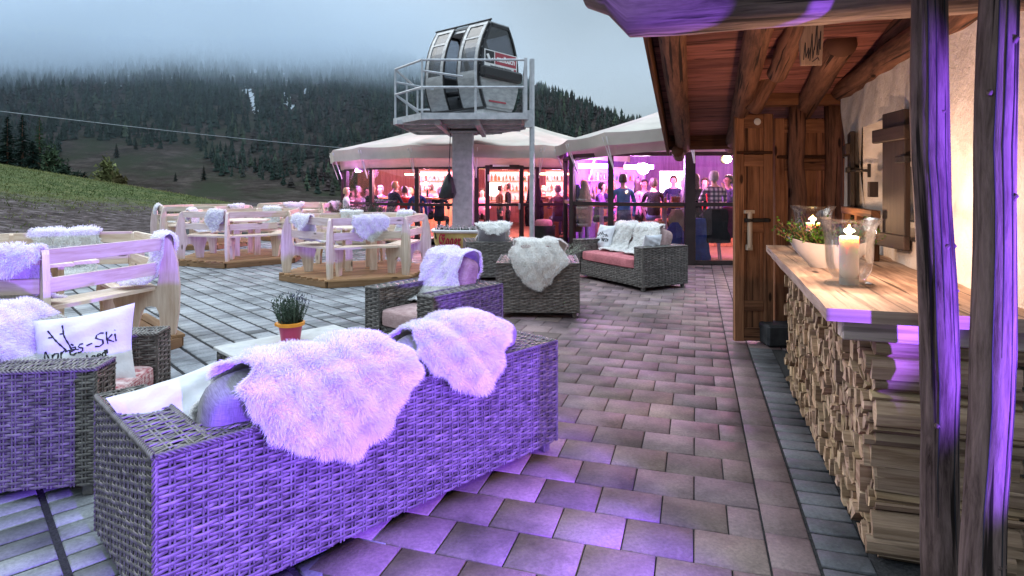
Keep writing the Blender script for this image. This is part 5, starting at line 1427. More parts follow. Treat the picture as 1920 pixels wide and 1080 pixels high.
def person(label, loc, face, pose, top, legs, hair, seat=.79, s=1.0, arms=('down', 'down'), lean=0.0, hairlong=False, twist=0):
    """face = world direction (deg) the figure looks towards"""
    t = thing('person', label, 'person', loc, R_(face - 90), 'people inside the pavilions')
    t.scale = (s,) * 3
    V = []; E = []; Rr = []; T = []
    def add(p, r, tagc, par=None):
        V.append(Vector(p)); Rr.append(r if isinstance(r, tuple) else (r, r)); T.append(tagc)
        if par is not None: E.append((par, len(V) - 1))
        return len(V) - 1
    sit = pose == 'sit'; pz = seat + .10 if sit else .96
    ly = lean
    pel = add((0, 0, pz), (.16, .12), 'l')
    sp = add((0, .02 + ly * .25, pz + .20), (.145, .11), 't', pel)
    ch = add((0, .01 + ly * .6, pz + .40), (.175, .12), 't', sp)
    sh = add((0, .0 + ly * .85, pz + .52), (.12, .09), 't', ch)
    nk = add((0, .01 + ly, pz + .60), .052, 's', sh)
    jw = add((0, .045 + ly * 1.05, pz + .67), (.062, .070), 's', nk)
    hd = add((0, .025 + ly * 1.1, pz + .755), (.078, .095), 's', jw)
    add((0, .01 + ly * 1.1, pz + .83), (.066, .078), 's', hd)
    hz = pz + .755; hy = .025 + ly * 1.1
    for sx, arm in ((-1, arms[0]), (1, arms[1])):
        y0 = ly * .8
        so = add((sx * .19, y0, pz + .49), .058, 't', sh)
        if arm == 'down': el, wr, d = (sx * .245, y0 - .03, pz + .21), (sx * .245, y0 + .06, pz - .03), Vector((0, .25, -1))
        elif arm == 'table': el, wr, d = (sx * .26, y0 + .10, pz + .25), (sx * .15, y0 + .34, pz + .25), Vector((-sx * .3, 1, 0))
        elif arm == 'up': el, wr, d = (sx * .25, y0 + .16, pz + .36), (sx * .14, y0 + .24, pz + .58), Vector((-sx * .2, .3, 1))
        else: el, wr, d = (sx * .30, y0 - .05, pz + .24), (sx * .17, y0 + .02, pz + .02), Vector((-sx * 1, .1, -.3))     # hip
        e = add(el, .043, 't', so); w = add(wr, .030, 't', e); d = d.normalized()
        pm = add(Vector(wr) + d * .055, (.034, .022), 's', w); k = Vector((1, 0, 0)) if abs(d.x) < .7 else Vector((0, 1, 0))
        for f in range(4):
            b = Vector(wr) + d * .10 + k * (f - 1.5) * .019; a = add(b, .0085, 's', pm)
            a2 = add(b + d * (.035, .043, .040, .028)[f] + Vector((0, .006, -.012)), .0075, 's', a); add(b + d * (.055, .068, .062, .045)[f] + Vector((0, .01, -.03)), .006, 's', a2)
        a = add(Vector(wr) + d * .05 - k * sx * .035, .010, 's', pm); add(Vector(wr) + d * .085 - k * sx * .05, .008, 's', a)
    for sx in (-1, 1):
        hp = add((sx * .095, .0, pz - .05), .092, 'l', pel)
        if sit: kn = add((sx * .13, .40, pz - .03), .066, 'l', hp); an = add((sx * .12, .34, pz - .44), .045, 'l', kn); h0 = pz - .50
        else: kn = add((sx * .105, .03, .50), .066, 'l', hp); an = add((sx * .11, -.01, .10), .045, 'l', kn); h0 = .04
        fy = .34 if sit else -.01
        b = add((sx * .115, fy + .05, h0), .04, 'h', an); add((sx * .125, fy + .19, h0 - .005), .032, 'h', b)
    bm = bmesh.new(); sl = bm.verts.layers.skin.verify()
    bv = [bm.verts.new(p) for p in V]; bm.verts.ensure_lookup_table()
    for a, b in E: bm.edges.new((bv[a], bv[b]))
    for i, v_ in enumerate(bv): v_[sl].radius = Rr[i]; v_[sl].use_root = (i == 0)
    me = bpy.data.meshes.new('skel'); bm.to_mesh(me); bm.free()
    o = bpy.data.objects.new('skel', me); COL.objects.link(o)
    md = o.modifiers.new('Skin', 'SKIN'); md.use_smooth_shade = True
    o.modifiers.new('Sub', 'SUBSURF').levels = 1; o.modifiers['Sub'].render_levels = 1
    dg = bpy.context.evaluated_depsgraph_get(); dg.update()
    bme = bpy.data.meshes.new_from_object(o.evaluated_get(dg)); bpy.data.objects.remove(o)
    bme.materials.clear()
    order = {'t': 0, 'l': 1, 's': 2, 'h': 3}
    for mt in (CL[top], CL[legs], MT['skin'], MT['shoe']): bme.materials.append(mt)
    mids = np.array([list((V[a] + V[b]) / 2) for a, b in E] + [list(p) for p in V]); mtag = [order[T[b]] for a, b in E] + [order[x] for x in T]
    for p in bme.polygons:
        i = int(np.argmin(((mids - np.array(p.center)) ** 2).sum(1))); p.material_index = mtag[i]
    bme.name = 'body'; b = link('body', bme, t)
    mb = MB(); prof = [(.001, .13), (.055, .122), (.088, .085), (.100, .03), (.098, -.03), (.088, -.07)]
    if hairlong: prof += [(.105, -.16), (.09, -.24), (.07, -.26)]
    n = 20; rings = []
    for r_, z in prof: rings.append(mb.add([(r_ * .92 * math.cos(6.283 * k / n), hy - .012 + r_ * 1.08 * math.sin(6.283 * k / n), hz + z) for k in range(n)]))
    for i in range(len(prof) - 1):
        for k in range(n):
            a = 6.283 * (k + .5) / n
            if math.sin(a) > .25 and prof[i + 1][1] < .05: continue          # face stays clear of hair
            mb.face((rings[i] + k, rings[i] + (k + 1) % n, rings[i + 1] + (k + 1) % n, rings[i + 1] + k))
    mb.build('hair', MT[hair], t, True)
    mb = MB()
    mb.prism([(-.016, -.02), (.016, -.02), (.005, .035), (-.005, .035)], (0, hy + .112, hz - .01), (1, 0, 0), (0, 0, 1), (0, 1, 0), .026)
    for sx in (-1, 1): mb.lathe([(.001, .03), (.014, .02), (.016, 0), (.012, -.02), (.001, -.03)], 8, c=(sx * .088, hy, hz - .005), sx=.6, sy=1.0)
    mb.build('nose_and_ears', MT['skin'], t, True)
    mb = MB()
    for sx in (-1, 1): mb.lathe([(.001, .009), (.011, .004), (.011, -.004), (.001, -.009)], 8, c=(sx * .032, hy + .095, hz + .012))
    mb.box((0, hy + .098, hz - .062), (.042, .012, .008)); mb.build('eyes_and_mouth', MT['hair_d'], t)
    return t
def P_(px, head_py, Y, base, seatpose, **kw):
    """stand / sit position from the head's column; scale so that the head top meets its height"""
    X = (px - 960) * Y / F_; ztop = H_ + (YH - head_py) * Y / F_
    pose = 'sit' if seatpose else 'stand'
    full = (seatpose + .10 if seatpose else .96) + .92
    return dict(loc=(X, Y, base + (ztop - base - full if seatpose else 0) * 0), s=(ztop - base) / full, pose=pose, seat=seatpose or .79)
def put(label, px, hy, Y, base, seat, face, top, legs, hair, **kw):
    d = P_(px, hy, Y, base, seat); person(label, d['loc'], face, d['pose'], top, legs, hair, d['seat'], d['s'], **kw)
put('man in a blue denim shirt seen from behind at the pink pavilion window', 1170, 322, 12.15, .02, 0, 95, 'denim', 'jeans', 'hair_d', arms=('table', 'down'), lean=.06)
put('woman in painted pink light facing right next to the man in the blue denim shirt', 1196, 331, 13.3, .02, .79, 20, 'pink', 'black', 'hair_d', hairlong=True)  # the pink light on her is put into the cloth colour
put('broad person in a black top seen from behind under the blinding spotlight', 1226, 330, 12.9, .02, .79, 80, 'black', 'jeans', 'hair_d', arms=('table', 'table'), lean=.1)
put('dark haired man standing out against the white screen', 1263, 326, 14.2, .02, 0, 250, 'navy', 'black', 'hair_d', arms=('table', 'table'))
put('man in a plaid shirt sitting with his back to the glass', 1341, 316, 12.05, .02, .79, 92, 'plaid', 'black', 'hair_g', arms=('table', 'table'), lean=.05)
put('red faced man at the old door edge, turned to the plaid shirted man', 1367, 324, 12.7, .02, .79, 200, 'violet', 'jeans', 'hair_d', arms=('up', 'table'))
put('dark dressed woman half hidden by the thick post beside the plaid shirted man', 1304, 322, 12.6, .02, 0, 110, 'black', 'black', 'hair_d', hairlong=True)
put('person in violet bending forward with folded arms near the corner post', 1118, 338, 13.3, .02, .79, 340, 'violet', 'black', 'hair_d', arms=('table', 'table'), lean=.12)
put('person in beige behind the jackets at the corner post of the pink pavilion', 1094, 333, 13.9, .02, 0, 300, 'beige', 'jeans', 'hair_b', arms=('up', 'down'))
put('fair haired guest far back between the blue shirted man and the corner post', 1150, 338, 14.4, .02, 0, 200, 'pink', 'jeans', 'hair_b')
put('person in white at the very left window of the orange pavilion', 649, 349, 16.9, .1, .50, 20, 'white', 'brown', 'hair_b', arms=('table', 'table'))
put('person in brown facing the one in white at the left window', 671, 346, 17.4, .1, .50, 190, 'brown', 'black', 'hair_g', arms=('table', 'table'))
put('blond person in a black jacket right of the left dark post', 697, 342, 16.5, .1, .50, 60, 'black', 'black', 'hair_b', arms=('table', 'down'))
put('grey haired guest facing out between the blond one and the navy shirt', 714, 345, 17.6, .1, .50, 250, 'violet', 'grey', 'hair_g', arms=('table', 'table'))
put('standing man in a navy shirt leaning over the table, seen from behind', 731, 337, 16.0, .1, .64, 50, 'navy', 'navy', 'hair_b', arms=('table', 'table'), lean=.16)
put('guest in pink behind the navy shirted man and the red sweater', 743, 347, 17.5, .1, .50, 240, 'pink', 'grey', 'hair_d', arms=('up', 'table'))
put('person in a bright red sweater seen from behind near the middle post', 759, 346, 16.2, .1, .50, 120, 'red', 'black', 'hair_d', arms=('table', 'down'))
put('person in strong blue right of the middle post of the orange pavilion', 783, 342, 16.0, .1, .50, 80, 'blue', 'black', 'hair_d', hairlong=True)
put('person in violet by the bottle left of the steel column', 807, 342, 16.9, .1, .50, 200, 'violet', 'black', 'hair_d', arms=('table', 'table'))
put('left one of the dark couple standing behind the glazed door', 937, 345, 16.4, .1, 0, 20, 'brown', 'black', 'hair_d')
put('right one of the dark couple standing behind the glazed door, shown against the red wall', 953, 341, 16.6, .1, 0, 170, 'black', 'black', 'hair_d', arms=('hip', 'down'))
put('guest in pink seen between the steel column and the glazed door', 904, 351, 17.5, .1, .50, 270, 'pink', 'black', 'hair_d', arms=('table', 'table'))
put('guest in orange light right of the thin mast, turned left', 1020, 346, 17.0, .1, 0, 180, 'red', 'brown', 'hair_b')
put('guest in beige bending over the bar right of the thin mast', 1036, 340, 17.4, .1, 0, 340, 'beige', 'brown', 'hair_b', arms=('table', 'table'), lean=.1)
put('grey haired guest with folded arms at the right end of the orange pavilion', 1061, 338, 17.2, .1, 0, 250, 'grey', 'black', 'hair_g', arms=('table', 'table'))

for lab, px, hy, Y, base, seat, face, top, legs, hair in [
        ('guest in grey seen between the post and the blond one, far back', 688, 349, 18.0, .1, .5, 300, 'grey', 'black', 'hair_d'),
        ('guest in white far back behind the red sweater', 770, 349, 18.0, .1, .5, 210, 'white', 'black', 'hair_b'),
        ('guest in navy with back to the glass right of the violet person', 824, 348, 16.4, .1, .5, 80, 'navy', 'black', 'hair_g'),
        ('guest in beige far left behind the people at the left window', 660, 351, 17.9, .1, .5, 330, 'beige', 'black', 'hair_d'),
        ('guest in brown with back to the glass right of the mast', 1046, 344, 16.0, .1, .5, 95, 'brown', 'jeans', 'hair_d'),
        ('guest in pink at the far end of the bar right of the mast', 1072, 345, 17.6, .1, .5, 200, 'pink', 'black', 'hair_b'),
        ('guest in white far behind the woman in painted pink light, facing the street', 1208, 333, 14.6, .02, .79, 270, 'white', 'black', 'hair_d'),
        ('guest in grey between the white screen and the thick post', 1284, 329, 13.6, .02, .79, 160, 'grey', 'black', 'hair_g'),
        ('guest in red far behind the plaid shirt', 1322, 330, 14.4, .02, .79, 240, 'red', 'black', 'hair_d'),
        ('guest in violet near the left wall of the pink pavilion', 1133, 340, 14.9, .02, .79, 30, 'violet', 'black', 'hair_g')]:
    put(lab, px, hy, Y, base, seat, face, top, legs, hair, arms=('table', 'table'))
# hanging coats and the bundled bag
def coat(label, loc, w, h, d, mat, seed, rz=0, top=.25):
    mb = MB(); r = random.Random(seed); n = 18; K = 10; rings = []
    for k in range(K + 1):
        f = k / K; z = -h * f; ring = []
        rw = w / 2 * (top + (1 - top) * min(1, f * 2.2) ** .7) * (1 + .08 * math.sin(f * 9 + seed))
        for i in range(n):
            a = 6.283 * i / n; q = 1 + .16 * math.sin(a * 4 + seed + f * 2) + .08 * r.uniform(-1, 1)
            ring.append((rw * math.cos(a) * q, d / 2 * math.sin(a) * q * (top + (1 - top) * min(1, f * 2)), z))
        rings.append(mb.add(ring))
    for k in range(K):
        for i in range(n): mb.face((rings[k] + i, rings[k] + (i + 1) % n, rings[k + 1] + (i + 1) % n, rings[k + 1] + i))
    mb.face([rings[-1] + i for i in range(n)]); mb.face([rings[0] + i for i in range(n)][::-1])
    o = mb.build('jacket', mat, None, True); o.location = loc; o.rotation_euler.z = rz
    return tag(o, label, 'jacket', 'jackets hung inside the glass')
coat('black coat hanging behind the thin steel mast', (.58, 15.55, 1.62), .42, 1.15, .25, CL['black'], 1)
coat('pale pink jacket hanging at the corner post of the pink pavilion', (1.52, 12.45, 1.62), .28, .95, .2, CL['beige'], 2)
coat('dark jacket hanging left of the pale one at the corner post', (1.38, 12.6, 1.55), .22, 1.0, .2, CL['navy'], 3)
coat('light and green jacket over a stool left of the thick post', (3.27, 11.85, 1.05), .34, .40, .24, CL['beige'], 4, top=.6)
coat('strong blue jacket hanging low beside the thick post', (3.22, 11.8, .80), .36, .55, .26, CL['blue'], 5, top=.5)
coat('long blue jacket sleeve side hanging right of the thick post', (3.72, 11.75, .88), .30, .85, .2, CL['blue'], 6, top=.7)
coat('big black jacket spread over the stool of the plaid shirted man', (4.02, 11.75, 1.06), .50, .66, .3, CL['black'], 7, top=.7)
coat('wine red jacket hanging next to the old door', (4.35, 11.8, 1.10), .40, .6, .25, cloth('wine_cloth', (.16, .02, .07)), 8, top=.7)
mb = MB(); n = 16
bagT = thing('hanging_bag', 'black bundled bag hung from the platform on a cord beside the steel column', 'bag', (-1.42, 13.5, 0))
mb.lathe([(.02, 1.90), (.03, 1.80), (.09, 1.68), (.15, 1.52), (.19, 1.36), (.17, 1.24), (.02, 1.20)], 20)
for i, v_ in enumerate(mb.v):
    a = math.atan2(v_[1], v_[0]); q = 1 + .10 * math.sin(a * 5 + v_[2] * 9) + .08 * math.sin(a * 9 - v_[2] * 14); mb.v[i] = (v_[0] * q - .10 * max(0, 1.8 - v_[2]), v_[1] * q, v_[2])
mb.build('bag_body', gen('black_plastic', [(.012, .012, .014), (.03, .03, .033)], 8, rough=.3, bmp=.5), bagT, True)
mb = MB(); mb.tube([(0, 0, 1.88), (.02, .1, 2.84)], .010, 6); mb.build('cord', MT['steel_dark'], bagT)

# bathtub full of bottles
tub = thing('bathtub', 'old yellow bathtub with white rim and red blackletter lettering, filled with bottles', 'bathtub', (-.93, 12.15, 0), R_(-4))
MT['enamel'] = gen('yellowed_enamel', [(.36, .26, .07), (.62, .50, .20)], 4, rough=.45, bmp=.15, bsc=14)
def oval(mb, prof, n=36, m=0):
    rings = []
    for (sx, sy, z) in prof:
        ring = []
        for k in range(n):
            a = 6.283 * k / n; c, s_ = math.cos(a), math.sin(a); ring.append((math.copysign(abs(c) ** .6, c) * sx, math.copysign(abs(s_) ** .75, s_) * sy, z))
        rings.append(mb.add(ring))
    for i in range(len(prof) - 1):
        for k in range(n): mb.face((rings[i] + k, rings[i] + (k + 1) % n, rings[i + 1] + (k + 1) % n, rings[i + 1] + k), None, m)
mb = MB(); oval(mb, [(.02, .02, .16), (.52, .24, .165), (.60, .30, .22), (.65, .34, .40), (.67, .355, .60)]); mb.build('tub_body', MT['enamel'], tub, True)
mb = MB(); oval(mb, [(.665, .35, .575), (.70, .385, .585), (.715, .40, .62), (.69, .38, .645), (.64, .33, .64), (.60, .29, .5), (.5, .22, .45), (.02, .02, .45)]); mb.build('tub_rim', MT['white'], tub, True)
for sx in (-1, 1):
    for sy in (-1, 1):
        mb = MB(); mb.tube([(sx * .42, sy * .2, .22), (sx * .5, sy * .26, .10), (sx * .47, sy * .25, .0)], [.05, .04, .05], 8); mb.build('foot', MT['wickerback'], tub, True)
tm = text_mesh('lettering', '\U0001D570\U0001D58C\U0001D58C\U0001D58A\U0001D597', .33, Matrix.Translation((-.275, -.362, .415)) @ Matrix.Rotation(R_(96), 4, 'X') @ Matrix.Diagonal((.54, 1, 1, 1)), flat('crimson_lettering', (.36, .012, .05), .5), tub, bold=.006)
r = random.Random(4)
MT['bottle'] = flat('dark_green_bottle', (.012, .03, .016), .15); MT['foil'] = flat('bottle_label_silver', (.5, .5, .5), .35, .3)
for k in range(46):
    x = -.56 + (k % 16) * .075 + r.uniform(-.015, .015); y = -.2 + (k // 16) * .17 + r.uniform(-.03, .03)
    b = MB(); b.lathe([(.001, 0), (.030, 0), (.031, .13), (.013, .19), (.012, .245), (.001, .25)], 9)
    p = Matrix.Translation(tub.location) @ Matrix.Rotation(R_(-4), 4, 'Z') @ Vector((x, y, .455 + r.uniform(-.01, .02)))
    o = b.build('bottle', MT['bottle'], None, True); o.location = p; o.rotation_euler = (r.uniform(-.12, .12), r.uniform(-.12, .12), 0)
    tag(o, 'dark green bottle standing in the yellow bathtub', 'bottle', 'bottles in the bathtub')
    c = MB(); c.lathe([(.0135, .19), (.0145, .20), (.0145, .256), (.001, .258)], 8); c.build('cap', MT['foil'], o, True)
# fire basket, planter, low board wall
bk = thing('basket', 'dark barrel shaped basket with pink cushions on top beside the thin steel mast', 'basket', (.72, 13.6, 0))
mb = MB(); mb.lathe([(.001, 0), (.20, 0), (.25, .3), (.27, .62), (.25, .62), (.24, .5)], 18); mb.build('basket_body', MT['wickerback'], bk, True)
o = superbox(.40, .34, .2, .6).build('cushion', MT['pinkfab'], bk, True); o.location = (0, 0, .66)
pb_ = thing('planter', 'wooden planter of heather and small conifers in front of the orange pavilion', 'planter', (-3.75, 14.6, 0))
mb = MB()
for z in (.2, .36, .52, .68): mb.box((0, 0, z), (1.0, .36, .15), bev=.005, col=(rnd.uniform(.8, 1.1),) * 3)
mb.box((0, 0, .06), (.9, .3, .12)); mb.build('box', MT['paleboard'], pb_)
for k in range(6):
    o = bunch('shrub', pb_, 60, .13, .36 if k % 2 else .26, 50 + k, (.05, .085, .05) if k % 3 else (.13, .10, .10), lean=1.3, bw=.016); o.location = (-.42 + k * .17, 0, .72)
def board_wall(label, p, q, h, nb):
    t = thing('board_wall', label, 'low wall', (p[0], p[1], 0), math.atan2(q[1] - p[1], q[0] - p[0]), 'low board walls round the terrace'); ln = math.dist(p, q)
    for k in range(nb):
        mb = MB(); mb.box((ln / 2, 0, h * (k + .5) / nb + .02), (ln, .045, h / nb - .012), bev=.004, col=(rnd.uniform(.8, 1.1),) * 3); mb.build('board', MT['paleboard'], t)
    for k in range(4):
        mb = MB(); mb.box((ln * (k + .02) / 3.1, .06, h / 2), (.08, .07, h), bev=.004); mb.build('post', MT['paleboard'], t)
board_wall('low board wall between the far bench tables and the orange pavilion', (-9.2, 19.4), (-5.3, 18.6), .84, 4)
# =================================================================== the hut
def hutp(s, t, z=0): return U2 * s + V2 * t + Vector((0, 0, z))       # s along the wall, t towards it
TW = 1.30 * .9557                                                     # wall face
S0, S1 = 1.30 * .2943 + 2.30 / .9557 * 1.0 * 0 + 2.62, 0
def wall_s(Y): return (1.30 + .308 * Y) * .2943 + Y * .9557
S0, S1 = wall_s(2.12), wall_s(5.33)
m, nt, bs = nmat('rough_white_plaster')
v = coords(nt, 'Object'); a = noise(nt, v, 7, 6, .6, .6); b = noise(nt, v, 38, 5, .7); d = noise(nt, v, 1.3, 4, .6)
c = mix(nt, ramp(nt, a, [(.3, (.60, .56, .52)), (.7, (.80, .77, .73))]), ramp(nt, d, [(.35, (.80, .78, .76)), (.65, (1, 1, 1))]), 1.0, 'MULTIPLY')
sp_ = ramp(nt, b, [(.30, (.6, .57, .55)), (.36, (1, 1, 1))]); c = mix(nt, c, sp_, 1.0, 'MULTIPLY')
L(nt, c, bs.inputs['Base Color']); bs.inputs['Roughness'].default_value = .95; bs.inputs['Specular IOR Level'].default_value = .1
h_ = N(nt, 'ShaderNodeMath', operation='ADD'); L(nt, a, h_.inputs[0]); L(nt, b, h_.inputs[1]); bump(nt, bs, h_.outputs[0], .5, .025)
MT['plaster'] = m
hut = thing('hut', 'rustic alpine hut with white plaster wall, log frame and overhanging board roof', 'hut', hutp(S1, TW), -R_(17.1) * 0)
hl = hut.location.copy()
def HB(mb): mb.v = [tuple(Vector(p) - hl) for p in mb.v]; return mb
Mh = Matrix((V2, U2, Vector((0, 0, 1)))).transposed()                 # local x = into the wall, y = along it
# window opening (along s) seen between the corner and the first log post
def s_at(px):       # where a photo column meets the wall face
    k = (px - 960) / F_; Y = 1.30 / (k - .308); return wall_s(Y), Y
sw0, sw1 = s_at(1716)[0] - .30, s_at(1622)[0]; zw0, zw1 = 1.17, 1.96
mb = MB()
def wallbox(s0, s1, z0, z1, t0=0, th_=.34): mb.box(hutp((s0 + s1) / 2, TW + t0 + th_ / 2, (z0 + z1) / 2), (th_, s1 - s0, z1 - z0), Mh)
# front face as a hand plastered sheet with the opening left free, the rest as solid masonry behind it
def plaster_sheet():
    P = MB(); ns, nz_ = 120, 80; g = {}
    for i in range(ns + 1):
        for j in range(nz_ + 1):
            s = S0 + (S1 - S0) * i / ns; z = 2.30 * j / nz_
            w = .012 * math.sin(s * 5.1 + z * 2) + .010 * math.sin(z * 6.3 - s * 3.7) + .006 * math.sin(s * 17 + z * 11)
            edge = max(0, 1 - (S1 - s) / .09); w += .07 * edge ** 2
            g[i, j] = P.add([hutp(s, TW + w - .01, z)])
    for i in range(ns):
        for j in range(nz_):
            s = S0 + (S1 - S0) * (i + .5) / ns; z = 2.30 * (j + .5) / nz_
            if sw0 < s < sw1 and zw0 < z < zw1: continue
            P.face((g[i, j], g[i + 1, j], g[i + 1, j + 1], g[i, j + 1]))
    return P
o = HB(plaster_sheet()).build('wall', MT['plaster'], hut, True)
mb = MB()
wallbox(S0, sw0, 0, 2.3, .035, .40); wallbox(sw1, S1 - .02, 0, 2.3, .035, .40); wallbox(sw0, sw1, 0, zw0 - .03, .035, .40); wallbox(sw0, sw1, zw1 + .03, 2.3, .035, .40)
mb.box(hutp(S0 + .16, TW + .44 + 1.5, 1.25), (3.0, .32, 2.5), Mh); mb.box(hutp(S1 - .2, TW + .44 + 1.5, 1.15), (3.0, .32, 2.3), Mh)
# splayed reveal
dp = .20
for (sa, za, sb_, zb) in ((sw0, zw0, sw1, zw0), (sw1, zw0, sw1, zw1), (sw1, zw1, sw0, zw1), (sw0, zw1, sw0, zw0)):
    cs, cz = (sw0 + sw1) / 2, (zw0 + zw1) / 2
    def inn(s, z): return hutp(cs + (s - cs) * .80, TW + dp, cz + (z - cz) * .84)
    mb.quad(hutp(sa, TW - .012, za), hutp(sb_, TW - .012, zb), inn(sb_, zb), inn(sa, za))
HB(mb).build('masonry', MT['plaster'], hut)
# window: frame, bars, panes
ws0, ws1 = (sw0 + sw1) / 2 - (sw1 - sw0) * .40, (sw0 + sw1) / 2 + (sw1 - sw0) * .40; wz0, wz1 = (zw0 + zw1) / 2 - (zw1 - zw0) * .42, (zw0 + zw1) / 2 + (zw1 - zw0) * .42
MT['winframe'] = flat('white_window_frame', (.62, .56, .48), .5)
mb = MB()
for s in (ws0, (ws0 + ws1) / 2, ws1): mb.box(hutp(s, TW + dp - .02, (wz0 + wz1) / 2), (.05, .055, wz1 - wz0 + .05), Mh, bev=.006)
for z in (wz0, (wz0 + wz1) / 2 + .1, wz1): mb.box(hutp((ws0 + ws1) / 2, TW + dp - .018, z), (.044, ws1 - ws0, .05), Mh, bev=.005)
w_ = HB(mb).build('window', MT['winframe'], hut)
mb = MB(); mb.quad(hutp(ws0, TW + dp, wz0), hutp(ws1, TW + dp, wz0), hutp(ws1, TW + dp, wz1), hutp(ws0, TW + dp, wz1))
m, nt, bs = nmat('window_glass'); bs.inputs['Base Color'].default_value = (.03, .025, .03, 1); bs.inputs['Roughness'].default_value = .04; bs.inputs['Specular IOR Level'].default_value = .8
HB(mb).build('pane', m, w_)
# shutters with crossing battens, standing open
def shutter(s, out, ang, wd, z0, z1):
    mb = MB(); c = hutp(s, TW - out, (z0 + z1) / 2); Rm = Mh @ Matrix.Rotation(R_(ang), 3, 'Z')
    mb.box(c, (.035, wd, z1 - z0), Rm, bev=.005)
    for z in (z0 + .05, z1 - .14): mb.box(Vector((c.x, c.y, z)) + Rm @ Vector((-.034, 0, 0)), (.035, wd + .13, .085), Rm, bev=.005)
    s_ = HB(mb).build('shutter', MT['darkwood'], hut)
    mb = MB(); q = Vector((c.x, c.y, z1 - .30)); mb.box(q + Rm @ Vector((-.03, -wd * .5, 0)), (.03, .12, .04), Rm, bev=.004); mb.tube([q + Rm @ Vector((-.03, -wd * .5, 0)), q + Rm @ Vector((.02, -wd * .5 - .12, -.01)), q + Rm @ Vector((.10, -wd * .5 - .14, -.01))], .011, 6); mb.box(q + Rm @ Vector((.10, -wd * .5 - .14, -.01)), (.02, .03, .10), Rm); HB(mb).build('hinge', MT['iron'], s_)
shutter(s_at(1612)[0], .06, -9, .30, 1.12, 1.93)
shutter(s_at(1705)[0], .07, 9, .28, 1.12, 1.96)
# log plate along the wall top, headers, rafters, purlins, roof boards
def wobble(p, q, n=9, a=.012):
    return [Vector(p).lerp(Vector(q), i / (n - 1)) + Vector((rnd.uniform(-a, a), rnd.uniform(-a, a), rnd.uniform(-a, a))) for i in range(n)]
def logpart(name, p, q, r0, r1, parent=hut, mat='log', n=14, a=.012, off=True):
    mb = MB(); pts = wobble(p, q, 9, a); mb.tube(pts, [r0 + (r1 - r0) * i / 8 + rnd.uniform(-.004, .004) for i in range(9)], n, jit=.05)
    if off: HB(mb)
    return mb.build(name, MT[mat], parent, 'soft')
logpart('wall_plate', hutp(S0 - .8, TW + .02, 2.37), hutp(S1 + .25, TW + .02, 2.37), .10, .10)
logpart('wall_plate', hutp(S0 - .8, TW + .10, 2.56), hutp(S1 + .2, TW + .10, 2.56), .11, .11)
mb = MB(); mb.box(Vector((2.62, 5.50, 2.355)), (1.05, .22, .22), R_(-6), bev=.03, col=(.75, .7, .7)); HB(mb).build('header_beam', MT['oldwood'], hut)
zf, sl = 2.08, .177
RL = wall_s(0) * 0
def roofz(Y): return zf + (7.15 - Y) * sl
def rp(xv, Y, dz=0): return Vector((xv + .308 * Y, Y, roofz(Y) + dz))
XV = -.32
def logr(x0, Y0, Y1, r0, r1, dz): return logpart('rafter', rp(x0, Y0, dz), rp(x0, Y1, dz), r0, r1, a=.008)
logr(XV + .16, 7.2, 2.3, .085, .10, -.10); logr(XV + .74, 7.2, 2.3, .08, .10, -.10); logr(XV + 1.34, 7.2, 4.2, .08, .10, -.10)
logr(XV + 1.98, 7.2, 2.0, .08, .10, -.10); logr(XV + 2.7, 7.2, 2.0, .08, .10, -.10)
mb = MB(); Y = 1.2; ang = math.atan(sl)
while Y < 7.4:
    w_ = rnd.uniform(.14, .20); p, q = rp(XV, Y + w_ / 2, .03), rp(XV + 4.0, Y + w_ / 2, .03)
    # boards run square to the rafters
    c = rp(XV, Y + w_ / 2, .03) + V2 * 2.0
    Rm = Matrix((V2, U2, Vector((0, 0, 1)))).transposed() @ Matrix.Rotation(-ang, 3, 'X')
    mb.box(c, (4.0, (w_ - .010) * 1.063, .03), Rm, bev=.003, col=(rnd.uniform(.5, 1.25),) * 3); Y += w_
HB(mb).build('roof', MT['ceil'], hut)
mb = MB(); c = (rp(XV - .02, 1.2) + rp(XV - .02, 7.4)) / 2; ln = (rp(XV - .02, 7.4) - rp(XV - .02, 1.2)).length
mb.box(c + Vector((0, 0, -.02)), (.035, ln, .22), Rm, bev=.004, col=(.6, .55, .55)); HB(mb).build('verge_board', MT['oldwood'], hut)
mb = MB(); c = (rp(XV, 1.2) + rp(XV, 7.4)) / 2 + V2 * 1.98; mb.box(c + Vector((0, 0, .10)), (4.1, ln + .15, .05), Rm, bev=.004); HB(mb).build('roof_cover', MT['oldwood'], hut)
e0 = rp(XV - .02, 7.22, -.02)
mb = MB(); mb.box(e0 + V2 * 1.4 + Vector((0, 0, .0)), (2.85, .20, .21), Matrix((V2, U2, Vector((0, 0, 1)))).transposed(), bev=.03, col=(.6, .55, .55)); HB(mb).build('eave_beam', MT['oldwood'], hut)
for t in (.12, .95): logpart('rafter_end', e0 + V2 * t + Vector((0, 0, -.13)) - U2 * .25, e0 + V2 * t + Vector((0, 0, -.17)) + U2 * .35, .07, .065, a=.004)
# log braces whose cut ends show under the boards
def endlog(p, q, r):
    o = logpart('brace_log', p, q, r, r * 1.05, a=.006); mb = MB(); d = (Vector(p) - Vector(q)).normalized(); a = d.orthogonal().normalized(); b = d.cross(a)
    i = mb.add([Vector(p) + d * .004 + (a * math.cos(k * .45) + b * math.sin(k * .45)) * r * .97 for k in range(14)]); mb.face(range(i, i + 14)); HB(mb).build('cut_end', MT['logend'], o)
endlog(at(1456, 138, 4.6), at(1510, 15, 3.9), .075)
endlog(at(1556, 132, 4.9), at(1598, 50, 4.2), .07)
logpart('brace_log', at(1412, 205, 5.35), at(1480, 70, 4.9), .075, .09, a=.008)
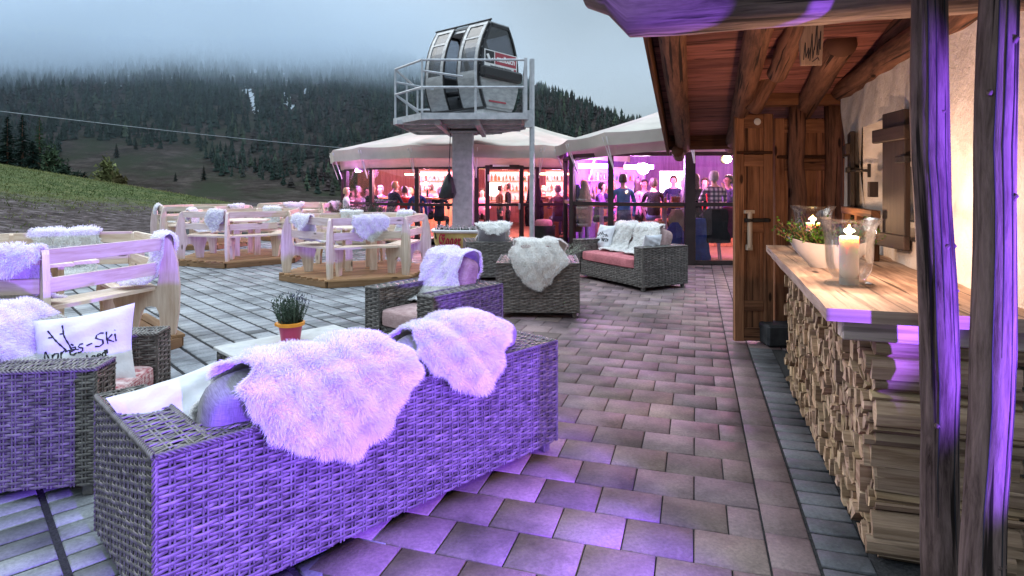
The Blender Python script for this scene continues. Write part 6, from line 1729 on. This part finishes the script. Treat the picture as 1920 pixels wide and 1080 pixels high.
# the big purlin with its carved end, carried by the two log posts
pa_ = hutp(0, 0)
pu0, pu1 = Vector((.30, 2.80, 0)), Vector((2.35, 2.17, 0)); dirp = (pu1 - pu0).normalized(); pu0 = Vector((1.62, 2.40, 0)) - dirp * 1.335; ln = 2.6
mb = MB(); K = 26; rings = []
for i in range(K + 1):
    x = ln * i / K
    # carved profile: stepped cove on the underside at the free end
    low = 2.185 + (.0 if x > .20 else (.11 * ((.20 - x) / .20) ** .7 + (.05 if x < .12 else 0)))
    top = 2.52 - .0 * x; hw = .105
    nr = Vector((-dirp.y, dirp.x, 0)); c = pu0 + dirp * x; ring = []
    for k in range(16):
        a = 6.283 * k / 16; ca, sa = math.cos(a), math.sin(a)
        ring.append(c + nr * (math.copysign(abs(ca) ** .6, ca) * hw * (1 + .03 * rnd.uniform(-1, 1))) + Vector((0, 0, (top + low) / 2 + math.copysign(abs(sa) ** .6, sa) * (top - low) / 2 + rnd.uniform(-.004, .004))))
    rings.append(mb.add(ring))
for i in range(K):
    for k in range(16):
        l0, l1 = ln * i / K, ln * (i + 1) / K
        mb.face((rings[i] + k, rings[i] + (k + 1) % 16, rings[i + 1] + (k + 1) % 16, rings[i + 1] + k), [(l0, k * .05), (l0, k * .05 + .05), (l1, k * .05 + .05), (l1, k * .05)], 0, (1, 1, 1))
mb.face([rings[0] + k for k in range(16)][::-1])
HB(mb).build('purlin', MT['greywood'], hut, 'soft')
for base, top_, r0, r1 in (((1.566, 2.17, 0), (1.512, 2.18, 2.56), .061, .057), ((1.480, 1.88, 0), (1.565, 1.90, 2.6), .060, .052)):
    mb = MB(); pts = [Vector(base).lerp(Vector(top_), i / 16) + Vector((.005 * math.sin(i * .55 + base[0] * 7), .004 * math.sin(i * .8), 0)) for i in range(17)]
    mb.tube(pts, [r0 + (r1 - r0) * i / 16 + .002 * math.sin(i * 1.3) + rnd.uniform(-.0012, .0012) for i in range(17)], 26, jit=.035)
    for k in range(5):
        z = rnd.uniform(.3, 2.1); i = int(z / 2.6 * 16); a = rnd.uniform(3.6, 5.9); d = Vector((math.cos(a), math.sin(a), 0)); mb.tube([pts[i] + d * r0 * .75, pts[i] + d * r0 * 1.0 + Vector((0, 0, .012))], [.014, .007], 7)
    lp_ = HB(mb).build('log_post', MT['postlog'], hut, 'soft')
    mb = MB()
    for a0, i0, i1 in ((4.95, 1, 12), (4.45, 6, 16), (5.35, 3, 9), (4.05, 2, 15), (5.05, 12, 16)):
        cr = []
        for i in range(i0, i1 + 1):
            a = a0 + .05 * math.sin(i * 1.7) + .03 * math.sin(i * 3.1); rr_ = r0 + (r1 - r0) * i / 16 + .002 * math.sin(i * 1.3)
            cr.append(pts[i] + Vector((math.cos(a), math.sin(a), 0)) * (rr_ * .995))
        mb.tube(cr, [.0008] + [.0026] * (len(cr) - 2) + [.0008], 6)
    HB(mb).build('drying_crack', MT['ink'], lp_)
    mb = MB(); mb.tube([Vector(base) + Vector((0, 0, -.02)), Vector(base) + Vector((0, 0, .055))], r0 * 1.12, 18); HB(mb).build('post_foot', MT['steel_dark'], hut)
# slim log posts in front of the board partition
for px, r_ in ((1494, .072), (1560, .078)): 
    b = at(px, 350, 5.56); logpart('log_post', (b.x, 5.56, 0), (b.x + .01, 5.56, 2.30), r_, r_ * .95, a=.012)
# gable board cladding above the log plate, behind the beams
mb = MB()
for k in range(9): mb.box(hutp(S1 - .25 - k * .36, TW + .16, 2.66), (.03, .35, .62), Mh, bev=.004, col=(rnd.uniform(.35, .55),) * 3)
HB(mb).build('gable_board', MT['oldwood'], hut)

# board partition hung like old doors
def board_door(label, x0, x1, Y, z0, z1, iron):
    t = thing('board_door', label, 'door', (x0, Y, z0), 0, 'old board doors at the hut corner'); w = x1 - x0; h = z1 - z0
    nb = max(2, int(round(w / .13)))
    mb = MB()
    for k in range(nb): mb.box((w * (k + .5) / nb, .02, h / 2), (w / nb - .003, .032, h), bev=.003, col=(rnd.uniform(.82, 1.15),) * 3)
    mb.build('door_boards', MT['door'], t)
    mb = MB()
    for x in (.045, w - .045): mb.box((x, -.008, h / 2), (.088, .024, h - .004), bev=.004, col=(rnd.uniform(.85, 1.1),) * 3)
    mb.build('stile', MT['door'], t)
    for z, hh in ((h - .075, .13), (h - .45, .11), (h * .5, .10), (.34, .10), (.07, .12)):
        mb = MB(); mb.box((w / 2, -.006, z), (w - .182, .020, hh), bev=.004, col=(rnd.uniform(.85, 1.1),) * 3); mb.build('batten', MT['door'], t)
    mb = MB(); mb.box((w / 2, -.012, h - .375), (w - .03, .05, .028), bev=.004, col=(.35, .3, .3)); mb.build('ledge_strip', MT['oldwood'], t)
    if iron:
        zc = H_ + (YH - 430) * Y / F_ - z0
        mb = MB(); mb.tube([(.13, -.055, zc + .17), (.13, -.055, zc - .17)], .022, 10); mb.box((.13, -.035, zc + .17), (.09, .05, .03)); mb.box((.13, -.035, zc - .17), (.05, .05, .05)); mb.build('handle', MT['paleboard'], t)
        mb = MB(); mb.box((.20, -.05, zc + .09), (.24, .015, .04), bev=.006); mb.lathe([(.001, .02), (.03, .012), (.03, -.012), (.001, -.02)], 12, c=(.30, -.05, zc + .09)); mb.lathe([(.001, .02), (.03, .012), (.03, -.012), (.001, -.02)], 12, c=(.12, -.06, zc + .09)); mb.build('latch', MT['iron'], t)
    return t
bd = board_door('old reddish board door with wooden handle and iron latch at the hut corner', 2.130, 2.50, 5.73, .02, 2.20, True)
kd = MB(); kd.lathe([(.001, .012), (.03, .008), (.034, 0), (.03, -.008), (.001, -.012)], 16, c=(0, 0, 0)); k_ = kd.build('button_plate', MT['white'], bd, True); k_.location = (.21, -.035, 2.10); k_.rotation_euler = (R_(90), 0, 0)
board_door('second board door behind the slim log posts, half covered by them', 2.53, 3.22, 5.76, .02, 2.16, False)
mb = MB(); mb.box((2.62, 5.68, .11), (.50, .30, .20), bev=.02); tag(mb.build('step_stone', gen('dark_stone', [(.02, .021, .024), (.055, .057, .062)], 9, rough=.7, bmp=.5)), 'dark stone block lying under the old board doors', 'stone block')

# hanging notice board under the eaves
sgn = thing('hanging_board', 'cream wooden board with dark handwriting hung under the eaves', 'sign', at(1522, 84, 3.3), R_(-8))
sgn.scale = (.6, .6, .6)
mb = MB(); mb.prism([(-.10, -.19), (.085, -.19), (.105, .24), (-.035, .24), (-.11, .03)], (0, 0, 0), (1, 0, 0), (0, 0, 1), (0, 1, 0), .02, col=(.42, .36, .34)); mb.build('board', MT['paleboard'], sgn)
sb = MB()
for st in [[(-.075, -.14), (-.06, .02), (-.055, -.12), (-.03, -.03), (-.035, -.13), (-.01, -.02)], [(-.02, -.15), (.0, .10), (.005, -.13), (.02, -.02)], [(.02, -.05), (.045, .20), (.04, -.1), (.06, .05)], [(.055, -.1), (.075, .12), (.07, -.05)], [(.0, -.16), (.05, -.12), (.06, -.15)]]:
    for (a, b), (c_, d_) in zip(st[:-1], st[1:]):
        q = Vector((c_ - a, 0, d_ - b)); n_ = Vector((-q.z, 0, q.x)).normalized() * .004
        A, B = Vector((a, -.0125, b)), Vector((c_, -.0125, d_)); sb.quad(A - n_, B - n_, B + n_, A + n_)
sb.build('handwriting', MT['ink'], sgn)
mb = MB()
for x in (-.05, .08): mb.tube([(x, 0, .23), (x, .02, .85)], .004, 5)
mb.build('cord', MT['iron'], sgn)

# =================================================================== wood stack and counter
def stack_logs():
    r = random.Random(12); Ys, Ye = 2.383, 4.62
    X0 = .706; tF = X0 * .9557
    sA, sB = X0 * .2943 + (.308 * .2943 + .9557) * Ys, X0 * .2943 + (.308 * .2943 + .9557) * Ye
    ns, nz_ = 44, 21; Zt = .945
    g = {}
    for i in range(ns + 1):
        for j in range(nz_ + 1):
            s = sA + (sB - sA) * i / ns; z = .012 + Zt * j / nz_
            if 0 < i < ns: s += r.uniform(-.022, .022)
            elif i == 0: s += r.uniform(-.010, .045)
            if 0 < j < nz_: z += r.uniform(-.019, .019)
            g[i, j] = (s, z)
    out = []
    for i in range(ns):
        j = 0
        while j < nz_:
            span = 2 if (r.random() < .42 and j < nz_ - 1) else 1
            q = [g[i, j], g[i + 1, j], g[i + 1, j + span], g[i, j + span]]
            if i == 0 and span == 1 and r.random() < .3 and j < nz_ - 1: span = 2; q = [g[i, j], g[i + 1, j], g[i + 1, j + 2], g[i, j + 2]]
            rr_ = r.random()
            if rr_ < .30: out += [(i, [q[0], q[1], q[2]]), (i, [q[0], q[2], q[3]])]
            elif rr_ < .55: out += [(i, [q[0], q[1], q[3]]), (i, [q[1], q[2], q[3]])]
            else: out.append((i, q))
            j += span
    return out, tF, r
polys, tF, r = stack_logs()
def log_mesh(mb, poly, rounded):
    cs = sum(p[0] for p in poly) / len(poly); cz = sum(p[1] for p in poly) / len(poly)
    sh = .90; n = len(poly); t0 = tF + r.uniform(-.022, .03); t1 = t0 + .50
    col = np.array([1, 1, 1.0]) * r.uniform(.55, 1.15) * np.array([1, r.uniform(.93, 1.02), r.uniform(.86, 1.02)])
    P = [(cs + (a - cs) * sh, cz + (b - cz) * sh) for a, b in poly]
    if rounded:
        Q = []
        for (a, b), (a2, b2) in zip(P, P[1:] + P[:1]):
            ma, mb_ = (a + a2) / 2, (b + b2) / 2; dx, dz = ma - cs, mb_ - cz; l = math.hypot(dx, dz) + 1e-6; q = r.uniform(.002, .010)
            ca, cb_ = a + (cs - a) * .16, b + (cz - b) * .16
            Q += [(ca, cb_), (ma + dx / l * q + r.uniform(-.004, .004), mb_ + dz / l * q + r.uniform(-.004, .004))]
        P = Q; n = len(P)
    tilt = r.uniform(-.012, .012)
    # 3 rings so that the split faces are not perfectly straight
    rings = []
    for f in (0, .33, .66, 1):
        dx, dz = (r.uniform(-.004, .004), r.uniform(-.004, .004)) if 0 < f < 1 else (0, 0)
        rings.append(mb.add([hutp(a + dx + tilt * f * 0, t0 + (t1 - t0) * f, b + dz) for a, b in P]))
    ou, ov = r.uniform(0, 9), r.uniform(0, 9)
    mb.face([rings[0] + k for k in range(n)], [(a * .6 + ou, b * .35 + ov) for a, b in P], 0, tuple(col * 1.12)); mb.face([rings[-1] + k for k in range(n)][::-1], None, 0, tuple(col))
    per = [0]
    for k in range(n): per.append(per[-1] + math.dist(P[k], P[(k + 1) % n]))
    for q in range(3):
        u0, u1 = q * .17 + ou, (q + 1) * .17 + ou
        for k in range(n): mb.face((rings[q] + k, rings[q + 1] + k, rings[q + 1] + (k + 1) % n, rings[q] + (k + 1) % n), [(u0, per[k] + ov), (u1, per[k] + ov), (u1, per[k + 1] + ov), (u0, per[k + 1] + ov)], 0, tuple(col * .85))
polys.sort(key=lambda p: p[0])
rest = MB()
for idx, (i, poly) in enumerate(polys):
    if idx < 296:
        mb = MB(); log_mesh(mb, poly, i < 2); o = mb.build('firewood_log', MT['firewood'])
        tag(o, 'split piece of firewood in the stack under the counter', 'firewood', 'firewood stacked under the counter')
    else: log_mesh(rest, poly, 0)
o = rest.build('firewood_stack', MT['firewood']); tag(o, 'far part of the split firewood stack under the counter', 'firewood', kind='stuff')
ct = thing('bar_counter', 'thick rustic plank counter on the wood stack, carrying candle and planted bowl', 'counter', (0, 0, 0))
zt = 1.022; A_, B_ = Vector((1.238, 2.35, 0)), Vector((2.085, 4.90, 0))
Rg = Vector((2.20, 2.06, 0)); fr = (B_ - A_); dF = fr.normalized()
near_dir = V2
mb = MB()
wid = .86
def plank(f0, f1, dz=0, c=(1, 1, 1)):
    pts = []
    n = 14
    for k in range(n + 1): pts.append(A_ + fr * (k / n) + V2 * (wid * f0 + (rnd.uniform(-.004, .004) if f0 == 0 else 0)))
    back = [A_ + fr * (k / n) + V2 * (wid * f1 - .003) for k in range(n + 1)][::-1]
    poly = pts + back; ou = rnd.random() * 5
    lo = mb.add([p + Vector((0, 0, zt - .05 + dz)) for p in poly]); hi = mb.add([p + Vector((0, 0, zt + dz)) for p in poly]); m_ = len(poly)
    uv = [((p - A_).dot(dF) + ou, (p - A_).dot(V2)) for p in poly]
    for k in range(m_): mb.face((lo + k, lo + (k + 1) % m_, hi + (k + 1) % m_, hi + k), [(uv[k][0], 0), (uv[(k + 1) % m_][0], 0), (uv[(k + 1) % m_][0], .05), (uv[k][0], .05)], 0, c)
    for k in range(n):
        a, b, c2, d2 = k, k + 1, m_ - 2 - k, m_ - 1 - k
        mb.face((hi + a, hi + b, hi + c2, hi + d2), [uv[a], uv[b], uv[c2], uv[d2]], 0, c); mb.face((lo + d2, lo + c2, lo + b, lo + a), [uv[d2], uv[c2], uv[b], uv[a]], 0, c)
plank(0, .48); plank(.484, 1.0, -.002, (.92, .9, .88))
mb.build('counter_top', MT['slab'], ct)
for s_, w_ in ((.13, .80), (2.45, .7)):
    mb = MB(); c = A_ + dF * s_ + V2 * (.07 + w_ / 2); c.z = zt - .05 - .046
    mb.box(c, (w_, .09, .088), math.atan2(V2.y, V2.x), bev=.006); mb.build('support_beam', MT['paleboard'], ct)

# candle in its glass
cd = thing('candle', 'lit thick white candle standing in the front glass lantern on the counter', 'candle', (0, 0, 0))
Pc = at(1592, 508, 2.92); Pc.z = zt; cd.location = Pc
hc = .235
mb = MB(); mb.lathe([(.001, 0), (.043, 0), (.043, hc - .006), (.039, hc), (.02, hc - .012), (.001, hc - .014)], 28); mb.build('wax', MT['wax'], cd, True)
mb = MB(); mb.tube([(0, 0, hc - .015), (.002, 0, hc + .016)], .0025, 6); mb.build('wick', MT['ink'], cd)
mb = MB(); mb.lathe([(.001, -.004), (.008, .003), (.011, .014), (.008, .028), (.003, .042), (.001, .048)], 14, c=(0, 0, hc + .008)); mb.build('flame', MT['flame'], cd, True)
def hurricane(label, loc, s=1.0):
    t = thing('glass_lantern', label, 'glass lantern', loc, 0, 'glass lanterns on the counter')
    mb = MB(); mb.lathe([(.001, .004), (.105, .004), (.112, .012), (.098, .02), (.072, .026), (.075, .04), (.095, .075), (.103, .12), (.108, .22), (.120, .29), (.142, .325), (.145, .330), (.139, .327), (.117, .292), (.104, .22), (.099, .12), (.091, .078), (.070, .044), (.001, .030)], 40)
    mb.v = [(x * s, y * s, z * s) for x, y, z in mb.v]; mb.build('glass', MT['vase'], t, True)
hurricane('flared glass lantern in front of the white bowl holding the white candle', (Pc.x, Pc.y, zt - .006), 1.0)
Pb = at(1524, 470, 4.25); Pb = Vector((Pb.x, 4.25, zt))
hurricane('second glass lantern behind the planted bowl, its candle glowing through the twigs', (Pb.x, Pb.y, zt - .004), 1.05)
cd2 = thing('candle', 'second lit candle behind the planted bowl', 'candle', (Pb.x, Pb.y, zt + .02))
mb = MB(); mb.lathe([(.001, 0), (.045, 0), (.045, .20), (.02, .192), (.001, .19)], 24); mb.build('wax', MT['wax'], cd2, True)
mb = MB(); mb.lathe([(.001, -.004), (.008, .003), (.011, .014), (.008, .028), (.003, .042), (.001, .048)], 12, c=(0, 0, .205)); mb.build('flame', MT['flame'], cd2, True)
# planted bowl
bo = thing('planted_bowl', 'white boat shaped ceramic bowl filled with boxwood twigs on the counter', 'planter', (at(1556, 490, 3.55).x, 3.55, zt), R_(-12)); bo.scale = (.88, .88, .92)
mb = MB()
def bowl(mb, prof, n=40):
    rings = []
    for sx, sy, z in prof:
        rings.append(mb.add([(sx * math.cos(6.283 * k / n), sy * math.sin(6.283 * k / n), z + (.035 * abs(math.cos(6.283 * k / n)) ** 3 if z > .12 else 0)) for k in range(n)]))
    for i in range(len(prof) - 1):
        for k in range(n): mb.face((rings[i] + k, rings[i] + (k + 1) % n, rings[i + 1] + (k + 1) % n, rings[i + 1] + k))
bowl(mb, [(.001, .001, 0), (.12, .08, 0), (.17, .105, .05), (.225, .13, .11), (.265, .15, .155), (.258, .143, .157), (.20, .11, .11), (.001, .001, .10)])
mb.build('bowl', MT['ceramic'], bo, True)
def twigs(n, seed):
    rr = np.random.RandomState(seed); V = []; C = []; tb = MB()
    for k in range(n):
        a = rr.uniform(0, 6.283); sx = rr.uniform(.2, 1); b = np.array([math.cos(a) * .19 * sx, math.sin(a) * .09 * sx, .12])
        d = np.array([math.cos(a) * rr.uniform(.2, 1.1), math.sin(a) * .7, rr.uniform(.4, 1.0)]); d /= np.linalg.norm(d); ln = rr.uniform(.09, .25)
        tb.tube([tuple(b), tuple(b + d * ln * .6), tuple(b + d * ln + np.array([0, 0, -.01]))], .0016, 4, cap=False)
        for j in range(15):
            f = rr.uniform(.15, 1.05); p = b + d * ln * f; q = rr.normal(0, 1, 3); q /= np.linalg.norm(q); s = np.cross(q, rr.normal(0, 1, 3)); s /= np.linalg.norm(s)
            l = rr.uniform(.014, .026); w = l * .30
            c = np.array([.05, .085, .022]) * rr.uniform(.35, 1.9)
            V += [p, p + q * l * .5 + s * w, p + q * l, p + q * l * .5 - s * w]; C += [c] * 4
    return V, C, tb
V, C, tb = twigs(210, 3)
tb.build('twigs', MT['log'], bo)
m_ = len(V) // 4; link('leaves', np_mesh('leaves', np.array(V), np.arange(m_ * 4).reshape(-1, 4), MT['leaf'], np.array(C) / .09, False), bo)

# wooden box shelf with lantern below the window
wb = thing('window_box', 'dark wooden box frame with small glass panes standing on the counter below the window', 'box frame', hutp((s_at(1640)[0]), TW - .14, zt))
hw_ = wb.location.copy(); wb.rotation_euler.z = math.atan2(V2.y, V2.x)
mb = MB()
for y in (-.55, -.18, .20): mb.box((0, y, .14), (.05, .055, .28), bev=.004)
mb.box((0, -.17, .30), (.055, .84, .05), bev=.004); mb.box((0, -.36, .02), (.05, .42, .04), bev=.004); mb.box((.02, -.36, .30), (.04, .34, .045), bev=.004)
mb.build('frame', MT['oldwood'], wb)
mb = MB(); mb.box((0, -.365, .15), (.006, .31, .22)); mb.build('pane', m if False else MT['vase'], wb)
mb = MB(); mb.box((.0, -.52, .46), (.05, .05, .10)); mb.build('knob', MT['darkwood'], wb)

# =================================================================== lamps that colour the terrace
FLP = Vector((2.05, -1.5, 1.2))
fl = thing('floodlight', 'black floodlight with a violet lens on a stand behind the viewer', 'floodlight', (FLP.x, FLP.y, 0))
mb = MB(); mb.tube([(0, 0, 0), (0, 0, FLP.z - .1)], .02, 8); mb.lathe([(.001, 0), (.16, 0), (.15, .02), (.02, .03)], 18); mb.build('stand', MT['steel_dark'], fl)
dirl = (Vector((-.9, 2.6, .75)) - FLP).normalized(); Rl = dirl.to_track_quat('-Y', 'Z').to_matrix()
mb = MB(); mb.box((0, 0, FLP.z), (.26, .10, .20), Rl, bev=.01); mb.build('housing', MT['black'], fl)
mb = MB(); mb.box(Vector((0, 0, FLP.z)) + dirl * .053, (.22, .006, .16), Rl); mb.build('lens', emit('violet_lens', (.30, .10, 1.0), 4), fl)
lamp('violet_flood', 'SPOT', FLP + dirl * .08, 2250, (.225, .08, 1.0), .04, (-1.9, 2.4, .6), 62, .2)
F2 = Vector((2.40, .85, 1.0))
f2 = thing('floodlight', 'small violet lamp on a stand at the end wall of the hut', 'floodlight', (F2.x, F2.y, 0))
mb = MB(); mb.lathe([(.001, 0), (.07, 0), (.06, .03), (.02, .04)], 14); mb.tube([(0, 0, .03), (0, 0, .9)], .015, 8); mb.build('stand', MT['steel_dark'], f2)
d2 = (Vector((.62, 1.98, 1.32)) - F2).normalized(); Rl = d2.to_track_quat('-Y', 'Z').to_matrix()
mb = MB(); mb.box((0, 0, 1.0), (.14, .08, .12), Rl, bev=.01); mb.build('housing', MT['black'], f2)
mb = MB(); mb.box(Vector((0, 0, 1.0)) + d2 * .043, (.11, .006, .09), Rl); mb.build('lens', bpy.data.materials['violet_lens'], f2)
lamp('violet_uplight', 'SPOT', F2 + d2 * .07, 850, (.22, .08, 1.0), .02, (.62, 1.98, 1.32), 72, .25)
lamp('candle_light', 'POINT', Pc + Vector((0, 0, hc + .075)), 36, (1.0, .60, .40), .025)
lamp('candle_light', 'POINT', Vector((Pb.x, Pb.y, zt + .28)), 9, (1.0, .58, .33), .025)
